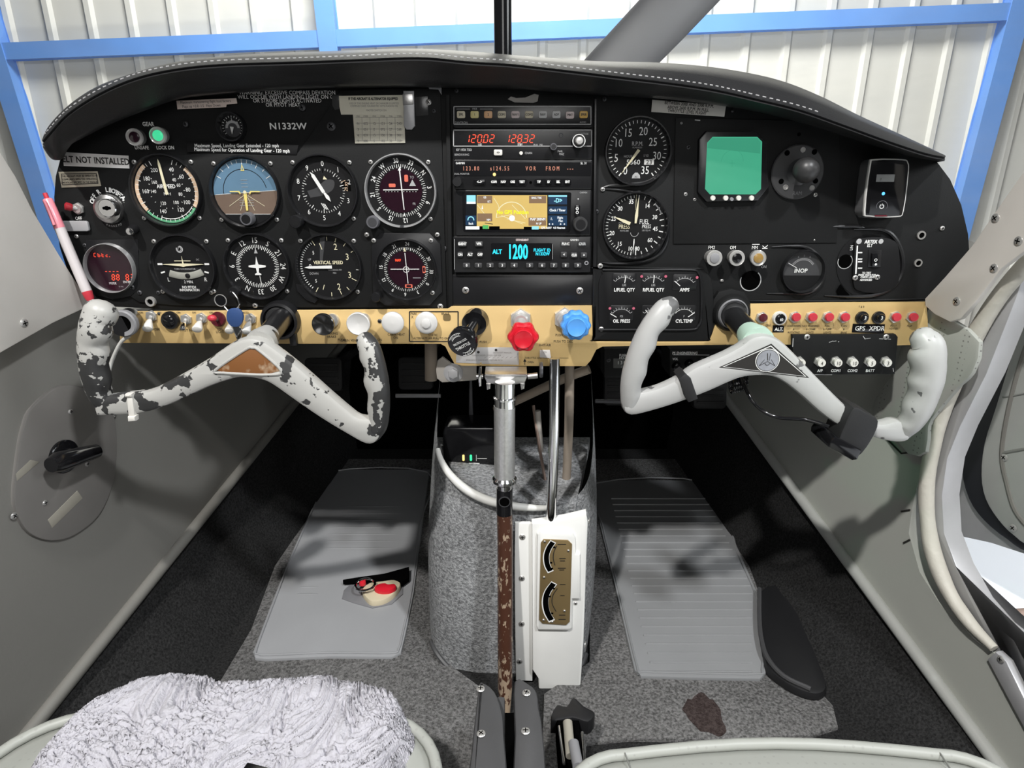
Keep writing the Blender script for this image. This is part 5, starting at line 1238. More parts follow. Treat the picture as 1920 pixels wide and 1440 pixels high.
b.prism([(-.05 * F_, 0), (.05 * F_, 0), (.03 * F_, -.55 * F_), (-.03 * F_, -.55 * F_)], .0026, .0031, 'ink_yellow'); b.poly(circ(0, 0, .05 * F_, 16), .0034, 'ink_cream')
fin(t, [('aircraft_symbol', b)])
def knob(t, px, py, r_px, L=0.012, m_='bezel_black', name='knob', face=None, label=None, taper=1.0):
    x, y = t.l(px, py, L); rr = r_px * t.k; b = MB()
    b.lathe([(rr * .9, 0), (rr * .9, .001), (rr * .8, .0015), (rr, .003), (rr * taper, L - .001), (rr * .9 * taper, L)], m_, 24, (x, y, 0)); 
    if face: b.poly(circ(x, y, rr * .7 * taper, 20), L + .0002, face)
    return b.build(name, t.root, label)
knob(t, 461, 411, 12, .014, 'grey_plastic', face='bezel_black')
b = MB(); b.arc(0, 0, .9 * F_, .98 * F_, 170, 235, .006, 'ink_tan') if False else None

# altimeter
t = dial('altimeter', 'altimeter with white numerals 0 to 9 and long needle at nine', 607, 358, 66)
f = t.face; F_ = t.rf
nums(t, [(str(i), 3 + 36 * i) for i in range(10) if i not in (2,)], .80, .15); nums(t, [('2', 72)], .86, .14)
ticks(t, 3, 363, 50, .60, .66, .012, every=5, r1b=.54, wb=.02)
f.poly(sm([(-.5 * F_, .0), (-.2 * F_, .10 * F_), (.1 * F_, .32 * F_), (.35 * F_, .30 * F_), (.3 * F_, .05 * F_), (0, -.12 * F_), (-.42 * F_, -.2 * F_)], 4), .00135, 'grey_face')
f.poly([(.02 * F_, .34 * F_), (.15 * F_, .34 * F_), (.06 * F_, .44 * F_)], .0017, 'ink_cream'); 
for i in range(3): f.line((-.10 + i * .05) * F_, (-.36 - i * .01) * F_, (.0 + i * .05) * F_, (-.54 - i * .01) * F_, .022 * F_, .0017, 'ink_white')
f.poly([(.62 * F_, .0), (.86 * F_, .0), (.84 * F_, .30 * F_), (.58 * F_, .26 * F_)], .0015, 'deep_black'); f.text('29.92', .72 * F_, .13 * F_, .10 * F_, 'ink_tan', .0017, rot=-80); f.line(.56 * F_, .26 * F_, .70 * F_, .31 * F_, .015 * F_, .0017, 'ink_tan')
n1 = needle(t, -30, .62, .05, 'ink_white', .05, .0033, .10); n2 = needle(t, 146, .38, .055, 'ink_white', .0, .0030, .15, w0=.02)
fin(t, [('hundreds_needle', n1), ('thousands_needle', n2)])
knob(t, 553, 416, 12, .018, 'bezel_black', face='face_black')

# course deviation indicators
def rose(t, lst, step_tick=10, rr=.86, size=.13, tk=(.68, .76)):
    nums(t, lst, rr, size, radial=True, bold=.03)
    a0 = lst[0][1]
    for i in range(72): a = a0 + i * 5; t.face.tick(a, t.rf * (tk[0] - (.03 if i % 2 == 0 else 0)), t.rf * tk[1], t.rf * (.018 if i % 2 == 0 else .013), .0016, 'ink_white')
seq = ['N', '3', '6', 'E', '12', '15', 'S', '21', '24', 'W', '30', '33']
t = dial('course_indicator', 'course deviation indicator with bright silver ring, upper row beside the radios', 752, 358, 67, ring='bright_ring', rimw=.065)
f = t.face; F_ = t.rf
rose(t, [(s, 53 + 30 * i) for i, s in enumerate(seq)]); f.poly(circ(0, 0, .63 * F_), .0014, 'lens_dark')
for i in range(-5, 6):
    if i: f.poly(circ(i * .09 * F_, -.02 * F_, .012 * F_, 8), .0017, 'ink_white')
f.prism(rrect(.18 * F_, .36 * F_, .11 * F_, .20 * F_, .03 * F_, 3), .0013, .0018, 'flag_red'); f.prism(rrect(-.25 * F_, .16 * F_, .20 * F_, .10 * F_, .03 * F_, 3), .0013, .0018, 'flag_red')
f.poly([(.26 * F_, .14 * F_), (.46 * F_, .14 * F_), (.36 * F_, .33 * F_)], .0018, 'ink_dim'); f.poly([(-.06 * F_, .58 * F_), (.04 * F_, .58 * F_), (.01 * F_, .70 * F_)], .0018, 'ink_white'); f.text('TO', .35 * F_, .39 * F_, .07 * F_, 'ink_dim', .0018); f.text('FR', .38 * F_, -.37 * F_, .07 * F_, 'ink_dim', .0018)
f.poly([(.04 * F_, -.72 * F_), (.10 * F_, -.72 * F_), (.07 * F_, -.62 * F_)], .0018, 'ink_white')
v = MB(); v.prism([(.0 * F_ - .018 * F_, .60 * F_), (.0 * F_ + .018 * F_, .60 * F_), (.09 * F_, -.54 * F_), (.065 * F_, -.54 * F_)], .0030, .0034, 'ink_white'); hh = MB(); hh.prism([(-.52 * F_, .018 * F_), (-.52 * F_, .045 * F_), (.52 * F_, .055 * F_), (.52 * F_, .028 * F_)], .0025, .0029, 'ink_white')
fin(t, [('course_needle', v), ('glideslope_needle', hh)])
knob(t, 698, 417, 12, .014, 'grey_plastic', face='mount_grey')
b = MB(); b.prism(rrect(0, 0, .004, .0022, .0005), 0, .009, 'mount_grey'); o = b.build('tab', t.root); o.location = (.00 * F_, -1.02 * F_, 0.0)
t = dial('course_indicator', 'course deviation indicator in a square black bezel, right end of lower row', 762, 505, 57, screws=False, rimw=.06, h=.0050)
f = t.face; F_ = t.rf
b = MB(); k = t.k; b.prism([t.l(x, y) for x, y in ((712, 437), (806, 437), (826, 458), (829, 548), (806, 573), (722, 573), (700, 556), (696, 462))], -0.0027, .0002, 'bezel_black', .0008); b.build('mount_flange', t.root)
for x, y in ((701, 451), (808, 451), (688, 440), (820, 440), (811, 549)): c = t.l(x, y); screw(t.root, *c, .0002, 4.4 * k)
lst = ['24', '27', '30', '33', '0', '3', '6', '9', '12', '15', '18', '21']; rose(t, [(s, 5 + 30 * i) for i, s in enumerate(lst)], rr=.88, size=.12, tk=(.70, .77)); f.poly(circ(0, 0, .64 * F_), .0014, 'lens_dark')
f.arc(0, 0, .09 * F_, .11 * F_, 0, 360, .0018, 'ink_white'); f.poly([(-.06 * F_, .62 * F_), (.03 * F_, .62 * F_), (-.015 * F_, .76 * F_)], .0018, 'ink_cream')
for cx, cy, w_, h_ in ((.62, .0, .10, .24), (.06, -.58, .26, .12)):
    f.prism(rrect(cx * F_, cy * F_, w_ * F_, h_ * F_, .02 * F_, 3), .0013, .0017, 'flag_red'); f.poly(rrect(cx * F_, cy * F_, w_ * .62 * F_, h_ * .62 * F_, .01 * F_, 3), .0018, 'lens_dark')
f.poly(rrect(-.27 * F_, .32 * F_, .20 * F_, .09 * F_, .03 * F_, 3), .0016, 'led_halo'); f.text('NAV', -.27 * F_, .32 * F_, .08 * F_, 'led_red', .0018, bold=.1)
f.line(.22 * F_, -.29 * F_, .50 * F_, -.29 * F_, .035 * F_, .0018, 'mid_grey')
for i in range(-4, 5):
    if i: f.poly(circ(i * .10 * F_, .0, .012 * F_, 8), .0017, 'ink_white')
v = MB(); v.prism([(-.02 * F_, .58 * F_), (.005 * F_, .58 * F_), (.06 * F_, -.48 * F_), (.035 * F_, -.48 * F_)], .0030, .0034, 'ink_white'); hh = MB(); hh.prism([(-.54 * F_, .005 * F_), (-.54 * F_, .028 * F_), (.46 * F_, .03 * F_), (.46 * F_, .008 * F_)], .0025, .0029, 'ink_white')
fin(t, [('course_needle', v), ('glideslope_needle', hh)]); knob(t, 704, 558, 9, .016)

# turn coordinator
t = dial('turn_coordinator', 'turn coordinator with cream aeroplane silhouette and ball tube', 346, 500, 61)
f = t.face; F_ = t.rf
for dx in (-1, 1):
    f.poly([(dx * .70 * F_, .06 * F_), (dx * .86 * F_, .06 * F_), (dx * .86 * F_, .12 * F_), (dx * .70 * F_, .12 * F_)], .0017, 'ink_white'); f.line(dx * .66 * F_, -.16 * F_, dx * .80 * F_, -.20 * F_, .05 * F_, .0017, 'ink_white')
f.text('L', -.58 * F_, -.42 * F_, .13 * F_, 'ink_white', .0017); f.text('R', .66 * F_, -.42 * F_, .13 * F_, 'ink_white', .0017)
f.text('2 MIN.', .08 * F_, -.50 * F_, .09 * F_, 'ink_white', .0017); f.text('NO PITCH', .06 * F_, -.68 * F_, .08 * F_, 'ink_white', .0017, bold=.05); f.text('INFORMATION', .06 * F_, -.78 * F_, .08 * F_, 'ink_white', .0017, bold=.05)
f.text('TURN COORDINATOR', .02 * F_, -.07 * F_, .055 * F_, 'ink_dim', .0017); f.text('DC', .5 * F_, .24 * F_, .06 * F_, 'ink_dim', .0017); f.text('D', -.05 * F_, .58 * F_, .16 * F_, 'ink_dim', .0017, rot=20); f.arc(-.05 * F_, .58 * F_, .08 * F_, .115 * F_, 0, 300, .0017, 'ink_dim')
b = MB(); b.prism([(-.70 * F_, .085 * F_), (-.62 * F_, .10 * F_), (-.10 * F_, .115 * F_), (.10 * F_, .115 * F_), (.62 * F_, .10 * F_), (.70 * F_, .085 * F_), (.10 * F_, .03 * F_), (.0, 0), (-.10 * F_, .03 * F_)], .0026, .0031, 'ink_cream'); b.prism([(-.27 * F_, .19 * F_), (.27 * F_, .19 * F_), (.27 * F_, .215 * F_), (-.27 * F_, .215 * F_)], .0026, .0030, 'ink_cream'); b.prism([(-.02 * F_, .10 * F_), (.03 * F_, .10 * F_), (-.01 * F_, .36 * F_)], .0024, .0029, 'ink_cream')
tb = MB(); P = [Vector((x * F_, (-.30 + .10 * (x / .52) ** 2) * F_, .0022)) for x in [(-.50 + i * .1) for i in range(12)]]; tb.tube(P, .115 * F_, 'ball_tube', 14, sy=.25, ref=(0, 0, 1))
bl = MB(); bl.ball((.10 * F_, -.29 * F_, .0034), .085 * F_, 'face_black', 10, (1, 1, .3))
fin(t, [('aircraft_symbol', b), ('slip_tube', tb), ('ball', bl)])

# heading indicator
t = dial('heading_indicator', 'directional gyro with white compass card and aeroplane outline', 484, 499, 62)
f = t.face; F_ = t.rf
nums(t, [(s, 30 * i) for i, s in enumerate(['15', 'S', '21', '24', 'W', '30', '33', 'N', '3', '6', 'E', '12'])], .84, .17, radial=True)
ticks(t, 0, 355, 71, .60, .70, .02, every=2, r1b=.56, wb=.02)
f.poly([(-.06 * F_, .42 * F_), (.06 * F_, .42 * F_), (.0, .58 * F_)], .0017, 'ink_dim'); f.line(.03 * F_, -.30 * F_, .06 * F_, -.64 * F_, .02 * F_, .0017, 'ink_white')
b = MB(); b.prism([(.0, .32 * F_), (.03 * F_, .15 * F_), (.05 * F_, .06 * F_), (.28 * F_, .03 * F_), (.28 * F_, -.02 * F_), (.05 * F_, -.05 * F_), (.03 * F_, -.20 * F_), (.10 * F_, -.24 * F_), (.10 * F_, -.28 * F_), (-.10 * F_, -.28 * F_), (-.10 * F_, -.24 * F_), (-.03 * F_, -.20 * F_), (-.05 * F_, -.05 * F_), (-.28 * F_, -.02 * F_), (-.28 * F_, .03 * F_), (-.05 * F_, .06 * F_), (-.03 * F_, .15 * F_)], .0026, .0031, 'ink_white')
fin(t, [('aircraft_symbol', b)]); knob(t, 437, 548, 10, .014)

# vertical speed
t = dial('vertical_speed_indicator', 'vertical speed gauge with needle resting on zero at the left', 618, 500, 62)
f = t.face; F_ = t.rf
nums(t, [('2', 22), ('3', 62), ('2', 158), ('3', 112)], .70, .20, 'ink_cream'); nums(t, [('5', -46), ('5', 226)], .66, .11)
f.text('VERTICAL SPEED', -.02 * F_, .14 * F_, .105 * F_, 'ink_cream', .0017, bold=.05); f.text('THOUSANDS FPM', .18 * F_, -.10 * F_, .045 * F_, 'ink_dim', .0017); f.text('MIN', .16 * F_, -.20 * F_, .05 * F_, 'ink_dim', .0017); f.text('UP', -.62 * F_, .24 * F_, .07 * F_, 'ink_dim', .0017); f.text('DOWN', -.52 * F_, -.22 * F_, .07 * F_, 'ink_dim', .0017); f.text('0', -.62 * F_, .02 * F_, .14 * F_, 'ink_white', .0017)
for a, l_ in ((-30, .82), (-18, .60), (0, .86), (18, .86), (38, .86), (58, .9), (118, .82), (142, .86), (160, .82), (180, .86), (200, .64), (212, .82)): f.tick(a, F_ * l_ * .98, F_ * (.97 if l_ > .7 else .80), .022 * F_, .0017, 'ink_cream')
ticks(t, 222, 330, 22, .88, .95, .022, 'ink_white'); f.tick(96, F_ * .88, F_ * .96, .02 * F_, .0017, 'ink_white')
f.poly([(-.22 * F_, .92 * F_), (-.04 * F_, .98 * F_), (-.22 * F_, .1 * F_), (-.30 * F_, .1 * F_)], .00135, 'grey_face')
fin(t, [('needle', needle(t, -91, .80, .04, 'ink_white', -.02 + .12, w0=.05))])
b = MB(); b.prism([t.l(x, y) for x, y in ((556, 532), (575, 535), (598, 560), (592, 568), (575, 562), (558, 545))], -.0003, .003, 'bezel_black', .001); b.build('bezel_ear', t.root)

# suction gauge
t = dial('suction_gauge', 'small round suction gauge above the attitude indicator', 437, 238, 26, screws=False, h=.0003, depth=.010, rimw=.18)
f = t.face; F_ = t.rf; ticks(t, -130, 130, 16, .76, .92, .04); nums(t, [('4', -50), ('5', 0), ('6', 50)], .60, .18); f.poly(circ(0, -.15 * F_, .7 * F_), .0014, 'mount_grey'); f.arc(0, -.1 * F_, .42 * F_, .62 * F_, -90, 90, .0015, 'ink_dim')
fin(t, [('needle', needle(t, 186, .62, .16, 'ink_white', -.0, tip=.6, w0=.16))])
# red digital clock
t = dial('digital_display', 'round display with glowing red digits at far left of panel', 209, 502, 46, 'display', ring='bright_ring', face='lens_dark', screws=False, h=.003, rimw=.05)
f = t.face; F_ = t.rf; 
f.seg7('Cbtc.', -.60 * F_, .55 * F_, .15 * F_, 'led_red', .0017, w=.09 * F_, gap=1.7, th=.18); f.seg7('----', -.28 * F_, -.15 * F_, .12 * F_, 'led_red', .0017, w=.11 * F_, gap=1.35, th=.20); f.seg7('88', -.02 * F_, -.40 * F_, .24 * F_, 'led_red', .0017, w=.11 * F_, gap=1.6, th=.15); f.seg7('83', .58 * F_, -.40 * F_, .24 * F_, 'led_red', .0017, w=.11 * F_, gap=1.6, th=.15)
f.text('MODE', -.04 * F_, -.66 * F_, .09 * F_, 'ink_white', .0017); f.text('ENTER', .58 * F_, -.60 * F_, .09 * F_, 'ink_white', .0017); f.text('E.I. INC.', .30 * F_, -.80 * F_, .05 * F_, 'ink_dim', .0017)
fin(t); b = MB(); b.prism([t.l(x, y) for x, y in ((160, 450), (258, 448), (262, 540), (245, 556), (210, 562), (175, 552), (160, 530))], -.0026, -.0002, 'bezel_black', .001); b.build('mount_flange', t.root)

# tachometer and manifold gauge
t = dial('tachometer', 'engine RPM dial at the top left of the right-hand panel', 1195, 284, 62, h=.0005, screws=False)
for s, x, y in (('0', 1172, 320), ('5', 1155, 296), ('10', 1159, 268), ('15', 1177, 249), ('20', 1206, 246), ('25', 1224, 266), ('30', 1231, 292), ('35', 1209, 319)): c = t.l(x, y); t.face.text(s, *c, 14 * t.k, 'ink_white', .0017, sx=.95)
f = t.face; F_ = t.rf; ticks(t, -143, 143, 35, .86, .95, .022, every=5, r1b=.84, wb=.035)
f.text('R.P.M.', -.02 * F_, .24 * F_, .12 * F_, 'ink_dim', .0017, bold=.04); f.text('HUNDREDS', -.02 * F_, .12 * F_, .05 * F_, 'ink_dim', .0017); f.text('HOURS', -.28 * F_, -.15 * F_, .08 * F_, 'ink_dim', .0017); f.text('1/10', .28 * F_, -.13 * F_, .08 * F_, 'ink_dim', .0017)
f.text('5360', -.12 * F_, -.33 * F_, .15 * F_, 'ink_white', .0017, sx=1.25); f.prism(rrect(.40 * F_, -.33 * F_, .32 * F_, .17 * F_, .01 * F_, 2), .0012, .0015, 'ink_white'); f.text('23', .40 * F_, -.33 * F_, .13 * F_, 'ink_black', .0018, sx=1.3); f.poly([(-.14 * F_, -.84 * F_), (.14 * F_, -.84 * F_), (.12 * F_, -.74 * F_), (.04 * F_, -.66 * F_), (-.04 * F_, -.66 * F_), (-.12 * F_, -.74 * F_)], .0017, 'ink_dim'); f.text('AC', 0, -.79 * F_, .06 * F_, 'ink_black', .0019)
fin(t, [('needle', needle(t, -144, .90, .028, 'ink_cream', .06, tip=.5, w0=.05))])
t = dial('manifold_pressure_gauge', 'double manifold and fuel pressure dial below the RPM dial', 1190, 423, 62, h=.0005, screws=False)
for s, x, y in (('35', 1183, 378), ('30', 1162, 391), ('25', 1150, 410), ('20', 1147, 437), ('15', 1161, 457), ('10', 1181, 466), ('14', 1213, 386), ('30', 1227, 407), ('45', 1228, 429), ('60', 1218, 450), ('80', 1194, 466)): c = t.l(x, y); t.face.text(s, *c, 7.5 * t.k, 'ink_white', .0017, bold=.04)
f = t.face; F_ = t.rf; ticks(t, 185, 355, 26, .88, .96, .018, every=5, r1b=.84, wb=.025); ticks(t, 5, 175, 14, .86, .96, .022, every=2, r1b=.82, wb=.03); f.arc(0, 0, .90 * F_, .94 * F_, 42, 66, .0016, 'mid_grey')
f.text('FUEL', .30 * F_, .13 * F_, .15 * F_, 'ink_white', .0017, sx=.8); f.text('PRESS', .38 * F_, -.02 * F_, .12 * F_, 'ink_white', .0017, sx=.8); f.text('PRESS', -.35 * F_, -.03 * F_, .14 * F_, 'ink_cream', .0017, sx=.85); f.text('MANIFOLD', -.38 * F_, .09 * F_, .05 * F_, 'ink_dim', .0017); f.text('LBS SQ IN', .38 * F_, -.15 * F_, .05 * F_, 'ink_dim', .0017); f.text('IN.HG.ABS', -.34 * F_, -.16 * F_, .05 * F_, 'ink_dim', .0017); f.arc(0, -.22 * F_, .12 * F_, .135 * F_, 90, 270, .0017, 'ink_dim')
f.line(-.01 * F_, .98 * F_, -.01 * F_, .50 * F_, .012 * F_, .0017, 'ink_cream'); 
n1 = needle(t, 4, .92, .05, 'ink_cream', -.08, tip=.6, w0=.03); n2 = needle(t, -68, .80, .05, 'ink_cream', -.18, tip=.4, w0=.05); n3 = needle(t, 181, .92, .02, 'ink_white', -.42, tip=.4, w0=.01)
fin(t, [('fuel_needle', n1), ('manifold_needle', n2), ('lower_pointer', n3)])
# inoperative meter
t = dial('loadmeter', 'grey meter marked INOP set in a pressed oval', 1503, 508, 40, h=.0005, screws=False, face='grey_face')
f = t.face; F_ = t.rf; f.text('INOP', -.08 * F_, .02 * F_, .20 * F_, 'ink_white', .0018, bold=.06, sx=1.15); ticks(t, -55, 55, 26, .60, .66, .018, 'ink_dim'); f.arc(0, 0, .56 * F_, .58 * F_, -58, 58, .0017, 'ink_dim'); nums(t, [('6', -22), ('0', 0), ('6', 22)], .78, .10, 'ink_dim')
f.poly(chord(F_ * .99, -.22 * F_, 0, False), .0017, 'face_black'); fin(t, [('needle', needle(t, -62, .92, .012, 'ink_white', -.38, tip=.05))])

# engine cluster
t = PT('engine_gauge_cluster', 'square black cluster of six small engine gauges', 'gauge cluster', 1220, 567, h=.0005)
q = lambda *a: t.l(*a); b = MB()
b.prism(sm([q(1114, 508), q(1118, 500), q(1300, 500), q(1318, 506), q(1330, 520), q(1335, 545), q(1335, 610), q(1328, 630), q(1312, 637), q(1120, 636), q(1112, 628), q(1111, 560), q(1114, 508)], 3)[:-1], 0, .007, 'panel_black', .002); b.build('housing', t.root)
b = MB(); b.prism(sm([q(1128, 512), q(1140, 506), q(1290, 506), q(1304, 512), q(1308, 530), q(1308, 590), q(1302, 608), q(1288, 613), q(1140, 614), q(1124, 610), q(1121, 580), q(1121, 530), q(1128, 512)], 3)[:-1], .007, .0082, 'face_black', .0004); b.build('face_plate', t.root)
b = MB(); P = [Vector((*q(x, y), .0082)) for x, y in ((1128, 504), (1200, 504), (1290, 504), (1306, 510), (1311, 530), (1311, 590), (1305, 608), (1290, 615), (1200, 615), (1122, 615))]; b.tube(catmull(P, 4), .0014, 'bezel_black', 8); b.build('rim', t.root)
SUB = [('L/FUEL QTY', 'LBS', 1168, 526, 541, 532, 6, 0), ('R/FUEL QTY', 'LBS', 1222, 526, 541, 532, 3, 1), ('AMPS', '', 1280, 528, 541, 0, -50, 2), ('OIL PRESS', 'PSI', 1163, 585, 599, 590, -60, 1), ('OIL TEMP', 'F', 1222, 585, 599, 590, -38, 0), ('CYL.TEMP', 'F', 1279, 585, 599, 590, 55, 0)]
for s, s2, x, y, ty, t2, a, lamp in SUB:
    c = q(x, y); k = t.k; b = MB(); b.prism(rrect(c[0], c[1] + 1 * k, 44 * k, 30 * k, 4 * k), .0080, .0086, 'bezel_black', .0002); b.build('sub_gauge', t.root)
    g = MB(); cx, cy = c[0], c[1] - 12 * k
    for i in range(9): g.tick(-52 + 13 * i, 21 * k, 25 * k if i % 2 == 0 else 23.5 * k, .8 * k, .0088, 'ink_dim', cx, cy)
    g.arc(cx, cy, 20 * k, 20.8 * k, -52, 52, .0088, 'ink_dim' if s != 'CYL.TEMP' else 'ink_white'); g.tick(a, 10 * k, 24 * k, 1.4 * k, .0090, 'ink_white', cx, cy)
    if lamp: 
        for dx in (-1, 1):
            if lamp == 1 or dx > 0: g.poly(circ(c[0] + dx * 22 * k, c[1] + 10 * k, 2.6 * k, 10), .0091, 'lamp_pink')
    g.text(s, *q(x if s != 'AMPS' else 1280, ty), 6.2 * k, 'ink_white', .0088, bold=.06, sx=.95)
    if s2: g.text(s2, *q(x, t2), 4 * k, 'ink_dim', .0088)
    g.build('scale', t.root)
for x, y in ((1124, 497), (1126, 614)): c = q(x, y); screw(t.root, *c, .007, 5 * t.k)

# radar style green screen
t = PT('weather_display', 'square instrument with a plain green screen and four white buttons', 'display', 1367, 311, h=.0018)
q = t.l; b = MB(); b.prism([q(*p) for p in ((1322, 246), (1412, 246), (1434, 266), (1438, 350), (1418, 376), (1322, 378), (1306, 360), (1308, 262))], 0, .006, 'bezel_black', .0015); b.build('bezel', t.root)
b = MB(); so = [q(*p) for p in ((1333, 257), (1416, 257), (1425, 266), (1423, 354), (1413, 364), (1328, 364), (1319, 354), (1323, 268))]; b.prism(so, .006, .0066, 'screen_green', .0002)
b.poly([q(*p) for p in ((1333, 259), (1415, 259), (1422, 267), (1421, 288), (1323, 278), (1325, 268))], .0068, 'screen_green_dark'); c = q(1369, 303); b.arc(*c, 20 * t.k, 20.6 * t.k, -90, 90, .0069, 'screen_green_dark'); b.line(*q(1369, 300), *q(1369, 314), .0004, .0069, 'screen_green_dark'); b.line(*q(1364, 306), *q(1375, 306), .0004, .0069, 'screen_green_dark'); b.build('screen', t.root)
for x in (1333, 1357, 1381, 1405): b = MB(); b.lathe([(4.8 * t.k, .006), (4.8 * t.k, .008), (4 * t.k, .0088)], 'switch_white', 16, (*q(x, 371), 0)); b.build('button', t.root)
b = MB(); b.lathe([(3.6 * t.k, .006), (3.2 * t.k, .0085)], 'mid_grey', 12, (*q(1368, 373), 0)); b.build('sensor', t.root)

# ball mount
t = PT('ball_mount', 'round black plate with a rubber ball mount', 'mount', 1493, 323, h=.0018)
q = t.l; b = MB(); b.lathe([(49 * t.k, 0), (49 * t.k, .003), (47 * t.k, .004)], 'grey_face', 48); 
for x, y, h_ in ((1473, 287, 0), (1524, 285, 0), (1462, 340, 0), (1526, 339, 0)): b.poly(circ(*q(x, y), 5 * t.k, 14), .0043, 'deep_black')
b.text('RAM', *q(1492, 362), 7 * t.k, 'mid_grey', .0043); b.build('plate', t.root)
for x, y in ((1502, 281), (1470, 351), (1519, 352)): b = MB(); b.lathe([(5 * t.k, .004), (4.8 * t.k, .0052), (3.4 * t.k, .0052), (3.2 * t.k, .0044), (1e-5, .0044)], 'screw_steel', 16, (*q(x, y), 0), cap=False); b.build('mount_screw', t.root)
b = MB(); b.lathe([(.0145, .004), (.0085, .008), (.0070, .014), (.0070, .020)], 'mount_grey', 24, (*q(1497, 322), 0)); c = q(1511, 319, .028); b.tube([(*q(1497, 322), .012), (c[0], c[1], .026)], .0065, 'mount_grey', 16); b.build('stem', t.root)
b = MB(); b.ball((c[0], c[1], .029), .0138, 'ball_rubber', 18); b.build('ball', t.root)

# CO alarm device
t = PT('carbon_monoxide_alarm', 'white-edged rounded device with small screen at right of panel', 'alarm', 1648, 356, h=.0004)
q = t.l; back = smc([q(1626, 300), q(1676, 300), q(1686, 306), q(1686, 325), q(1680, 394), q(1668, 408), q(1614, 408), q(1603, 398), q(1604, 380), q(1612, 314), q(1617, 304)], 3)

fr = sm([q(1638, 298, .02), q(1690, 298, .02), q(1701, 304, .02), q(1702, 325, .02), q(1693, 395, .02), q(1680, 407, .02), q(1628, 406, .02), q(1618, 395, .02), q(1628, 310, .02), q(1638, 298, .02)], 3)[:-1]
fr2 = smc([q(1638, 298, .02), q(1690, 298, .02), q(1701, 304, .02), q(1702, 325, .02), q(1693, 395, .02), q(1680, 407, .02), q(1628, 406, .02), q(1618, 395, .02), q(1628, 310, .02)], 3)
def resamp(P, n):
    P = [Vector(p) for p in (P if area2(P) > 0 else P[::-1])]; c = sum(P, Vector((0, 0))) / len(P); out = []
    P.append(P[0]); Ls = [0]
    for a_, b_ in zip(P, P[1:]): Ls.append(Ls[-1] + (b_ - a_).length)
    for i in range(n):
        d_ = Ls[-1] * i / n; k_ = max(j for j in range(len(Ls)) if Ls[j] <= d_ + 1e-9); k_ = min(k_, len(P) - 2); u_ = (d_ - Ls[k_]) / max(1e-9, Ls[k_ + 1] - Ls[k_]); out.append(P[k_].lerp(P[k_ + 1], u_))
    i0 = min(range(n), key=lambda i: abs(math.atan2((out[i] - c).y, (out[i] - c).x))); return out[i0:] + out[:i0]
b = MB(); A_, B_ = resamp(back, 48), resamp(fr2, 48); b.add([(*p, 0) for p in A_] + [(*p, .0205) for p in B_], [(i, (i + 1) % 48, 48 + (i + 1) % 48, 48 + i) for i in range(48)], 'alarm_silver'); b.build('case', t.root)
b = MB(); b.prism(fr, .0195, .0225, 'white_knob', .001); b.prism(inset(fr if area2(fr) > 0 else fr[::-1], 2.6 * t.k), .0222, .0230, 'gloss_black', .0003); b.build('front', t.root)
b = MB(); b.prism([q(*p, .023) for p in ((1644, 327), (1678, 327), (1676, 341), (1642, 341))], .0228, .0233, 'lcd_grey', .0001); b.text('0', *q(1651, 336, .023), 4 * t.k, 'ink_black', .0236); b.build('screen', t.root)
b = MB(); b.poly(circ(*q(1656, 363, .023), 3 * t.k, 12), .0234, 'led_blue'); b.build('status_light', t.root)
b = MB(); c = q(1653, 387, .023); b.arc(*c, 9.5 * t.k, 10.5 * t.k, -110, 110, .0234, 'grey_plastic'); b.arc(*c, 3 * t.k, 4.2 * t.k, 30, 330, .0234, 'ink_white'); b.line(c[0], c[1] + 1 * t.k, c[0], c[1] + 5 * t.k, .8 * t.k, .0235, 'ink_white'); b.build('power_button', t.root)
b = MB(); b.poly([q(*p, .023) for p in ((1640, 403), (1662, 403), (1664, 406), (1640, 406))], .0235, 'maroon'); b.build('red_strip', t.root)

# ELT switch plate
t = PT('beacon_switch', 'black emergency beacon switch plate inside the round recess', 'switch', 1636, 498, h=.0006)
q = t.l; b = MB(); b.prism(sm([q(1604, 450), q(1640, 444), q(1676, 452), q(1684, 480), q(1682, 530), q(1650, 548), q(1610, 545), q(1598, 530), q(1600, 470), q(1604, 450)], 3)[:-1], 0, .003, 'face_black', .0006)
T2 = lambda s, x, y, h, m_='ink_white', **k: b.text(s, *q(x, y), h * t.k, m_, .0033, **k)
T2('ARTEX', 1630, 453, 6, bold=.1); T2('ELT', 1628, 460, 5, bold=.05); T2('L/N', 1594, 464, 5, rot=-90)
b.poly(circ(*q(1608, 452), 5 * t.k, 14), .0033, 'ink_dim'); b.poly(circ(*q(1649, 452), 4.5 * t.k, 14), .0033, 'ink_dim')
b.line(*q(1605, 460), *q(1602, 513), .0016, .0033, 'ink_white')
for y in (473, 485, 490, 502): b.line(*q(1606, y), *q(1614, y), .0014, .0033, 'ink_white')
for s, x, y in (('TO TEST', 1622, 511), ('PRESS ONCE FOR', 1623, 515), ('CHECK LIGHT', 1624, 519), ('ADVANCED', 1621, 524)): T2(s, x, y, 3.4, bold=.08)
b.build('plate', t.root)
b = MB(); b.prism([q(*p) for p in ((1626, 468), (1650, 468), (1648, 500), (1624, 500))], .003, .0038, 'bezel_black', .0003); b.prism([q(*p) for p in ((1630, 474), (1644, 474), (1642, 498), (1629, 498))], .0038, .007, 'gloss_black', .001); b.arc(*q(1636, 486), 1.8 * t.k, 2.8 * t.k, 0, 360, .0073, 'ink_white'); b.poly(circ(*q(1636, 494), 2.2 * t.k, 8), .0073, 'ink_white'); b.build('rocker', t.root)
for x, y in ((1601, 520), (1642, 519)): screw(t.root, *q(x, y), .003, 5.2 * t.k)

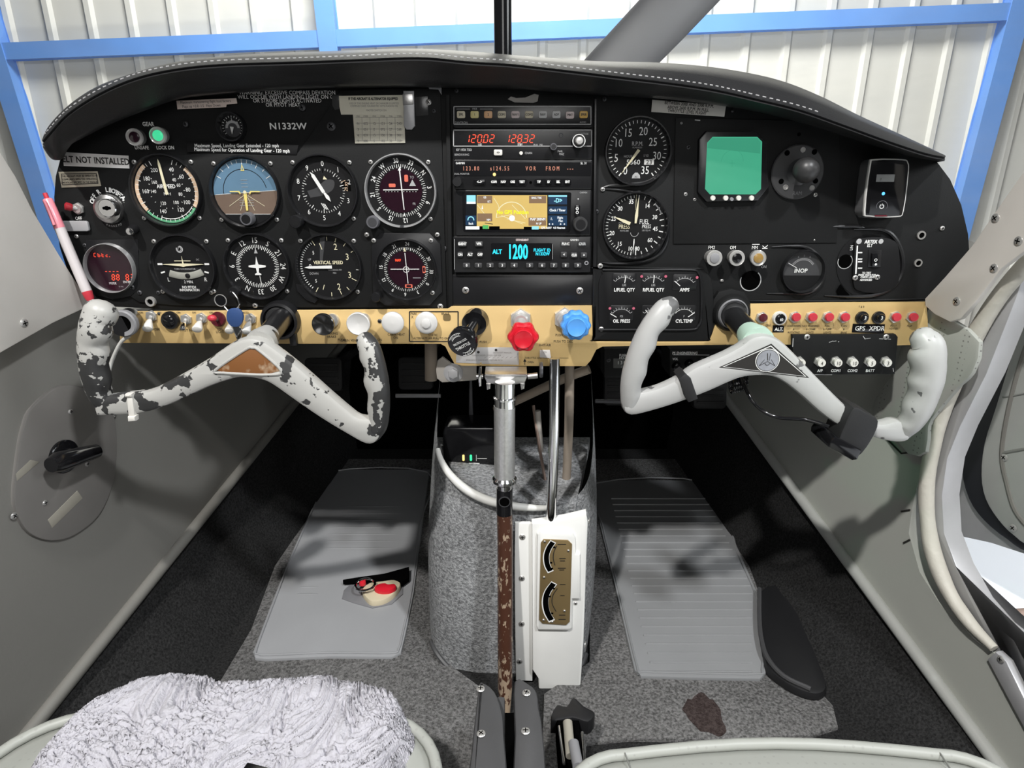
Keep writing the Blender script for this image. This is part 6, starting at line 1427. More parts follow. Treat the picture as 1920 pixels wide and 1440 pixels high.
# ================================================================ GOLD SUB-PANEL AND RADIO RACK
HG = 0.0062
g = PT('gold_subpanel', 'long gold coloured metal sub-panel under the black instrument panel', 'sub-panel', 960, 620, h=HG)
gl = lambda x, y, h=0.0: g.l(x, y, h)
b = MB()
b.prism(sm([gl(222, 584)], 1) + [gl(*q) for q in ((222, 584), (500, 582), (840, 579), (846, 574), (1110, 573), (1112, 640), (1124, 640), (1330, 640), (1345, 600), (1395, 570), (1560, 567), (1737, 566), (1740, 600), (1740, 646), (1683, 648), (1400, 646), (1130, 650), (1118, 656), (1108, 676), (1098, 687), (866, 686), (852, 682), (842, 664), (835, 650), (826, 645), (560, 645), (225, 643))], -0.0022, 0.0, 'gold', 0.0006)
GT = lambda s, x, y, h=4.6, **k: b.text(s, *gl(x, y), h * g.k, 'ink_black', 0.0004, **k)
for s, x, y in (('LDG', 413, 617), ('LIGHT', 413, 622), ('NAV LTS', 366, 619), ('PITOT', 345, 619), ('STROBE', 290, 617), ('PARKING', 622, 625), ('BRAKE', 622, 631), ('PUSH', 640, 637), ('CABIN VENT', 655, 638), ('ON', 712, 637), ('CABIN HEAT', 743, 627), ('ON', 742, 633),
                ('PUSH', 906, 641), ('PUSH', 1048, 628), ('PUSH TO DEC', 1056, 640), ('RAM AIR', 1022, 647), ('ON', 1440, 610), ('GEN FIELD', 1426, 619)): GT(s, x, y)
for s, x, y in (('GEAR WARN', 1488, 611), ('&', 1488, 617), ('ROTATING', 1488, 623), ('NAV WARNING', 1520, 611), ('& CIGAR', 1520, 617), ('LIGHTS', 1518, 623), ('FUEL', 1551, 611), ('& PUMP', 1551, 617), ('LIGHTS', 1551, 623), ('TURN', 1582, 611), ('&', 1582, 617), ('BANK', 1582, 623), ('PITOT', 1675, 611), ('HEATER', 1675, 616), ('FLAP', 1705, 611), ('T & B', 1615, 575)): GT(s, x, y, 3.6)
GT('THROTTLE AND MIXTURE', 1010, 671, 3.6); b.line(*gl(1042, 671), *gl(1066, 671), .0004, .0004, 'ink_black'); b.line(*gl(984, 674), *gl(984, 684), .0008, .0004, 'ink_black'); b.poly([gl(981, 678), gl(987, 678), gl(984, 672)], .0004, 'ink_black'); GT('OPEN', 995, 679, 4)
for x in (265, 299, 335, 364, 396, 456): GT('ON', x, 586, 3.6)
b.build('metal_strip', g.root)
b = MB(); x0, y0, x1, y1 = 768, 584, 859, 640
for A, B in (((x0, y0), (x1, y0)), ((x1, y0), (x1, y1)), ((x1, y1), (x0, y1)), ((x0, y1), (x0, y0))): b.line(*gl(*A), *gl(*B), 2.2 * g.k, .0005, 'ink_black')
b.text('PARK', *gl(776, 588), 4 * g.k, 'ink_black', .0005); b.text('BRAKE', *gl(835, 588), 4 * g.k, 'ink_black', .0005); b.text('STATIC', *gl(812, 628), 4.4 * g.k, 'ink_black', .0005); b.text('ALTERNATE AIR PULL TO ON', *gl(808, 634), 4 * g.k, 'ink_black', .0005); b.text('X', *gl(773, 594), 5 * g.k, 'ink_black', .0005)
b.poly(rrect(*gl(838, 595), 14 * g.k, 13 * g.k, 4 * g.k), .0005, 'gold_dark'); b.build('outlined_label', g.root)
for x, y, rr in ((298, 588, 2.5), (560, 608, 4), (712, 602, 4), (1393, 632, 5.5), (1403, 602, 4)): c = gl(x, y); screw(g.root, *c, 0, rr * g.k, 'mount_grey')

def at_gold(name, label, cat, px, py, group=None): return PT(name, label, cat, px, py, group, h=HG)
def nut(t, rpx, z0=0, z1=.003, m_='screw_steel', six=True, name='hex_nut'):
    b = MB(); b.prism(circ(0, 0, rpx * t.k, 6 if six else 28, 10, 370), z0, z1, m_, .0005); b.lathe([(rpx * .75 * t.k, z1), (rpx * .72 * t.k, z1 + .0015), (rpx * .5 * t.k, z1 + .0015)], m_, 20); return b.build(name, t.root)
def toggle(label, px, py, tipx, tipy, r1, r2, m_, name='toggle_switch', rn=11, mm='screw_steel'):
    t = at_gold(name, label, 'switch', px, py, 'toggle switches on the gold strip' if False else None); nut(t, rn, m_='screw_steel')
    tip = t.l(tipx, tipy, .022); k = t.k; T_ = Vector((tip[0], tip[1], .022)); Bv = Vector((0, 0, .003))
    b = MB(); b.tube([Bv, Bv.lerp(T_, .35)], [.0022, .0024], mm, 14); b.build('stem', t.root)
    b = MB(); P = [Bv.lerp(T_, q) for q in (.3, .36, .6, .9, .97, 1.0)]; b.tube(P, [r1 * k * .8, r1 * k, (r1 + r2) / 2 * k, r2 * k, r2 * .9 * k, r2 * .55 * k], m_, 20, sx=.8); b.build('bat', t.root); return t
toggle('white paddle switch nearest the left end of the gold strip', 285, 592, 276, 618, 5, 9.5, 'switch_white')
toggle('short metal bat switch between the black button and a white paddle', 350, 598, 342, 617, 3.5, 5, 'chrome')
toggle('white paddle switch left of the dark red button', 379, 596, 369, 619, 5, 9.5, 'switch_white')
toggle('white paddle switch partly hidden behind the blue key tag', 438, 598, 430, 622, 5, 9, 'switch_white')
toggle('translucent grey paddle switch left of the pilot yoke shaft', 471, 597, 461, 624, 5.5, 8.5, 'switch_clear')
t = at_gold('push_button', 'flat round black push button on the gold strip', 'button', 321, 600); b = MB(); b.lathe([(17 * t.k, 0), (17 * t.k, .003), (15.5 * t.k, .005), (10 * t.k, .005)], 'bezel_black', 32); b.build('collar', t.root); b = MB(); b.lathe([(11 * t.k, .004), (11 * t.k, .006), (8 * t.k, .0075), (1e-5, .008)], 'gloss_black', 28, cap=False); b.build('cap', t.root)
t = at_gold('push_button', 'dark red round button with small bright red lever', 'button', 410, 598); b = MB(); b.lathe([(14 * t.k, 0), (14 * t.k, .003), (12 * t.k, .005), (6 * t.k, .005), (5 * t.k, .004)], 'maroon', 32); b.build('collar', t.root)
b = MB(); tp = t.l(397, 597, .02); b.tube([(0, 0, .004), (tp[0], tp[1], .018)], [.002, .0022], 'screw_steel', 10); b.ball((tp[0], tp[1], .019), .0042, 'breaker_red', 12, (1.3, 1, 1)); b.build('lever', t.root)
# black collar and tube at far left
t = at_gold('tube_socket', 'grey ringed black tube end at the far left of the gold strip', 'tube', 240, 600); tp = t.l(231, 607, .045)
b = MB(); b.tube([(.002, 0, 0), (tp[0], tp[1], .045)], .0145, 'bezel_black', 28); b.build('tube', t.root)
b = MB(); b.lathe([(.0155, .040), (.0155, .0455), (.0140, .047), (.0095, .0462), (.0088, .044), (1e-5, .044)], 'mid_grey', 32, (tp[0], tp[1], 0), cap=False); b.poly(circ(tp[0], tp[1], .0088, 24), .0443, 'deep_black'); b.build('end_ring', t.root)
# knobs
def pull(label, px, py, kx, ky, r_px, m_, L=.026, cap=None, name='push_pull_knob', dish=False):
    t = at_gold(name, label, 'knob', px, py); k = t.k; tp = t.l(kx, ky, L)
    b = MB(); b.lathe([(13 * k, 0), (13 * k, .003), (11 * k, .005)], 'screw_steel', 24); b.tube([(0, 0, .004), (tp[0], tp[1], L - .006)], .0042, 'chrome', 16); b.build('shaft', t.root)
    rr = r_px * K(ky, HG + L); b = MB()
    b.lathe([(rr * .55, L - .010), (rr * .9, L - .007), (rr, L - .004), (rr, L - .001), (rr * .93, L), (rr * .6, L - (.002 if dish else -.001)), (1e-5, L - (.003 if dish else -.0015))], m_, 36, (tp[0], tp[1], 0), cap=False); b.build('knob', t.root)
    if cap: b = MB(); b.lathe([(rr * .45, L), (rr * .42, L + .003), (rr * .3, L + .0038), (1e-5, L + .004)], cap, 24, (tp[0], tp[1], 0), cap=False); b.build('centre_button', t.root)
    return t
pull('dark shiny dished knob, leftmost of the round knobs on the gold strip', 624, 600, 605, 609, 21, 'dark_chrome', dish=True)
pull('white round knob above the left yoke right grip', 682, 599, 671, 608, 22, 'white_knob', dish=True)
pull('white round knob between the yoke grip and the outlined label', 741, 602, 736, 606, 21, 'white_knob', L=.022)
pull('white disc knob with raised centre button on the outlined label', 800, 604, 799, 606, 21, 'white_knob', L=.012, cap='white_knob')
# engine controls
t = at_gold('throttle_knob', 'large round black throttle knob lettered in white', 'knob', 893, 600); k = t.k; tp = t.l(866, 645, .062); mp = t.l(886, 612, .022)
b = MB(); b.tube([(0, 0, 0), (mp[0] * .6, mp[1] * .6, .014)], [24 * k, 23 * k], 'gloss_black', 32); b.build('collar', t.root)
b = MB(); b.tube([(0, 0, .01), (tp[0] * .7, tp[1] * .7, .045), (tp[0], tp[1], .052)], [12 * k, 11.5 * k, 17 * k], 'gloss_black', 24); b.build('stem', t.root)
dirv = Vector((tp[0], tp[1], .062)); tilt = Vector((-.20, -.28, 1)).normalized(); ax = (Vector((1, 0, 0)) - tilt * tilt.x).normalized(); ay = tilt.cross(ax); q_ = Matrix(((ax.x, ay.x, tilt.x, 0), (ax.y, ay.y, tilt.y, 0), (ax.z, ay.z, tilt.z, 0), (0, 0, 0, 1)))
M = Matrix.Translation((tp[0], tp[1], .062)) @ q_; rr = 28.5 * K(640, HG + .06)
b = MB(); b.lathe([(rr * .7, -.016), (rr * .98, -.012), (rr, -.008), (rr, -.002), (rr * .93, 0), (1e-5, .0004)], 'gloss_black', 40, M=M, cap=False); kb = b.build('knob', t.root)
b = MB(); b.text('THROTTLE', rr * .08, -rr * .14, rr * .20, 'ink_white', 0, rot=-35, bold=.05, sx=.95); b.text('FRICTION LOCK', -rr * .10, rr * .16, rr * .15, 'ink_white', 0, rot=-35, bold=.04, sx=.8)
b.arc(0, 0, rr * .62, rr * .66, -75, -5, 0, 'ink_white'); b.arc(0, 0, rr * .82, rr * .86, -75, -5, 0, 'ink_white'); b.arc(0, 0, rr * .62, rr * .66, 105, 175, 0, 'ink_white'); b.arc(0, 0, rr * .82, rr * .86, 105, 175, 0, 'ink_white')
for i, c in enumerate('UNLOCK'): b.num(c, -66 + 10.5 * i, rr * .74, rr * .12, 0, 'ink_white', True)
for i, c in enumerate('LOCK'): b.num(c, 160 - 13 * i, rr * .74, rr * .12, 0, 'ink_white')
b.v = [tuple((M @ Vector((v[0], v[1], .0012 + v[2])))) for v in b.v]; b.build('lettering', kb)
def vernier(name, label, px, py, kx, ky, m_, lobes=8, R1=28, L=.040, amp=.07):
    t = at_gold(name, label, 'knob', px, py); k = t.k; tp = t.l(kx, ky, L)
    b = MB(); b.prism(circ(0, 0, 21 * k, 6, 0, 360), 0, .008, 'white_metal', .0015); b.build('hex_nut', t.root)
    b = MB(); b.lathe([(15 * k, .008), (15 * k, .013), (12 * k, .015)], 'white_metal', 28); b.tube([(0, 0, .012), (tp[0], tp[1], L - .012)], .0062, 'white_metal', 20); b.build('barrel', t.root)
    rr = R1 * K(ky, HG + L); N = 96; o_ = lambda s: [(tp[0] + s * rr * (1 + amp * math.cos(lobes * 2 * PI * i / N)) * math.cos(2 * PI * i / N), tp[1] + s * rr * (1 + amp * math.cos(lobes * 2 * PI * i / N)) * math.sin(2 * PI * i / N)) for i in range(N)]
    b = MB(); rings = [(.72, L - .018), (.92, L - .015), (1, L - .010), (1, L - .004), (.93, L - .001), (.80, L), (.70, L - .0005)]
    vs2 = []; 
    for s, z in rings: vs2 += [(x, y, z) for x, y in o_(s)]
    b.add(vs2, [(a * N + i, a * N + (i + 1) % N, (a + 1) * N + (i + 1) % N, (a + 1) * N + i) for a in range(len(rings) - 1) for i in range(N)] + [tuple((len(rings) - 1) * N + i for i in range(N))], m_); b.build('knob', t.root)
    b = MB(); b.lathe([(rr * .66, L - .001), (rr * .66, L + .006), (rr * .60, L + .0072), (rr * .55, L + .0068), (1e-5, L + .0065)], m_, 40, (tp[0], tp[1], 0), cap=False); b.build('centre_button', t.root); return t
vernier('mixture_control', 'large lobed red mixture control knob in the middle of the gold panel', 976, 598, 981, 634, 'red_plastic', 6, 28)
vernier('pitch_control', 'large scalloped blue propeller control knob near the cluster', 1058, 596, 1080, 612, 'blue_plastic', 10, 28, amp=.045)
# stickers on the gold panel
def sticker(name, label, cat, pts, h, mat_, draw=None, th=.0005, bev=.0001):
    cx = sum(p[0] for p in pts) / len(pts); cy = sum(p[1] for p in pts) / len(pts); t = PT(name, label, cat, cx, cy, None, h)
    b = MB(); b.prism([t.l(*p) for p in pts], 0, th, mat_, bev)
    if draw: draw(b, t)
    b.build('sheet', t.root); return t
def D1(b, t):
    for x, y in ((897, 660), (930, 656)): b.poly(circ(*t.l(x, y), 2.6 * t.k, 10), .0007, 'ink_black')
    for s, x, y in (('TRANSPONDER CODES 1200 VFR', 912, 666), ('SEE FLIGHT MANUAL', 942, 661), ('EMERGENCY CHECKLIST  MIXTURE RICH', 908, 675)): b.text(s, *t.l(x, y), 3.0 * t.k, 'ink_faint', .0007)
    for i in range(8): b.line(*t.l(908 + i * 8, 671), *t.l(913 + i * 8, 668.5), .0003, .0007, 'ink_faint')
sticker('sticker', 'long silver-white instruction sticker below the throttle knob', 'sticker', [(856, 657), (893, 651), (972, 651), (973, 684), (855, 680)], HG, 'label_silver', D1)
sticker('sticker', 'tiny square white sticker right of the red knob', 'sticker', [(1012, 656), (1031, 656), (1033, 671), (1012, 670)], HG, 'label_white', lambda b, t: b.text('ON', *t.l(1022, 660), 3 * t.k, 'ink_faint', .0007))
def D2(b, t): b.text('ALT.', *t.l(1460, 617), 6.5 * t.k, 'ink_white', .0008, bold=.06)
sticker('label_tag', 'small black tag printed ALT. under a breaker', 'label', [(1449, 610), (1470, 610), (1469, 623), (1448, 623)], HG, 'gloss_black', D2, .0006)
def D3(b, t): b.text('GPS  XPDR', *t.l(1630, 615.5), 8.5 * t.k, 'ink_white', .0008, bold=.04, sx=1.08)
sticker('label_tag', 'black tag printed GPS XPDR under the two black breakers', 'label', [(1599, 607), (1659, 608), (1657, 625), (1597, 623)], HG, 'gloss_black', D3, .0006)

# circuit breakers on the gold strip
def breaker(label, px, py, m_, num=None, ring='screw_steel', dx=5, dy=1, rn=11.5, rb=7.5):
    t = at_gold('circuit_breaker', label, 'circuit breaker', px, py); k = t.k; nut(t, rn, z1=.003, m_=ring, six=ring == 'screw_steel')
    tp = t.l(px + dx, py + dy, .010); b = MB(); rr = rb * k
    b.tube([(0, 0, .003), (tp[0] * .8, tp[1] * .8, .008), (tp[0], tp[1], .0095), (tp[0], tp[1], .0105)], [rr * .9, rr, rr, rr * .82], m_, 24); bo = b.build('button', t.root)
    if num: b = MB(); b.text(num, tp[0], tp[1], rr * .9, 'ink_white' if m_ != 'switch_white' else 'ink_black', .0108, bold=.05); b.build('number', bo)
    return t
breaker('small dark breaker at the left end of the right breaker row', 1427, 595, 'maroon')
t = at_gold('circuit_breaker', 'white ringed black breaker above the ALT. tag', 'circuit breaker', 1460, 596); b = MB(); b.lathe([(13 * t.k, 0), (13 * t.k, .004), (12 * t.k, .005), (9.5 * t.k, .005), (9.5 * t.k, .003)], 'white_knob', 32); b.build('ring', t.root); b = MB(); b.lathe([(9.5 * t.k, .002), (9.3 * t.k, .006), (7.5 * t.k, .0068), (1e-5, .007)], 'gloss_black', 28, cap=False); b.text('60', 1 * t.k, -1 * t.k, 5 * t.k, 'ink_white', .0072, bold=.05); b.build('button', t.root)
for px, lab in ((1489, 'red breaker just right of the white ringed black breaker'), (1520, 'red breaker above the NAV WARNING lettering'), (1551, 'red breaker above the FUEL PUMP lettering'), (1581, 'red breaker left of the two black breakers'), (1677, 'red breaker right of the two black breakers'), (1709, 'rightmost red breaker beside the cream post cover')):
    breaker(lab, px, 594, 'breaker_red', rb=8)
for px, lab in ((1615, 'black breaker above the letters GPS'), (1646, 'black breaker above the letters XPDR')): breaker(lab, px, 595, 'gloss_black', '3', 'bezel_black', dx=7, rn=12, rb=7)
# black breaker box
HB = .012
t = PT('breaker_box', 'black metal box carrying a row of white breakers', 'breaker box', 1585, 664, h=HB); q = t.l
b = MB(); b.prism([q(*p) for p in ((1486, 628), (1680, 627), (1684, 632), (1678, 702), (1487, 703))], -.030, 0, 'panel_black', .001)
for s, x in (('A/P', 1537), ('COM1', 1567), ('COM2', 1598), ('BATT', 1631)): b.text(s, *q(x, 695), 5.5 * t.k, 'ink_white', .0004, bold=.06)
for A, B, w in (((1487, 634), (1486, 650), .0009), ((1554, 642), (1562, 639), .0007), ((1562, 640), (1568, 639), .0006), ((1571, 641), (1573, 640), .001), ((1618, 630), (1622, 636), .0008), ((1622, 635), (1632, 634), .0005), ((1648, 635), (1670, 636), .0006), ((1674, 690), (1675, 697), .0007), ((1490, 702), (1560, 702.5), .0004)): b.line(*q(*A), *q(*B), w, .0004, 'ink_dim')
b.build('box', t.root)
for x, y in ((1513, 632), (1661, 632)): screw(t.root, *q(x, y), 0, 5.5 * t.k)
for px, n_, lab in ((1497, '5', 'white breaker at the left end of the black box, half behind the yoke'), (1535, '4', 'white breaker above the A/P lettering'), (1566, '10', 'white breaker numbered 10 above COM1'), (1596, '10', 'white breaker numbered 10 above COM2'), (1629, '5', 'white breaker numbered 5 above BATT'), (1659, '3', 'rightmost white breaker of the black box')):
    s_ = PT('circuit_breaker', lab, 'circuit breaker', px, 677, None, HB); k = s_.k; nut(s_, 10, z1=.0025)
    tp = s_.l(px + 6, 681, .012); b = MB(); rr = 7.6 * K(680, HB + .012); b.tube([(0, 0, .002), (tp[0] * .9, tp[1] * .9, .010), (tp[0], tp[1], .0115), (tp[0], tp[1], .0125)], [rr * .75, rr * .8, rr, rr * .95], 'switch_white', 24); b.text(n_, tp[0], tp[1], rr * .95, 'ink_black', .0129); b.build('button', s_.root)

# yoke shaft bosses
t = PT('shaft_boss', 'black round boot around the left yoke shaft', 'boot', 530, 598, h=.0003); k = t.k
b = MB(); b.lathe([(37 * k, 0), (37 * k, .008), (34 * k, .014), (29 * k, .015), (27 * k, .010)], 'bezel_black', 44, cap=False); b.lathe([(27 * k, .009), (1e-5, .009)], 'deep_black', 30, cap=False); b.build('ring', t.root)
b = MB(); c = t.l(522, 598, .012); b.lathe([(23 * k, .008), (22 * k, .016), (20 * k, .018)], 'rubber_black', 36, (c[0], c[1], 0)); b.build('boot', t.root)
b = MB(); b.box(*t.l(554, 632), .006, 14 * k, 26 * k, .010, 'bezel_black', .002); b.build('bracket', t.root)
t = PT('shaft_boss', 'grey rubber boot around the right yoke shaft', 'boot', 1368, 584, h=.0003); k = t.k
b = MB(); b.lathe([(35 * k, 0), (35 * k, .008), (31 * k, .013), (28 * k, .0135), (26 * k, .010)], 'panel_black', 44, cap=False); b.build('ring', t.root)
b = MB(); b.lathe([(29 * k, .002), (29 * k, .012), (26 * k, .016), (25 * k, .0155), (24 * k, .012)], 'mid_grey', 40); b.lathe([(24 * k, .010), (20 * k, .020), (18 * k, .021)], 'rubber_black', 36, (.001, -.0015, 0)); b.build('boot', t.root)
b = MB(); b.prism([t.l(*p) for p in ((1335, 560), (1345, 545), (1368, 540), (1392, 546), (1404, 566), (1404, 590), (1385, 612), (1350, 612), (1333, 595))], -.0002, .0065, 'panel_black', .001); b.build('mount_plate', t.root)

# ---- gear lights, jacks, ignition, toggles of the black panel
def lamp(label, px, py, fx, fy, r_px, lens, name='indicator_light', h=.0004, L=.016, ring='white_metal', cat='light'):
    t = PT(name, label, cat, px, py, None, h); k = t.k; tp = t.l(fx, fy, L); rr = r_px * K(fy, h + L)
    b = MB(); b.tube([(0, 0, 0), (tp[0] * .9, tp[1] * .9, L - .002), (tp[0], tp[1], L - .0005), (tp[0], tp[1], L)], [rr * .92, rr * .95, rr, rr * .9], ring, 32); b.build('barrel', t.root)
    b = MB(); b.lathe([(rr * .64, L - .0002), (rr * .60, L + .0012), (rr * .4, L + .0018), (1e-5, L + .002)], lens, 24, (tp[0], tp[1], 0), cap=False); b.build('lens', t.root); return t
lamp('unlit gear warning light with dark lens in a silver ring', 260, 258, 252, 257, 15.5, 'lens_dark')
lamp('glowing green gear light in a silver ring', 303, 254, 296, 254, 15.5, 'lens_green')
lamp('silver ringed clear light under the FM2 lettering', 1333, 482, 1340, 484, 14.5, 'mid_grey')
lamp('silver ringed dark light between the clear and amber ones', 1376, 482, 1382, 484, 14.5, 'gloss_black')
lamp('silver ringed amber light on the right panel', 1418, 482, 1422, 484, 14.5, 'lens_amber')
t = PT('ignition_switch', 'silver ignition key switch lettered OFF R L BOTH START', 'switch', 207, 391, h=.0004); k = t.k
b = MB(); b.lathe([(27 * k, 0), (27 * k, .004), (25 * k, .007), (18 * k, .009), (17 * k, .012)], 'brushed', 40); b.build('escutcheon', t.root)
b = MB(); c = t.l(203, 390, .016); b.lathe([(17 * k, .010), (16.5 * k, .018), (15 * k, .019), (1e-5, .019)], 'chrome', 36, (*c, 0), cap=False); b.prism(rrect(c[0], c[1], 15 * k, 5 * k, 2 * k, 3), .019, .0194, 'deep_black'); b.poly(circ(*c, 4 * k, 12), .0196, 'deep_black'); b.build('key_barrel', t.root)
b = MB(); 
for s, a in (('OFF', -58), ('R', -28), ('L', 0), ('BOTH', 26), ('START', 55)):
    for i, ch in enumerate(s):
        aa = a + (i - (len(s) - 1) / 2) * 10; b.num(ch, aa, 33.5 * k, 8 * k, .0004, 'ink_white', True, bold=.08)
for i, ch in enumerate('MAGNETO'): b.num(ch, 178 - (i - 3) * 8, 32 * k, 4 * k, .0004, 'ink_dim')
b.build('lettering', t.root)
t = PT('toggle_switch', 'red tipped toggle switch beside the ignition key', 'switch', 148, 391, h=.0004); k = t.k; nut(t, 11)
tp = t.l(119, 385, .012); b = MB(); b.tube([(0, 0, .003), (tp[0], tp[1] * .7, .010)], [.0022, .003], 'screw_steel', 12); b.build('stem', t.root)
b = MB(); b.tube([(tp[0] * .35, tp[1] * .3, .006), (tp[0] * .5, tp[1] * .4, .007), (tp[0] * .9, tp[1] * .8, .010), (tp[0], tp[1] * .85, .0105)], [.0032, .0044, .0046, .0025], 'breaker_maroon', 16); b.build('tip', t.root)
t = PT('dimmer_knob', 'small black knob with silver face below the ignition switch', 'knob', 252, 429, h=.0025); k = t.k; tp = t.l(243, 434, .016)
b = MB(); b.tube([(0, 0, 0), (tp[0], tp[1], .014), (tp[0], tp[1], .016)], [9 * k, 8.5 * k, 7.6 * k], 'bezel_black', 24); b.build('body', t.root); b = MB(); b.lathe([(6.6 * k, .016), (6 * k, .0168), (1e-5, .017)], 'chrome', 20, (*tp, 0), cap=False); b.build('face', t.root)
t = PT('phone_jack', 'small silver ringed jack above the gold strip', 'jack', 284, 565, h=.0025); k = t.k; b = MB(); b.lathe([(9.5 * k, 0), (9.5 * k, .003), (8.5 * k, .004), (5.5 * k, .004), (5 * k, .002), (1e-5, .002)], 'screw_steel', 28, cap=False); b.poly(circ(0, 0, 5.2 * k, 16), .0022, 'deep_black'); b.build('ring', t.root)
# pen and its metal clip
t = PT('pen_clip', 'flat chrome clip holding the pen to the panel edge', 'clip', 140, 424, h=.0004); b = MB(); b.prism(rrect(*t.l(140, 424, .004), 50 * t.k, 19 * t.k, 5 * t.k), 0.001, .004, 'jamb_metal', .0008); b.build('clip', t.root)
A = onY(84, 362, .745); B = onY(171, 566, .735)
t = thing('pen', 'white and pink ballpoint pen standing upright at the left panel edge', 'pen', tuple(A))
d_ = B - A; P = lambda s: d_ * s
b = MB(); b.tube([P(.0), P(.055)], .0024, 'breaker_red', 14); b.build('push_button', t)
b = MB(); b.tube([P(.05), P(.06), P(.30), P(.315)], [.0042, .0052, .0056, .0056], 'pen_pink', 20); b.build('upper_barrel', t)
b = MB(); b.tube([P(.31), P(.90)], .0055, 'pen_white', 20); b.build('lower_barrel', t)
b = MB(); b.tube([P(.90), P(.96), P(1.03)], [.0056, .0048, .0015], 'breaker_red', 20); b.build('tip', t)
b = MB(); b.tube([P(.07) + Vector((.001, -.0075, 0)), P(.28) + Vector((.001, -.0078, 0))], .0016, 'pen_pink', 10); b.build('clip', t)

# ---- placards
def rows(lst, mat_='ink_black', z=.0007):
    def f(b, t):
        for s, x, y, h, *rest in lst: b.text(s, *t.l(x, y), h * t.k, mat_, z, rot=rest[0] if rest else 0, bold=rest[1] if len(rest) > 1 else 0, sx=rest[2] if len(rest) > 2 else 1)
    return f
sticker('placard', 'white label printed ELT NOT INSTALLED at upper left', 'label', [(118, 285), (241, 292), (243, 316), (120, 311)], .0004, 'label_white', rows([('ELT NOT INSTALLED', 180, 301, 11, 2.5, .06, .98)]))
def D4(b, t):
    o = [t.l(*p) for p in ((113, 324), (183, 323), (187, 346), (116, 349))]; b.poly(inset(o if area2(o) > 0 else o[::-1], 1.5 * t.k), .0006, 'ink_black'); b.poly(inset(o if area2(o) > 0 else o[::-1], 3 * t.k), .0007, 'brass_label')
    for s, y in (('THIS AIRCRAFT MUST BE OPERATED IN', 330), ('COMPLIANCE WITH THE OPERATING', 336), ('LIMITATIONS SPECIFIED IN THE MANUAL', 342)): b.text(s, *t.l(150, y), 3.4 * t.k, 'ink_black', .0009, rot=-1, bold=.05, sx=.9)
sticker('placard', 'small brass plate with a black border above the toggle', 'label', [(110, 322), (183, 321), (190, 349), (116, 352)], .0004, 'brass_label', D4)
sticker('placard', 'thin pinkish two-line label over the suction gauge', 'label', [(331, 189), (443, 184), (445, 194), (425, 196), (424, 201), (333, 205)], .0030, 'label_pink', rows([('Maximum maneuvering flight load factors', 386, 190.5, 4.6, -2), ('Flaps up +3.8 -1.5  Flaps Down', 378, 198.5, 4.6, -2)]))
sticker('placard', 'black strip printed Maximum Speed Landing Gear in white', 'label', [(350, 266), (560, 272), (556, 290), (352, 285)], .0026, 'face_black', rows([('Maximum Speed, Landing Gear Extended - 120 mph', 444, 273, 6.0, 0, .04, 1.0), ('Maximum Speed for Operation of Landing Gear - 120 mph', 454, 281.5, 6.0, 1, .04, 1.0)], 'ink_white'))
sticker('placard', 'white three-line label about 2300 RPM on the right panel', 'label', [(1223, 187), (1361, 198), (1358, 219), (1221, 210)], .0022, 'label_grey2', rows([('BETWEEN 2000 AND 2300 R.P.M.', 1292, 196, 5.2, 4, .05), ('ABOVE 2600 R.P.M. IN FULL', 1290, 203.5, 5.2, 4, .05), ('THROTTLE LEVEL FLIGHT', 1288, 210, 5.2, 4, .05)]))
t = PT('placard', 'yellowed paper compass card hanging from the chrome clip', 'paper', 710, 240, h=.0026); b = MB(); q = t.l
b.prism([q(*p) for p in ((636, 180), (770, 178), (770, 215), (640, 215), (637, 200))], .0004, .0012, 'paper', .0001); b.text('IF THIS AIRCRAFT IS ALTERNATOR EQUIPPED', *q(700, 185.5), 4.2 * t.k, 'ink_black', .0014, bold=.1, sx=.86)
for s, x, y in (('USE OF THE ENGINE HEAT EXCHANGER IS LIMITED', 702, 194), ('COMPASS CARD CALIBRATED WITH RADIOS ON', 702, 199), ('MASTER SWITCH ON', 706, 207)): b.text(s, *q(x, y), 3.2 * t.k, 'ink_faint', .0014)
b.build('upper_slip', t.root)
b = MB(); b.prism([q(*p) for p in ((662, 214), (758, 214), (760, 268), (666, 269))], .0002, .0010, 'paper', .0001)
for i in range(5): b.line(*q(667 + i * .4, 220 + i * 11), *q(756, 220 + i * 11), .0003, .0012, 'ink_faint')
for x in (679, 694, 711, 726, 741): b.line(*q(x, 220), *q(x + 1, 264), .0003, .0012, 'ink_faint')
for r_, row in enumerate((('FOR', 'STEER', 'FOR', 'STEER', 'FOR', 'STEER'), ('N', '002', '12', '121', '24', '240'), ('3', '031', 'E', '092', '27', '268'), ('6', '059', '15', '150', '30', '301'), ('9', '088', 'S', '182', '33', '329'))):
    for c_, s in enumerate(row): b.text(s, *q((672, 686, 702, 718, 733, 749)[c_], 215 + 3 + r_ * 10.8 + (3 if r_ else 0)), (2.6 if r_ == 0 else 4.5) * t.k, 'ink_faint', .0012)
b.build('table_slip', t.root)
t = PT('metal_clip', 'chrome clip holding the yellowed compass card', 'clip', 767, 205, h=.0026); q = t.l
b = MB(); b.prism([q(*p, .004) for p in ((756, 170), (776, 170), (778, 236), (772, 243), (762, 243), (757, 236))], .0016, .0042, 'jamb_metal', .0008); b.prism([q(*p, .004) for p in ((755, 176), (774, 176), (775, 196), (756, 197))], .0042, .0056, 'brushed', .0006); b.build('clip', t.root)
sticker('tape_piece', 'clear grey tape patch right of the chrome clip', 'tape', [(778, 182), (802, 180), (803, 216), (780, 218)], .0024, 'tape_clear', None, .0003)
sticker('tape_piece', 'dark clear tape patch at the left end of the compass card', 'tape', [(622, 178), (640, 178), (640, 204), (628, 206), (623, 198)], .0024, 'tape_clear', None, .0003)
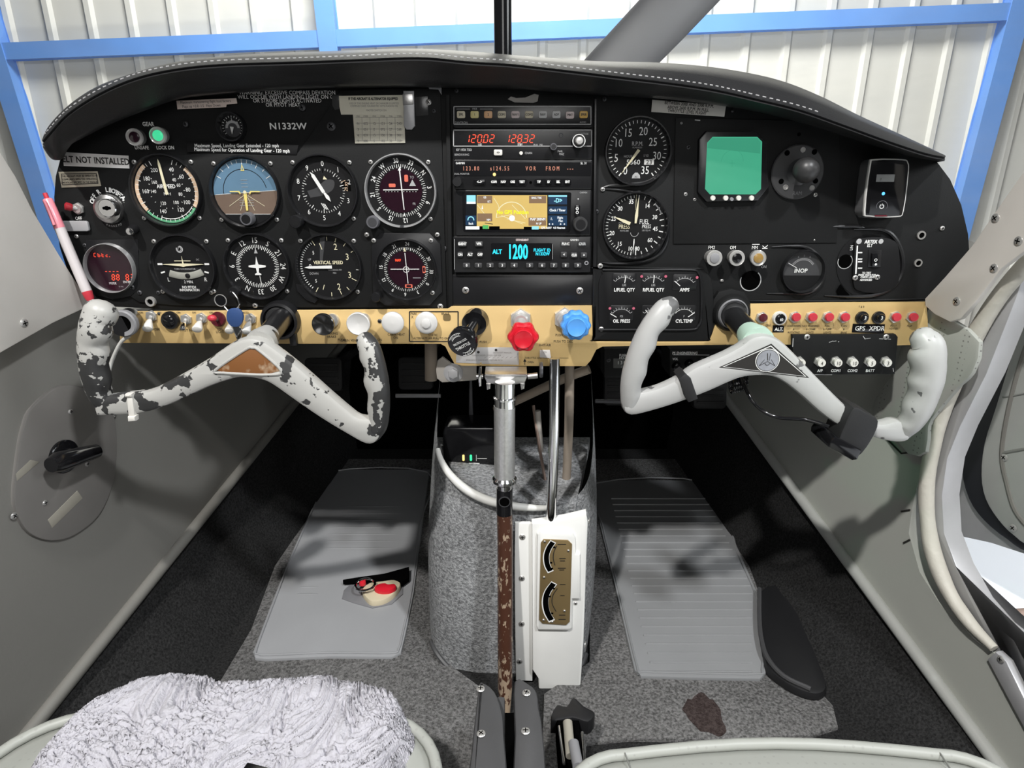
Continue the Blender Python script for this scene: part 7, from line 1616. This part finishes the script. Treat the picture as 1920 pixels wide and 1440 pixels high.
t = PT('small_cover', 'small grey corner bracket at the top right of the flight panel', 'bracket', 815, 172, h=.0024); b = MB(); b.prism([t.l(*p) for p in ((804, 164), (828, 165), (828, 178), (822, 168), (805, 167))], 0, .001, 'mid_grey'); b.build('plate', t.root)

# ---- radio rack units
def unit(name, label, x0, y0, x1, y1, h=.010, m_='bezel_black', cat='radio', depth=.016):
    t = PT(name, label, cat, (x0 + x1) / 2, (y0 + y1) / 2, None, h); b = MB(); w = (x1 - x0) * t.k; hh = (y1 - y0) * t.k; t.w, t.hh = w, hh
    b.prism(rrect(0, 0, w, hh, .002, 3), -depth + .0065, 0, m_, .0008); t.case = b; return t
def frame(b, t, x0, y0, x1, y1, w, z, m_):
    for A, B in (((x0, y0), (x1, y0)), ((x1, y0), (x1, y1)), ((x1, y1), (x0, y1)), ((x0, y1), (x0, y0))): b.line(*t.l(*A), *t.l(*B), w * t.k, z, m_)
def key(t, x, y, w, h, m_='rubber_black', s=None, sz=3.6, ink='ink_white', z=.0025, name='button', bold=.06):
    b = MB(); c = t.l(x, y); b.prism(rrect(c[0], c[1], w * t.k, h * t.k, min(w, h) * .22 * t.k, 3), 0, z, m_, .0005)
    if s: b.text(s, c[0], c[1], sz * t.k, ink, z + .0002, bold=bold)
    return b.build(name, t.root)
t = unit('annunciator_unit', 'top radio rack unit with a row of ten small lit-style keys', 849, 198, 1111, 238); b = t.case
frame(b, t, 851, 200, 1108, 233, 1.5, .0002, 'ink_dim'); b.text('DAVTRON', *t.l(865, 230), 4 * t.k, 'ink_dim', .0003); b.text('AUDIO', *t.l(1093, 229), 3 * t.k, 'ink_dim', .0003); b.text('MKR', *t.l(890, 204), 3.6 * t.k, 'ink_dim', .0003); b.line(*t.l(856, 204.5), *t.l(881, 204.5), .0004, .0003, 'ink_dim'); b.line(*t.l(900, 204.5), *t.l(924, 204.5), .0004, .0003, 'ink_dim'); b.build('case', t.root)
for i, (s, m_) in enumerate((('SPK', 'ann_cream'), ('1', 'ann_yellow'), ('2', 'ann_orange'), ('COM1', 'ann_cream'), ('NAV1', 'ann_pink'), ('COM2', 'ann_cream'), ('NAV', 'ann_white'), ('ADF', 'ann_white'), ('MKT', 'ann_pink'), ('SPKR', 'ann_gold'))):
    key(t, 864.5 + i * 25.5, 215 + (.8 if i > 7 and i < 9 else 0), 15.5, 12.5, m_, s, 4, 'ink_black', .002)
t = unit('comm_radio', 'second rack unit showing red 120.02 and 128.32', 848, 243, 1111, 297); b = t.case
b.prism(rrect(*t.l(980, 259), 258 * t.k, 31 * t.k, .001, 2), 0, .0006, 'gloss_black'); frame(b, t, 850.5, 244, 1109, 274, 1.6, .0008, 'ink_dim')
b.text('KY 197A TSO', *t.l(870, 281), 4 * t.k, 'ink_dim', .0003, bold=.05); b.text('BENDIX/KING', *t.l(866, 290), 3.6 * t.k, 'ink_dim', .0003); b.text('CHAN', *t.l(991, 287), 4 * t.k, 'ink_dim', .0003); b.text('USE', *t.l(900, 271), 3.4 * t.k, 'ink_white', .0010); b.text('STBY', *t.l(975, 271), 3.4 * t.k, 'ink_white', .0010, bold=.05); b.text('PULL 25K', *t.l(1009, 272), 3.4 * t.k, 'ink_dim', .0010, bold=.05); b.text('PWR', *t.l(1050, 284), 3.6 * t.k, 'ink_dim', .0003); b.text('MHZ', *t.l(1053, 289), 3.6 * t.k, 'ink_dim', .0003); b.text('POWER', *t.l(1096, 251), 3.4 * t.k, 'ink_white', .0010); b.build('case', t.root)
b = MB(); X, Y = t.l(873, 260); b.seg7('120.02', X, Y, 13.5 * t.k, 'led_red', .0011, w=7 * t.k, gap=1.5, slant=.15, th=.12); X, Y = t.l(948, 260); b.seg7('128.32', X, Y, 13.5 * t.k, 'led_red', .0011, w=7 * t.k, gap=1.5, slant=.15, th=.12); b.build('digits', t.root, 'glowing red frequency digits')
key(t, 934, 286, 16, 10.5, 'switch_white', '<>', 4, 'ink_black'); b = MB(); b.lathe([(3.4 * t.k, 0), (3.2 * t.k, .002)], 'switch_white', 16, (*t.l(977, 287), 0)); b.build('button', t.root); b = MB(); b.lathe([(4.5 * t.k, .0006), (4.3 * t.k, .002), (3 * t.k, .002), (3 * t.k, .001)], 'grey_plastic', 16, (*t.l(1052, 254), 0), cap=False); b.build('sensor', t.root)
knob(t, 1038, 275, 6.5, .010, 'grey_plastic', face='bezel_black')
c = t.l(1086, 264, .014); b = MB(); b.lathe([(12.5 * t.k, .001), (12.5 * t.k, .010), (11.6 * t.k, .0112), (9 * t.k, .0112), (9 * t.k, .009)], 'bezel_black', 32, (*c, 0)); b.arc(*c, 10.6 * t.k, 12 * t.k, 0, 360, .0114, 'ink_white'); b.build('outer_knob', t.root)
b = MB(); b.lathe([(7.2 * t.k, .009), (7 * t.k, .018), (6 * t.k, .0192), (1e-5, .0195)], 'white_metal', 28, (*c, 0), cap=False); b.build('inner_knob', t.root)
t = unit('nav_receiver', 'third rack unit with dim orange dot-matrix line and small keys', 851, 301, 1110, 354); b = t.case
b.prism(rrect(*t.l(980, 317), 256 * t.k, 24 * t.k, .001, 2), 0, .0005, 'gloss_black'); b.text('GARMIN', *t.l(863, 306), 3.6 * t.k, 'ink_white', .0008, bold=.05); b.text('SL 30', *t.l(1094, 306), 4 * t.k, 'ink_white', .0008, bold=.05); b.text('DUAL MONITOR', *t.l(866, 326), 3 * t.k, 'ink_dim', .0008)
for s, x in (('123.80', 884), ('s124.55', 938), ('VOR', 996), ('FROM', 1037), ('---', 1070)): b.text(s, *t.l(x, 316), 7.2 * t.k, 'led_red_dim', .0008, sx=.78, track=.34, bold=.06)
b.build('case', t.root); b = MB(); b.lathe([(3.2 * t.k, 0), (2.6 * t.k, .0012)], 'led_amber', 14, (*t.l(927, 327), 0)); b.build('status_light', t.root, 'glowing amber light')
b = MB(); b.prism(rrect(*t.l(959, 342), 60 * t.k, 13 * t.k, .003), 0, .0008, 'gloss_black'); b.prism(rrect(*t.l(1036, 342), 70 * t.k, 13 * t.k, .003), 0, .0008, 'gloss_black'); b.poly(circ(*t.l(995, 342), 2.6 * t.k, 10), .0006, 'deep_black'); b.build('key_surround', t.root)
key(t, 899, 341, 22, 9, 'gloss_black', '<->', 5.5)
for x, s in ((926, 'COM'), (943.5, 'NAV'), (961, 'OBS'), (978.5, 'TEST'), (1010, 'T/F'), (1028, 'ID'), (1046, 'SEL'), (1063.5, 'ENT')): key(t, x, 341, 11, 8, 'gloss_black', s, 3.8, bold=.12)
knob(t, 857, 341, 9, .010, 'bezel_black')
t = unit('gps_navigator', 'colour moving-map unit with yellow screen reading No GPS Position', 853, 358, 1108, 441, h=.011); b = t.case
b.text('GARMIN', *t.l(1094, 361), 3 * t.k, 'ink_dim', .0003); b.prism(rrect(*t.l(969, 398), 202 * t.k, 72 * t.k, .002), 0, .0006, 'gloss_black'); b.build('case', t.root)
L = t.l; b = MB(); R_ = lambda x0, y0, x1, y1, z, m_: b.poly([L(x0, y0), L(x1, y0), L(x1, y1), L(x0, y1)], z, m_)
R_(873, 366, 1063, 430, .0008, 'lcd_back'); R_(894, 366, 1026, 429, .0010, 'map_yellow')
b.arc(*L(959, 408), 27.5 * t.k, 29 * t.k, -90, 90, .0012, 'map_line'); b.poly(circ(*L(960, 409), 5.5 * t.k, 16), .0013, 'scr_white')
for A, B in (((926, 371), (934, 384)), ((934, 384), (937, 396)), ((895, 384), (908, 400)), ((960, 384), (985, 410)), ((940, 404), (980, 420)), ((930, 408), (960, 402)), ((985, 418), (950, 410))): b.line(*L(*A), *L(*B), .8 * t.k, .0011, 'map_line')
R_(895, 367, 923, 381, .0012, 'map_brown'); R_(895, 400, 923, 415, .0012, 'map_brown'); R_(992, 367, 1024, 381, .0012, 'map_brown'); R_(991, 408, 1024, 423, .0012, 'map_brown')
for s, x, y, h in (('GS', 909, 370, 3.6), ('KT', 917, 378, 3.6), ('NM', 916, 412, 3.6), ('MAP 200NM', 1008, 411, 4.4), ('N UP', 1010, 419, 3.6), ('RNG TRK', 1006, 371, 3.6)): b.text(s, *L(x, y), h * t.k, 'scr_white', .0014, bold=.06)
b.text('No GPS Position', *L(961, 398), 6.6 * t.k, 'map_text', .0015, bold=.09, sx=1.06); b.poly([L(903, 392), L(906, 392), L(904.5, 384)], .0014, 'scr_white')
R_(875, 366, 892, 382, .0011, 'scr_cyan'); R_(875, 378, 892, 382, .0012, 'scr_white'); R_(873, 404, 893, 422, .0011, 'gps_blue'); b.arc(*L(883, 412), 4.5 * t.k, 6.5 * t.k, -100, 100, .0013, 'scr_cyan'); b.text('Back', *L(883, 419), 3.8 * t.k, 'scr_white', .0013, bold=.06)
R_(1028, 369, 1063, 383, .0011, 'gps_blue'); R_(1028, 366, 1063, 369, .0011, 'scr_cyan'); b.text('-D>', *L(1046, 376), 7.5 * t.k, 'scr_cyan', .0013, bold=.1); R_(1028, 387, 1063, 401, .0011, 'gps_blue'); b.text('Clock / Timer', *L(1045, 394), 4.2 * t.k, 'scr_white', .0013, bold=.08)
R_(1028, 404, 1063, 423, .0011, 'gps_blue'); b.text('Flight', *L(1050, 408), 4 * t.k, 'scr_white', .0013, bold=.06); b.text('Plan', *L(1051, 414), 4 * t.k, 'scr_white', .0013, bold=.06); b.text('/\\'[:1] + 'L', *L(1034, 410), 4.5 * t.k, 'scr_white', .0013)
for x in (1030, 1036, 1051, 1058): b.poly(circ(*L(x, 420), 1.4 * t.k, 8), .0013, 'scr_white')
R_(873, 424, 899, 430, .0014, 'scr_white'); R_(905, 422, 916, 429, .0014, 'scr_green'); R_(899, 424, 905, 430, .0013, 'deep_black'); R_(917, 424, 937, 430, .0013, 'deep_black'); R_(982, 425, 997, 430, .0013, 'deep_black'); R_(997, 424, 1010, 430, .0014, 'scr_cyan'); b.text('GPS NAV', *L(1024, 427), 4 * t.k, 'scr_white', .0016, bold=.08); b.text('4.0 Nearest', *L(1048, 427), 3.8 * t.k, 'scr_white', .0016, bold=.08); b.line(*L(909, 418), *L(924, 420), .0008, .0014, 'ink_black'); b.build('screen', t.root, 'glowing yellow map screen')
b = MB(); b.prism(rrect(*L(1082, 395), 10 * t.k, 22 * t.k, .002), 0, .002, 'gloss_black', .0005); b.arc(*L(1082, 391), 1.6 * t.k, 2.8 * t.k, 0, 360, .0023, 'ink_white'); b.arc(*L(1082, 398), 1.6 * t.k, 2.8 * t.k, 0, 360, .0023, 'ink_white'); b.build('home_key', t.root)
b = MB(); b.lathe([(1.6 * t.k, 0), (1.4 * t.k, .001)], 'ink_dim', 10, (*L(1084, 373), 0)); b.build('light_sensor', t.root); knob(t, 1089, 421, 13, .018, 'ball_rubber', face='bezel_black')
t = unit('transponder', 'lowest radio with cyan 1200 display and rows of small keys', 850, 444, 1108, 511); b = t.case
b.prism(rrect(*t.l(978, 472), 114 * t.k, 32 * t.k, .0015), 0, .0008, 'gloss_black'); b.text('STBY/IDENT', *t.l(979, 450), 3.6 * t.k, 'ann_pink', .0003, bold=.1); b.text('GARMIN', *t.l(1077, 450), 3.4 * t.k, 'ink_white', .0003, bold=.1); b.arc(*t.l(1099.5, 493), 2 * t.k, 4 * t.k, 0, 360, .0006, 'mid_grey'); b.line(*t.l(852, 448), *t.l(852, 505), .0005, .0004, 'ink_dim'); b.line(*t.l(1036, 458), *t.l(1036, 486), .0004, .0010, 'ink_dim'); b.build('case', t.root)
b = MB(); b.text('ALT', *t.l(932, 472), 8 * t.k, 'lcd_cyan', .0010, bold=.09); b.text('1200', *t.l(970, 472.5), 26 * t.k, 'lcd_cyan', .0010, bold=.05, sx=.60); b.text('FLIGHT ID', *t.l(1016, 469), 5.6 * t.k, 'lcd_cyan', .0010, bold=.08); b.text('N1332W', *t.l(1017, 476), 5.6 * t.k, 'lcd_cyan', .0010, bold=.08); b.build('digits', t.root, 'glowing cyan digits')
for x, y, w, s in ((867, 457, 15, 'IDENT'), (898, 457, 15, 'VFR'), (863, 477, 10, 'ON'), (881.5, 477, 10, 'ALT'), (900, 477, 10, 'OFF'), (1060, 457, 18, 'FUNC'), (1091, 457, 16, 'CRSR'), (1057, 477, 12, '<'), (1076, 478, 12, 'CLR'), (1094.5, 478, 12, '>')): key(t, x, y, w, 9.5, 'key_dark', s, 4.4, bold=.12)
for i in range(10): key(t, (875, 897, 919, 941.5, 964, 993, 1016, 1038, 1060, 1083)[i], 497, 14, 8.5, 'key_dark', str(i), 5, bold=.08)
t = PT('blanking_plate', 'plain black blanking plate with two screws under the transponder', 'plate', 980, 544, h=.004); b = MB(); b.prism(rrect(0, 0, 268 * t.k, 58 * t.k, .001, 2), -.0035, 0, 'bezel_black', .0006); b.build('plate', t.root)
for x, y in ((873, 544), (1087, 545)): screw(t.root, *t.l(x, y), 0, 6.5 * t.k)

# ---- key ring, under-panel boxes, pedals
A = onY(418, 562, .735); t = thing('key_ring', 'key ring with a blue tag and metal key hanging by the left shaft', 'keys', tuple(A)); YK = .735
kp = lambda x, y, Y=YK: onY(x, y, Y) - A
KZ = zoomer(100, 400, 400 / 1920)
b = MB(); b.lathe([(.0068, -.002), (.0068, .001)], 'gloss_black', 28, M=Matrix.Translation(kp(*KZ(1508, 783))) @ Matrix.Rotation(PI / 2, 4, 'X')); b.tube([kp(*KZ(1508, 783)) + Vector((.0068 * math.cos(a), -.001, .0068 * math.sin(a))) for a in [2 * PI * i / 28 for i in range(28)]], .0006, 'screw_steel', 6, closed=True); b.text('((', 0, 0, .003, 'ink_white', 0) if False else None; b.build('round_fob', t)
b = MB(); b.tube(catmull([kp(*KZ(*q)) for q in ((1540, 840), (1590, 880), (1670, 840), (1665, 780), (1620, 715), (1590, 705))], 6), .0010, 'chrome', 8); b.build('ring', t)
b = MB(); yplate(b, [KZ(*q) for q in ((1560, 890), (1590, 860), (1660, 860), (1700, 900), (1705, 960), (1670, 1020), (1600, 1020), (1556, 960))], YK - .003, .003, 'blue_tag', .0012, A, 2); b.build('blue_tag', t)
b = MB(); yplate(b, [KZ(*q) for q in ((1612, 1010), (1672, 1015), (1700, 1060), (1690, 1150), (1655, 1145), (1620, 1060))], YK - .001, .0016, 'chrome', .0004, A); b.build('key', t)
def ubox(name, label, cat, x0, y0, x1, y1, Y, dep, mat_='panel_black'):
    A = onY((x0 + x1) / 2, (y0 + y1) / 2, Y); t = thing(name, label, cat, tuple(A), (PI / 2, 0, 0)); k = (onY(1001, y0, Y) - onY(1000, y0, Y)).x; t_l = lambda x, y: (onY(x, y, Y).x - A.x, onY(x, y, Y).z - A.z)
    b = MB(); b.prism([t_l(x0, y0), t_l(x1, y0), t_l(x1, y1), t_l(x0, y1)], -dep, 0, mat_, .0012); b.build('case', t); return t, t_l, k
t, l_, k = ubox('hour_meter', 'small black counter box under the panel left of the right yoke grip', 'meter', 1133, 654, 1200, 708, .80, .04); b = MB(); b.text('FLIGHT', *l_(1170, 666), 4.5 * k, 'ink_white', .0004, bold=.05); b.text('HOURS', *l_(1170, 671), 4.5 * k, 'ink_white', .0004, bold=.05); b.text('1 3 0 4', *l_(1168, 680), 6 * k, 'ink_white', .0006, bold=.05); b.prism([l_(1150, 672), l_(1188, 672), l_(1188, 690), l_(1150, 690)], 0, .0004, 'gloss_black'); b.text('1/10', *l_(1168, 687), 3.5 * k, 'ink_dim', .0006); b.build('counter', t); screw(t, *l_(1141, 675), 0, 4 * k, 'mount_grey')
t, l_, k = ubox('intercom', 'black intercom box with small knobs hidden by the right yoke', 'intercom', 1256, 655, 1372, 706, .80, .05); b = MB(); b.line(*l_(1262, 665), *l_(1330, 665.5), .0012, .0004, 'ink_dim'); b.text('PS ENGINEERING', *l_(1284, 662), 5 * k, 'ink_white', .0005, bold=.05); b.text('VOL', *l_(1266, 673), 4.5 * k, 'ink_white', .0004, bold=.05); b.build('lettering', t)
for x, y, rr in ((1268, 687, 9), (1292, 682, 9), (1316, 674, 4)): b = MB(); b.lathe([(rr * k, 0), (rr * .9 * k, .010), (rr * .5 * k, .011)], 'gloss_black' if rr > 5 else 'mid_grey', 22, (*l_(x, y), 0)); b.build('knob', t)
b = MB(); A = onY(785, 743, .84); b.tube([onY(742, 742, .86), onY(826, 742, .86)], .0028, 'mid_grey', 12); solo(b, 'pedal_bar', 'thin grey cross bar behind the left side of the console', 'bar')
b = MB(); b.tube([onY(1116, 752, .86), onY(1215, 754, .86)], .0028, 'grey_plastic', 12); solo(b, 'pedal_bar', 'thin dark cross bar right of the console', 'bar')
def pedal(label, px, py, w, h, Y):
    A = onY(px, py, Y); t = thing('rudder_pedal', label, 'pedal', tuple(A), (PI / 2 - .25, 0, 0)); k = Y / F
    b = MB(); b.prism(rrect(0, 0, w * k, h * k, .008), -.006, .006, 'rubber_black', .003)
    for i in range(4): b.box(0, (-.3 + .2 * i) * h * k, .0065, w * k * .8, .004, .003, 'rubber_black', .001)
    b.build('pad', t); b = MB(); b.tube([(0, 0, -.005), (0, 0.01, -.08), (0, .02 + .1 * (1.51 - Y), -(1.515 - Y))], .007, 'rubber_black', 12); b.build('arm', t)
pedal('black rudder pedal right of the left yoke, leftmost of four', 608, 702, 74, 66, 1.10)
pedal('black rudder pedal under the white knobs, second from left', 780, 700, 68, 64, 1.12)
pedal('black rudder pedal right of the console, third from left', 1160, 730, 60, 64, 1.12)
pedal('black rudder pedal deep in the right footwell, rightmost of four', 1330, 735, 66, 66, 1.10)
b = MB(); b.tube(catmull([onY(*ZL(*q), .745) for q in ((345, 272), (295, 310), (250, 400), (226, 480), (224, 540), (236, 580))], 5), .0022, 'white_piping', 10); solo(b, 'edge_piping', 'thin white piping curving down behind the left yoke grip', 'piping')

# ================================================================ GROUPS OF REPEATS
GROUPS = {'circuit_breaker': 'push-pull circuit breakers on the right', 'toggle_switch': 'toggle switches of the left panel', 'push_pull_knob': 'round pull knobs on the gold strip', 'indicator_light': 'silver ringed panel lights',
          'rudder_pedal': 'rudder pedals in the footwells', 'control_yoke': 'the two control yokes', 'floor_mat': 'vinyl floor mats', 'floor_carpet': 'carpet pieces on the floor', 'seat': 'front seats', 'wall_screw': 'screws in the left wall',
          'placard': 'placards stuck on the panel', 'course_indicator': 'course deviation indicators', 'tape_piece': 'clear tape patches', 'label_tag': 'black printed tags on the gold strip', 'tunnel_boot': 'halves of the tunnel boot',
          'windshield_post_cover': 'cream windshield post covers', 'frame_tube': 'tan frame tubes under the panel', 'pedal_bar': 'cross bars in the footwells', 'shaft_boss': 'boots around the yoke shafts', 'sticker': 'white stickers on the gold panel', 'push_button': 'round buttons on the gold strip'}
for o in COL.objects:
    if o.parent is None and 'label' in o:
        n_ = o.name.split('.')[0]
        if n_ in GROUPS: o['group'] = GROUPS[n_]
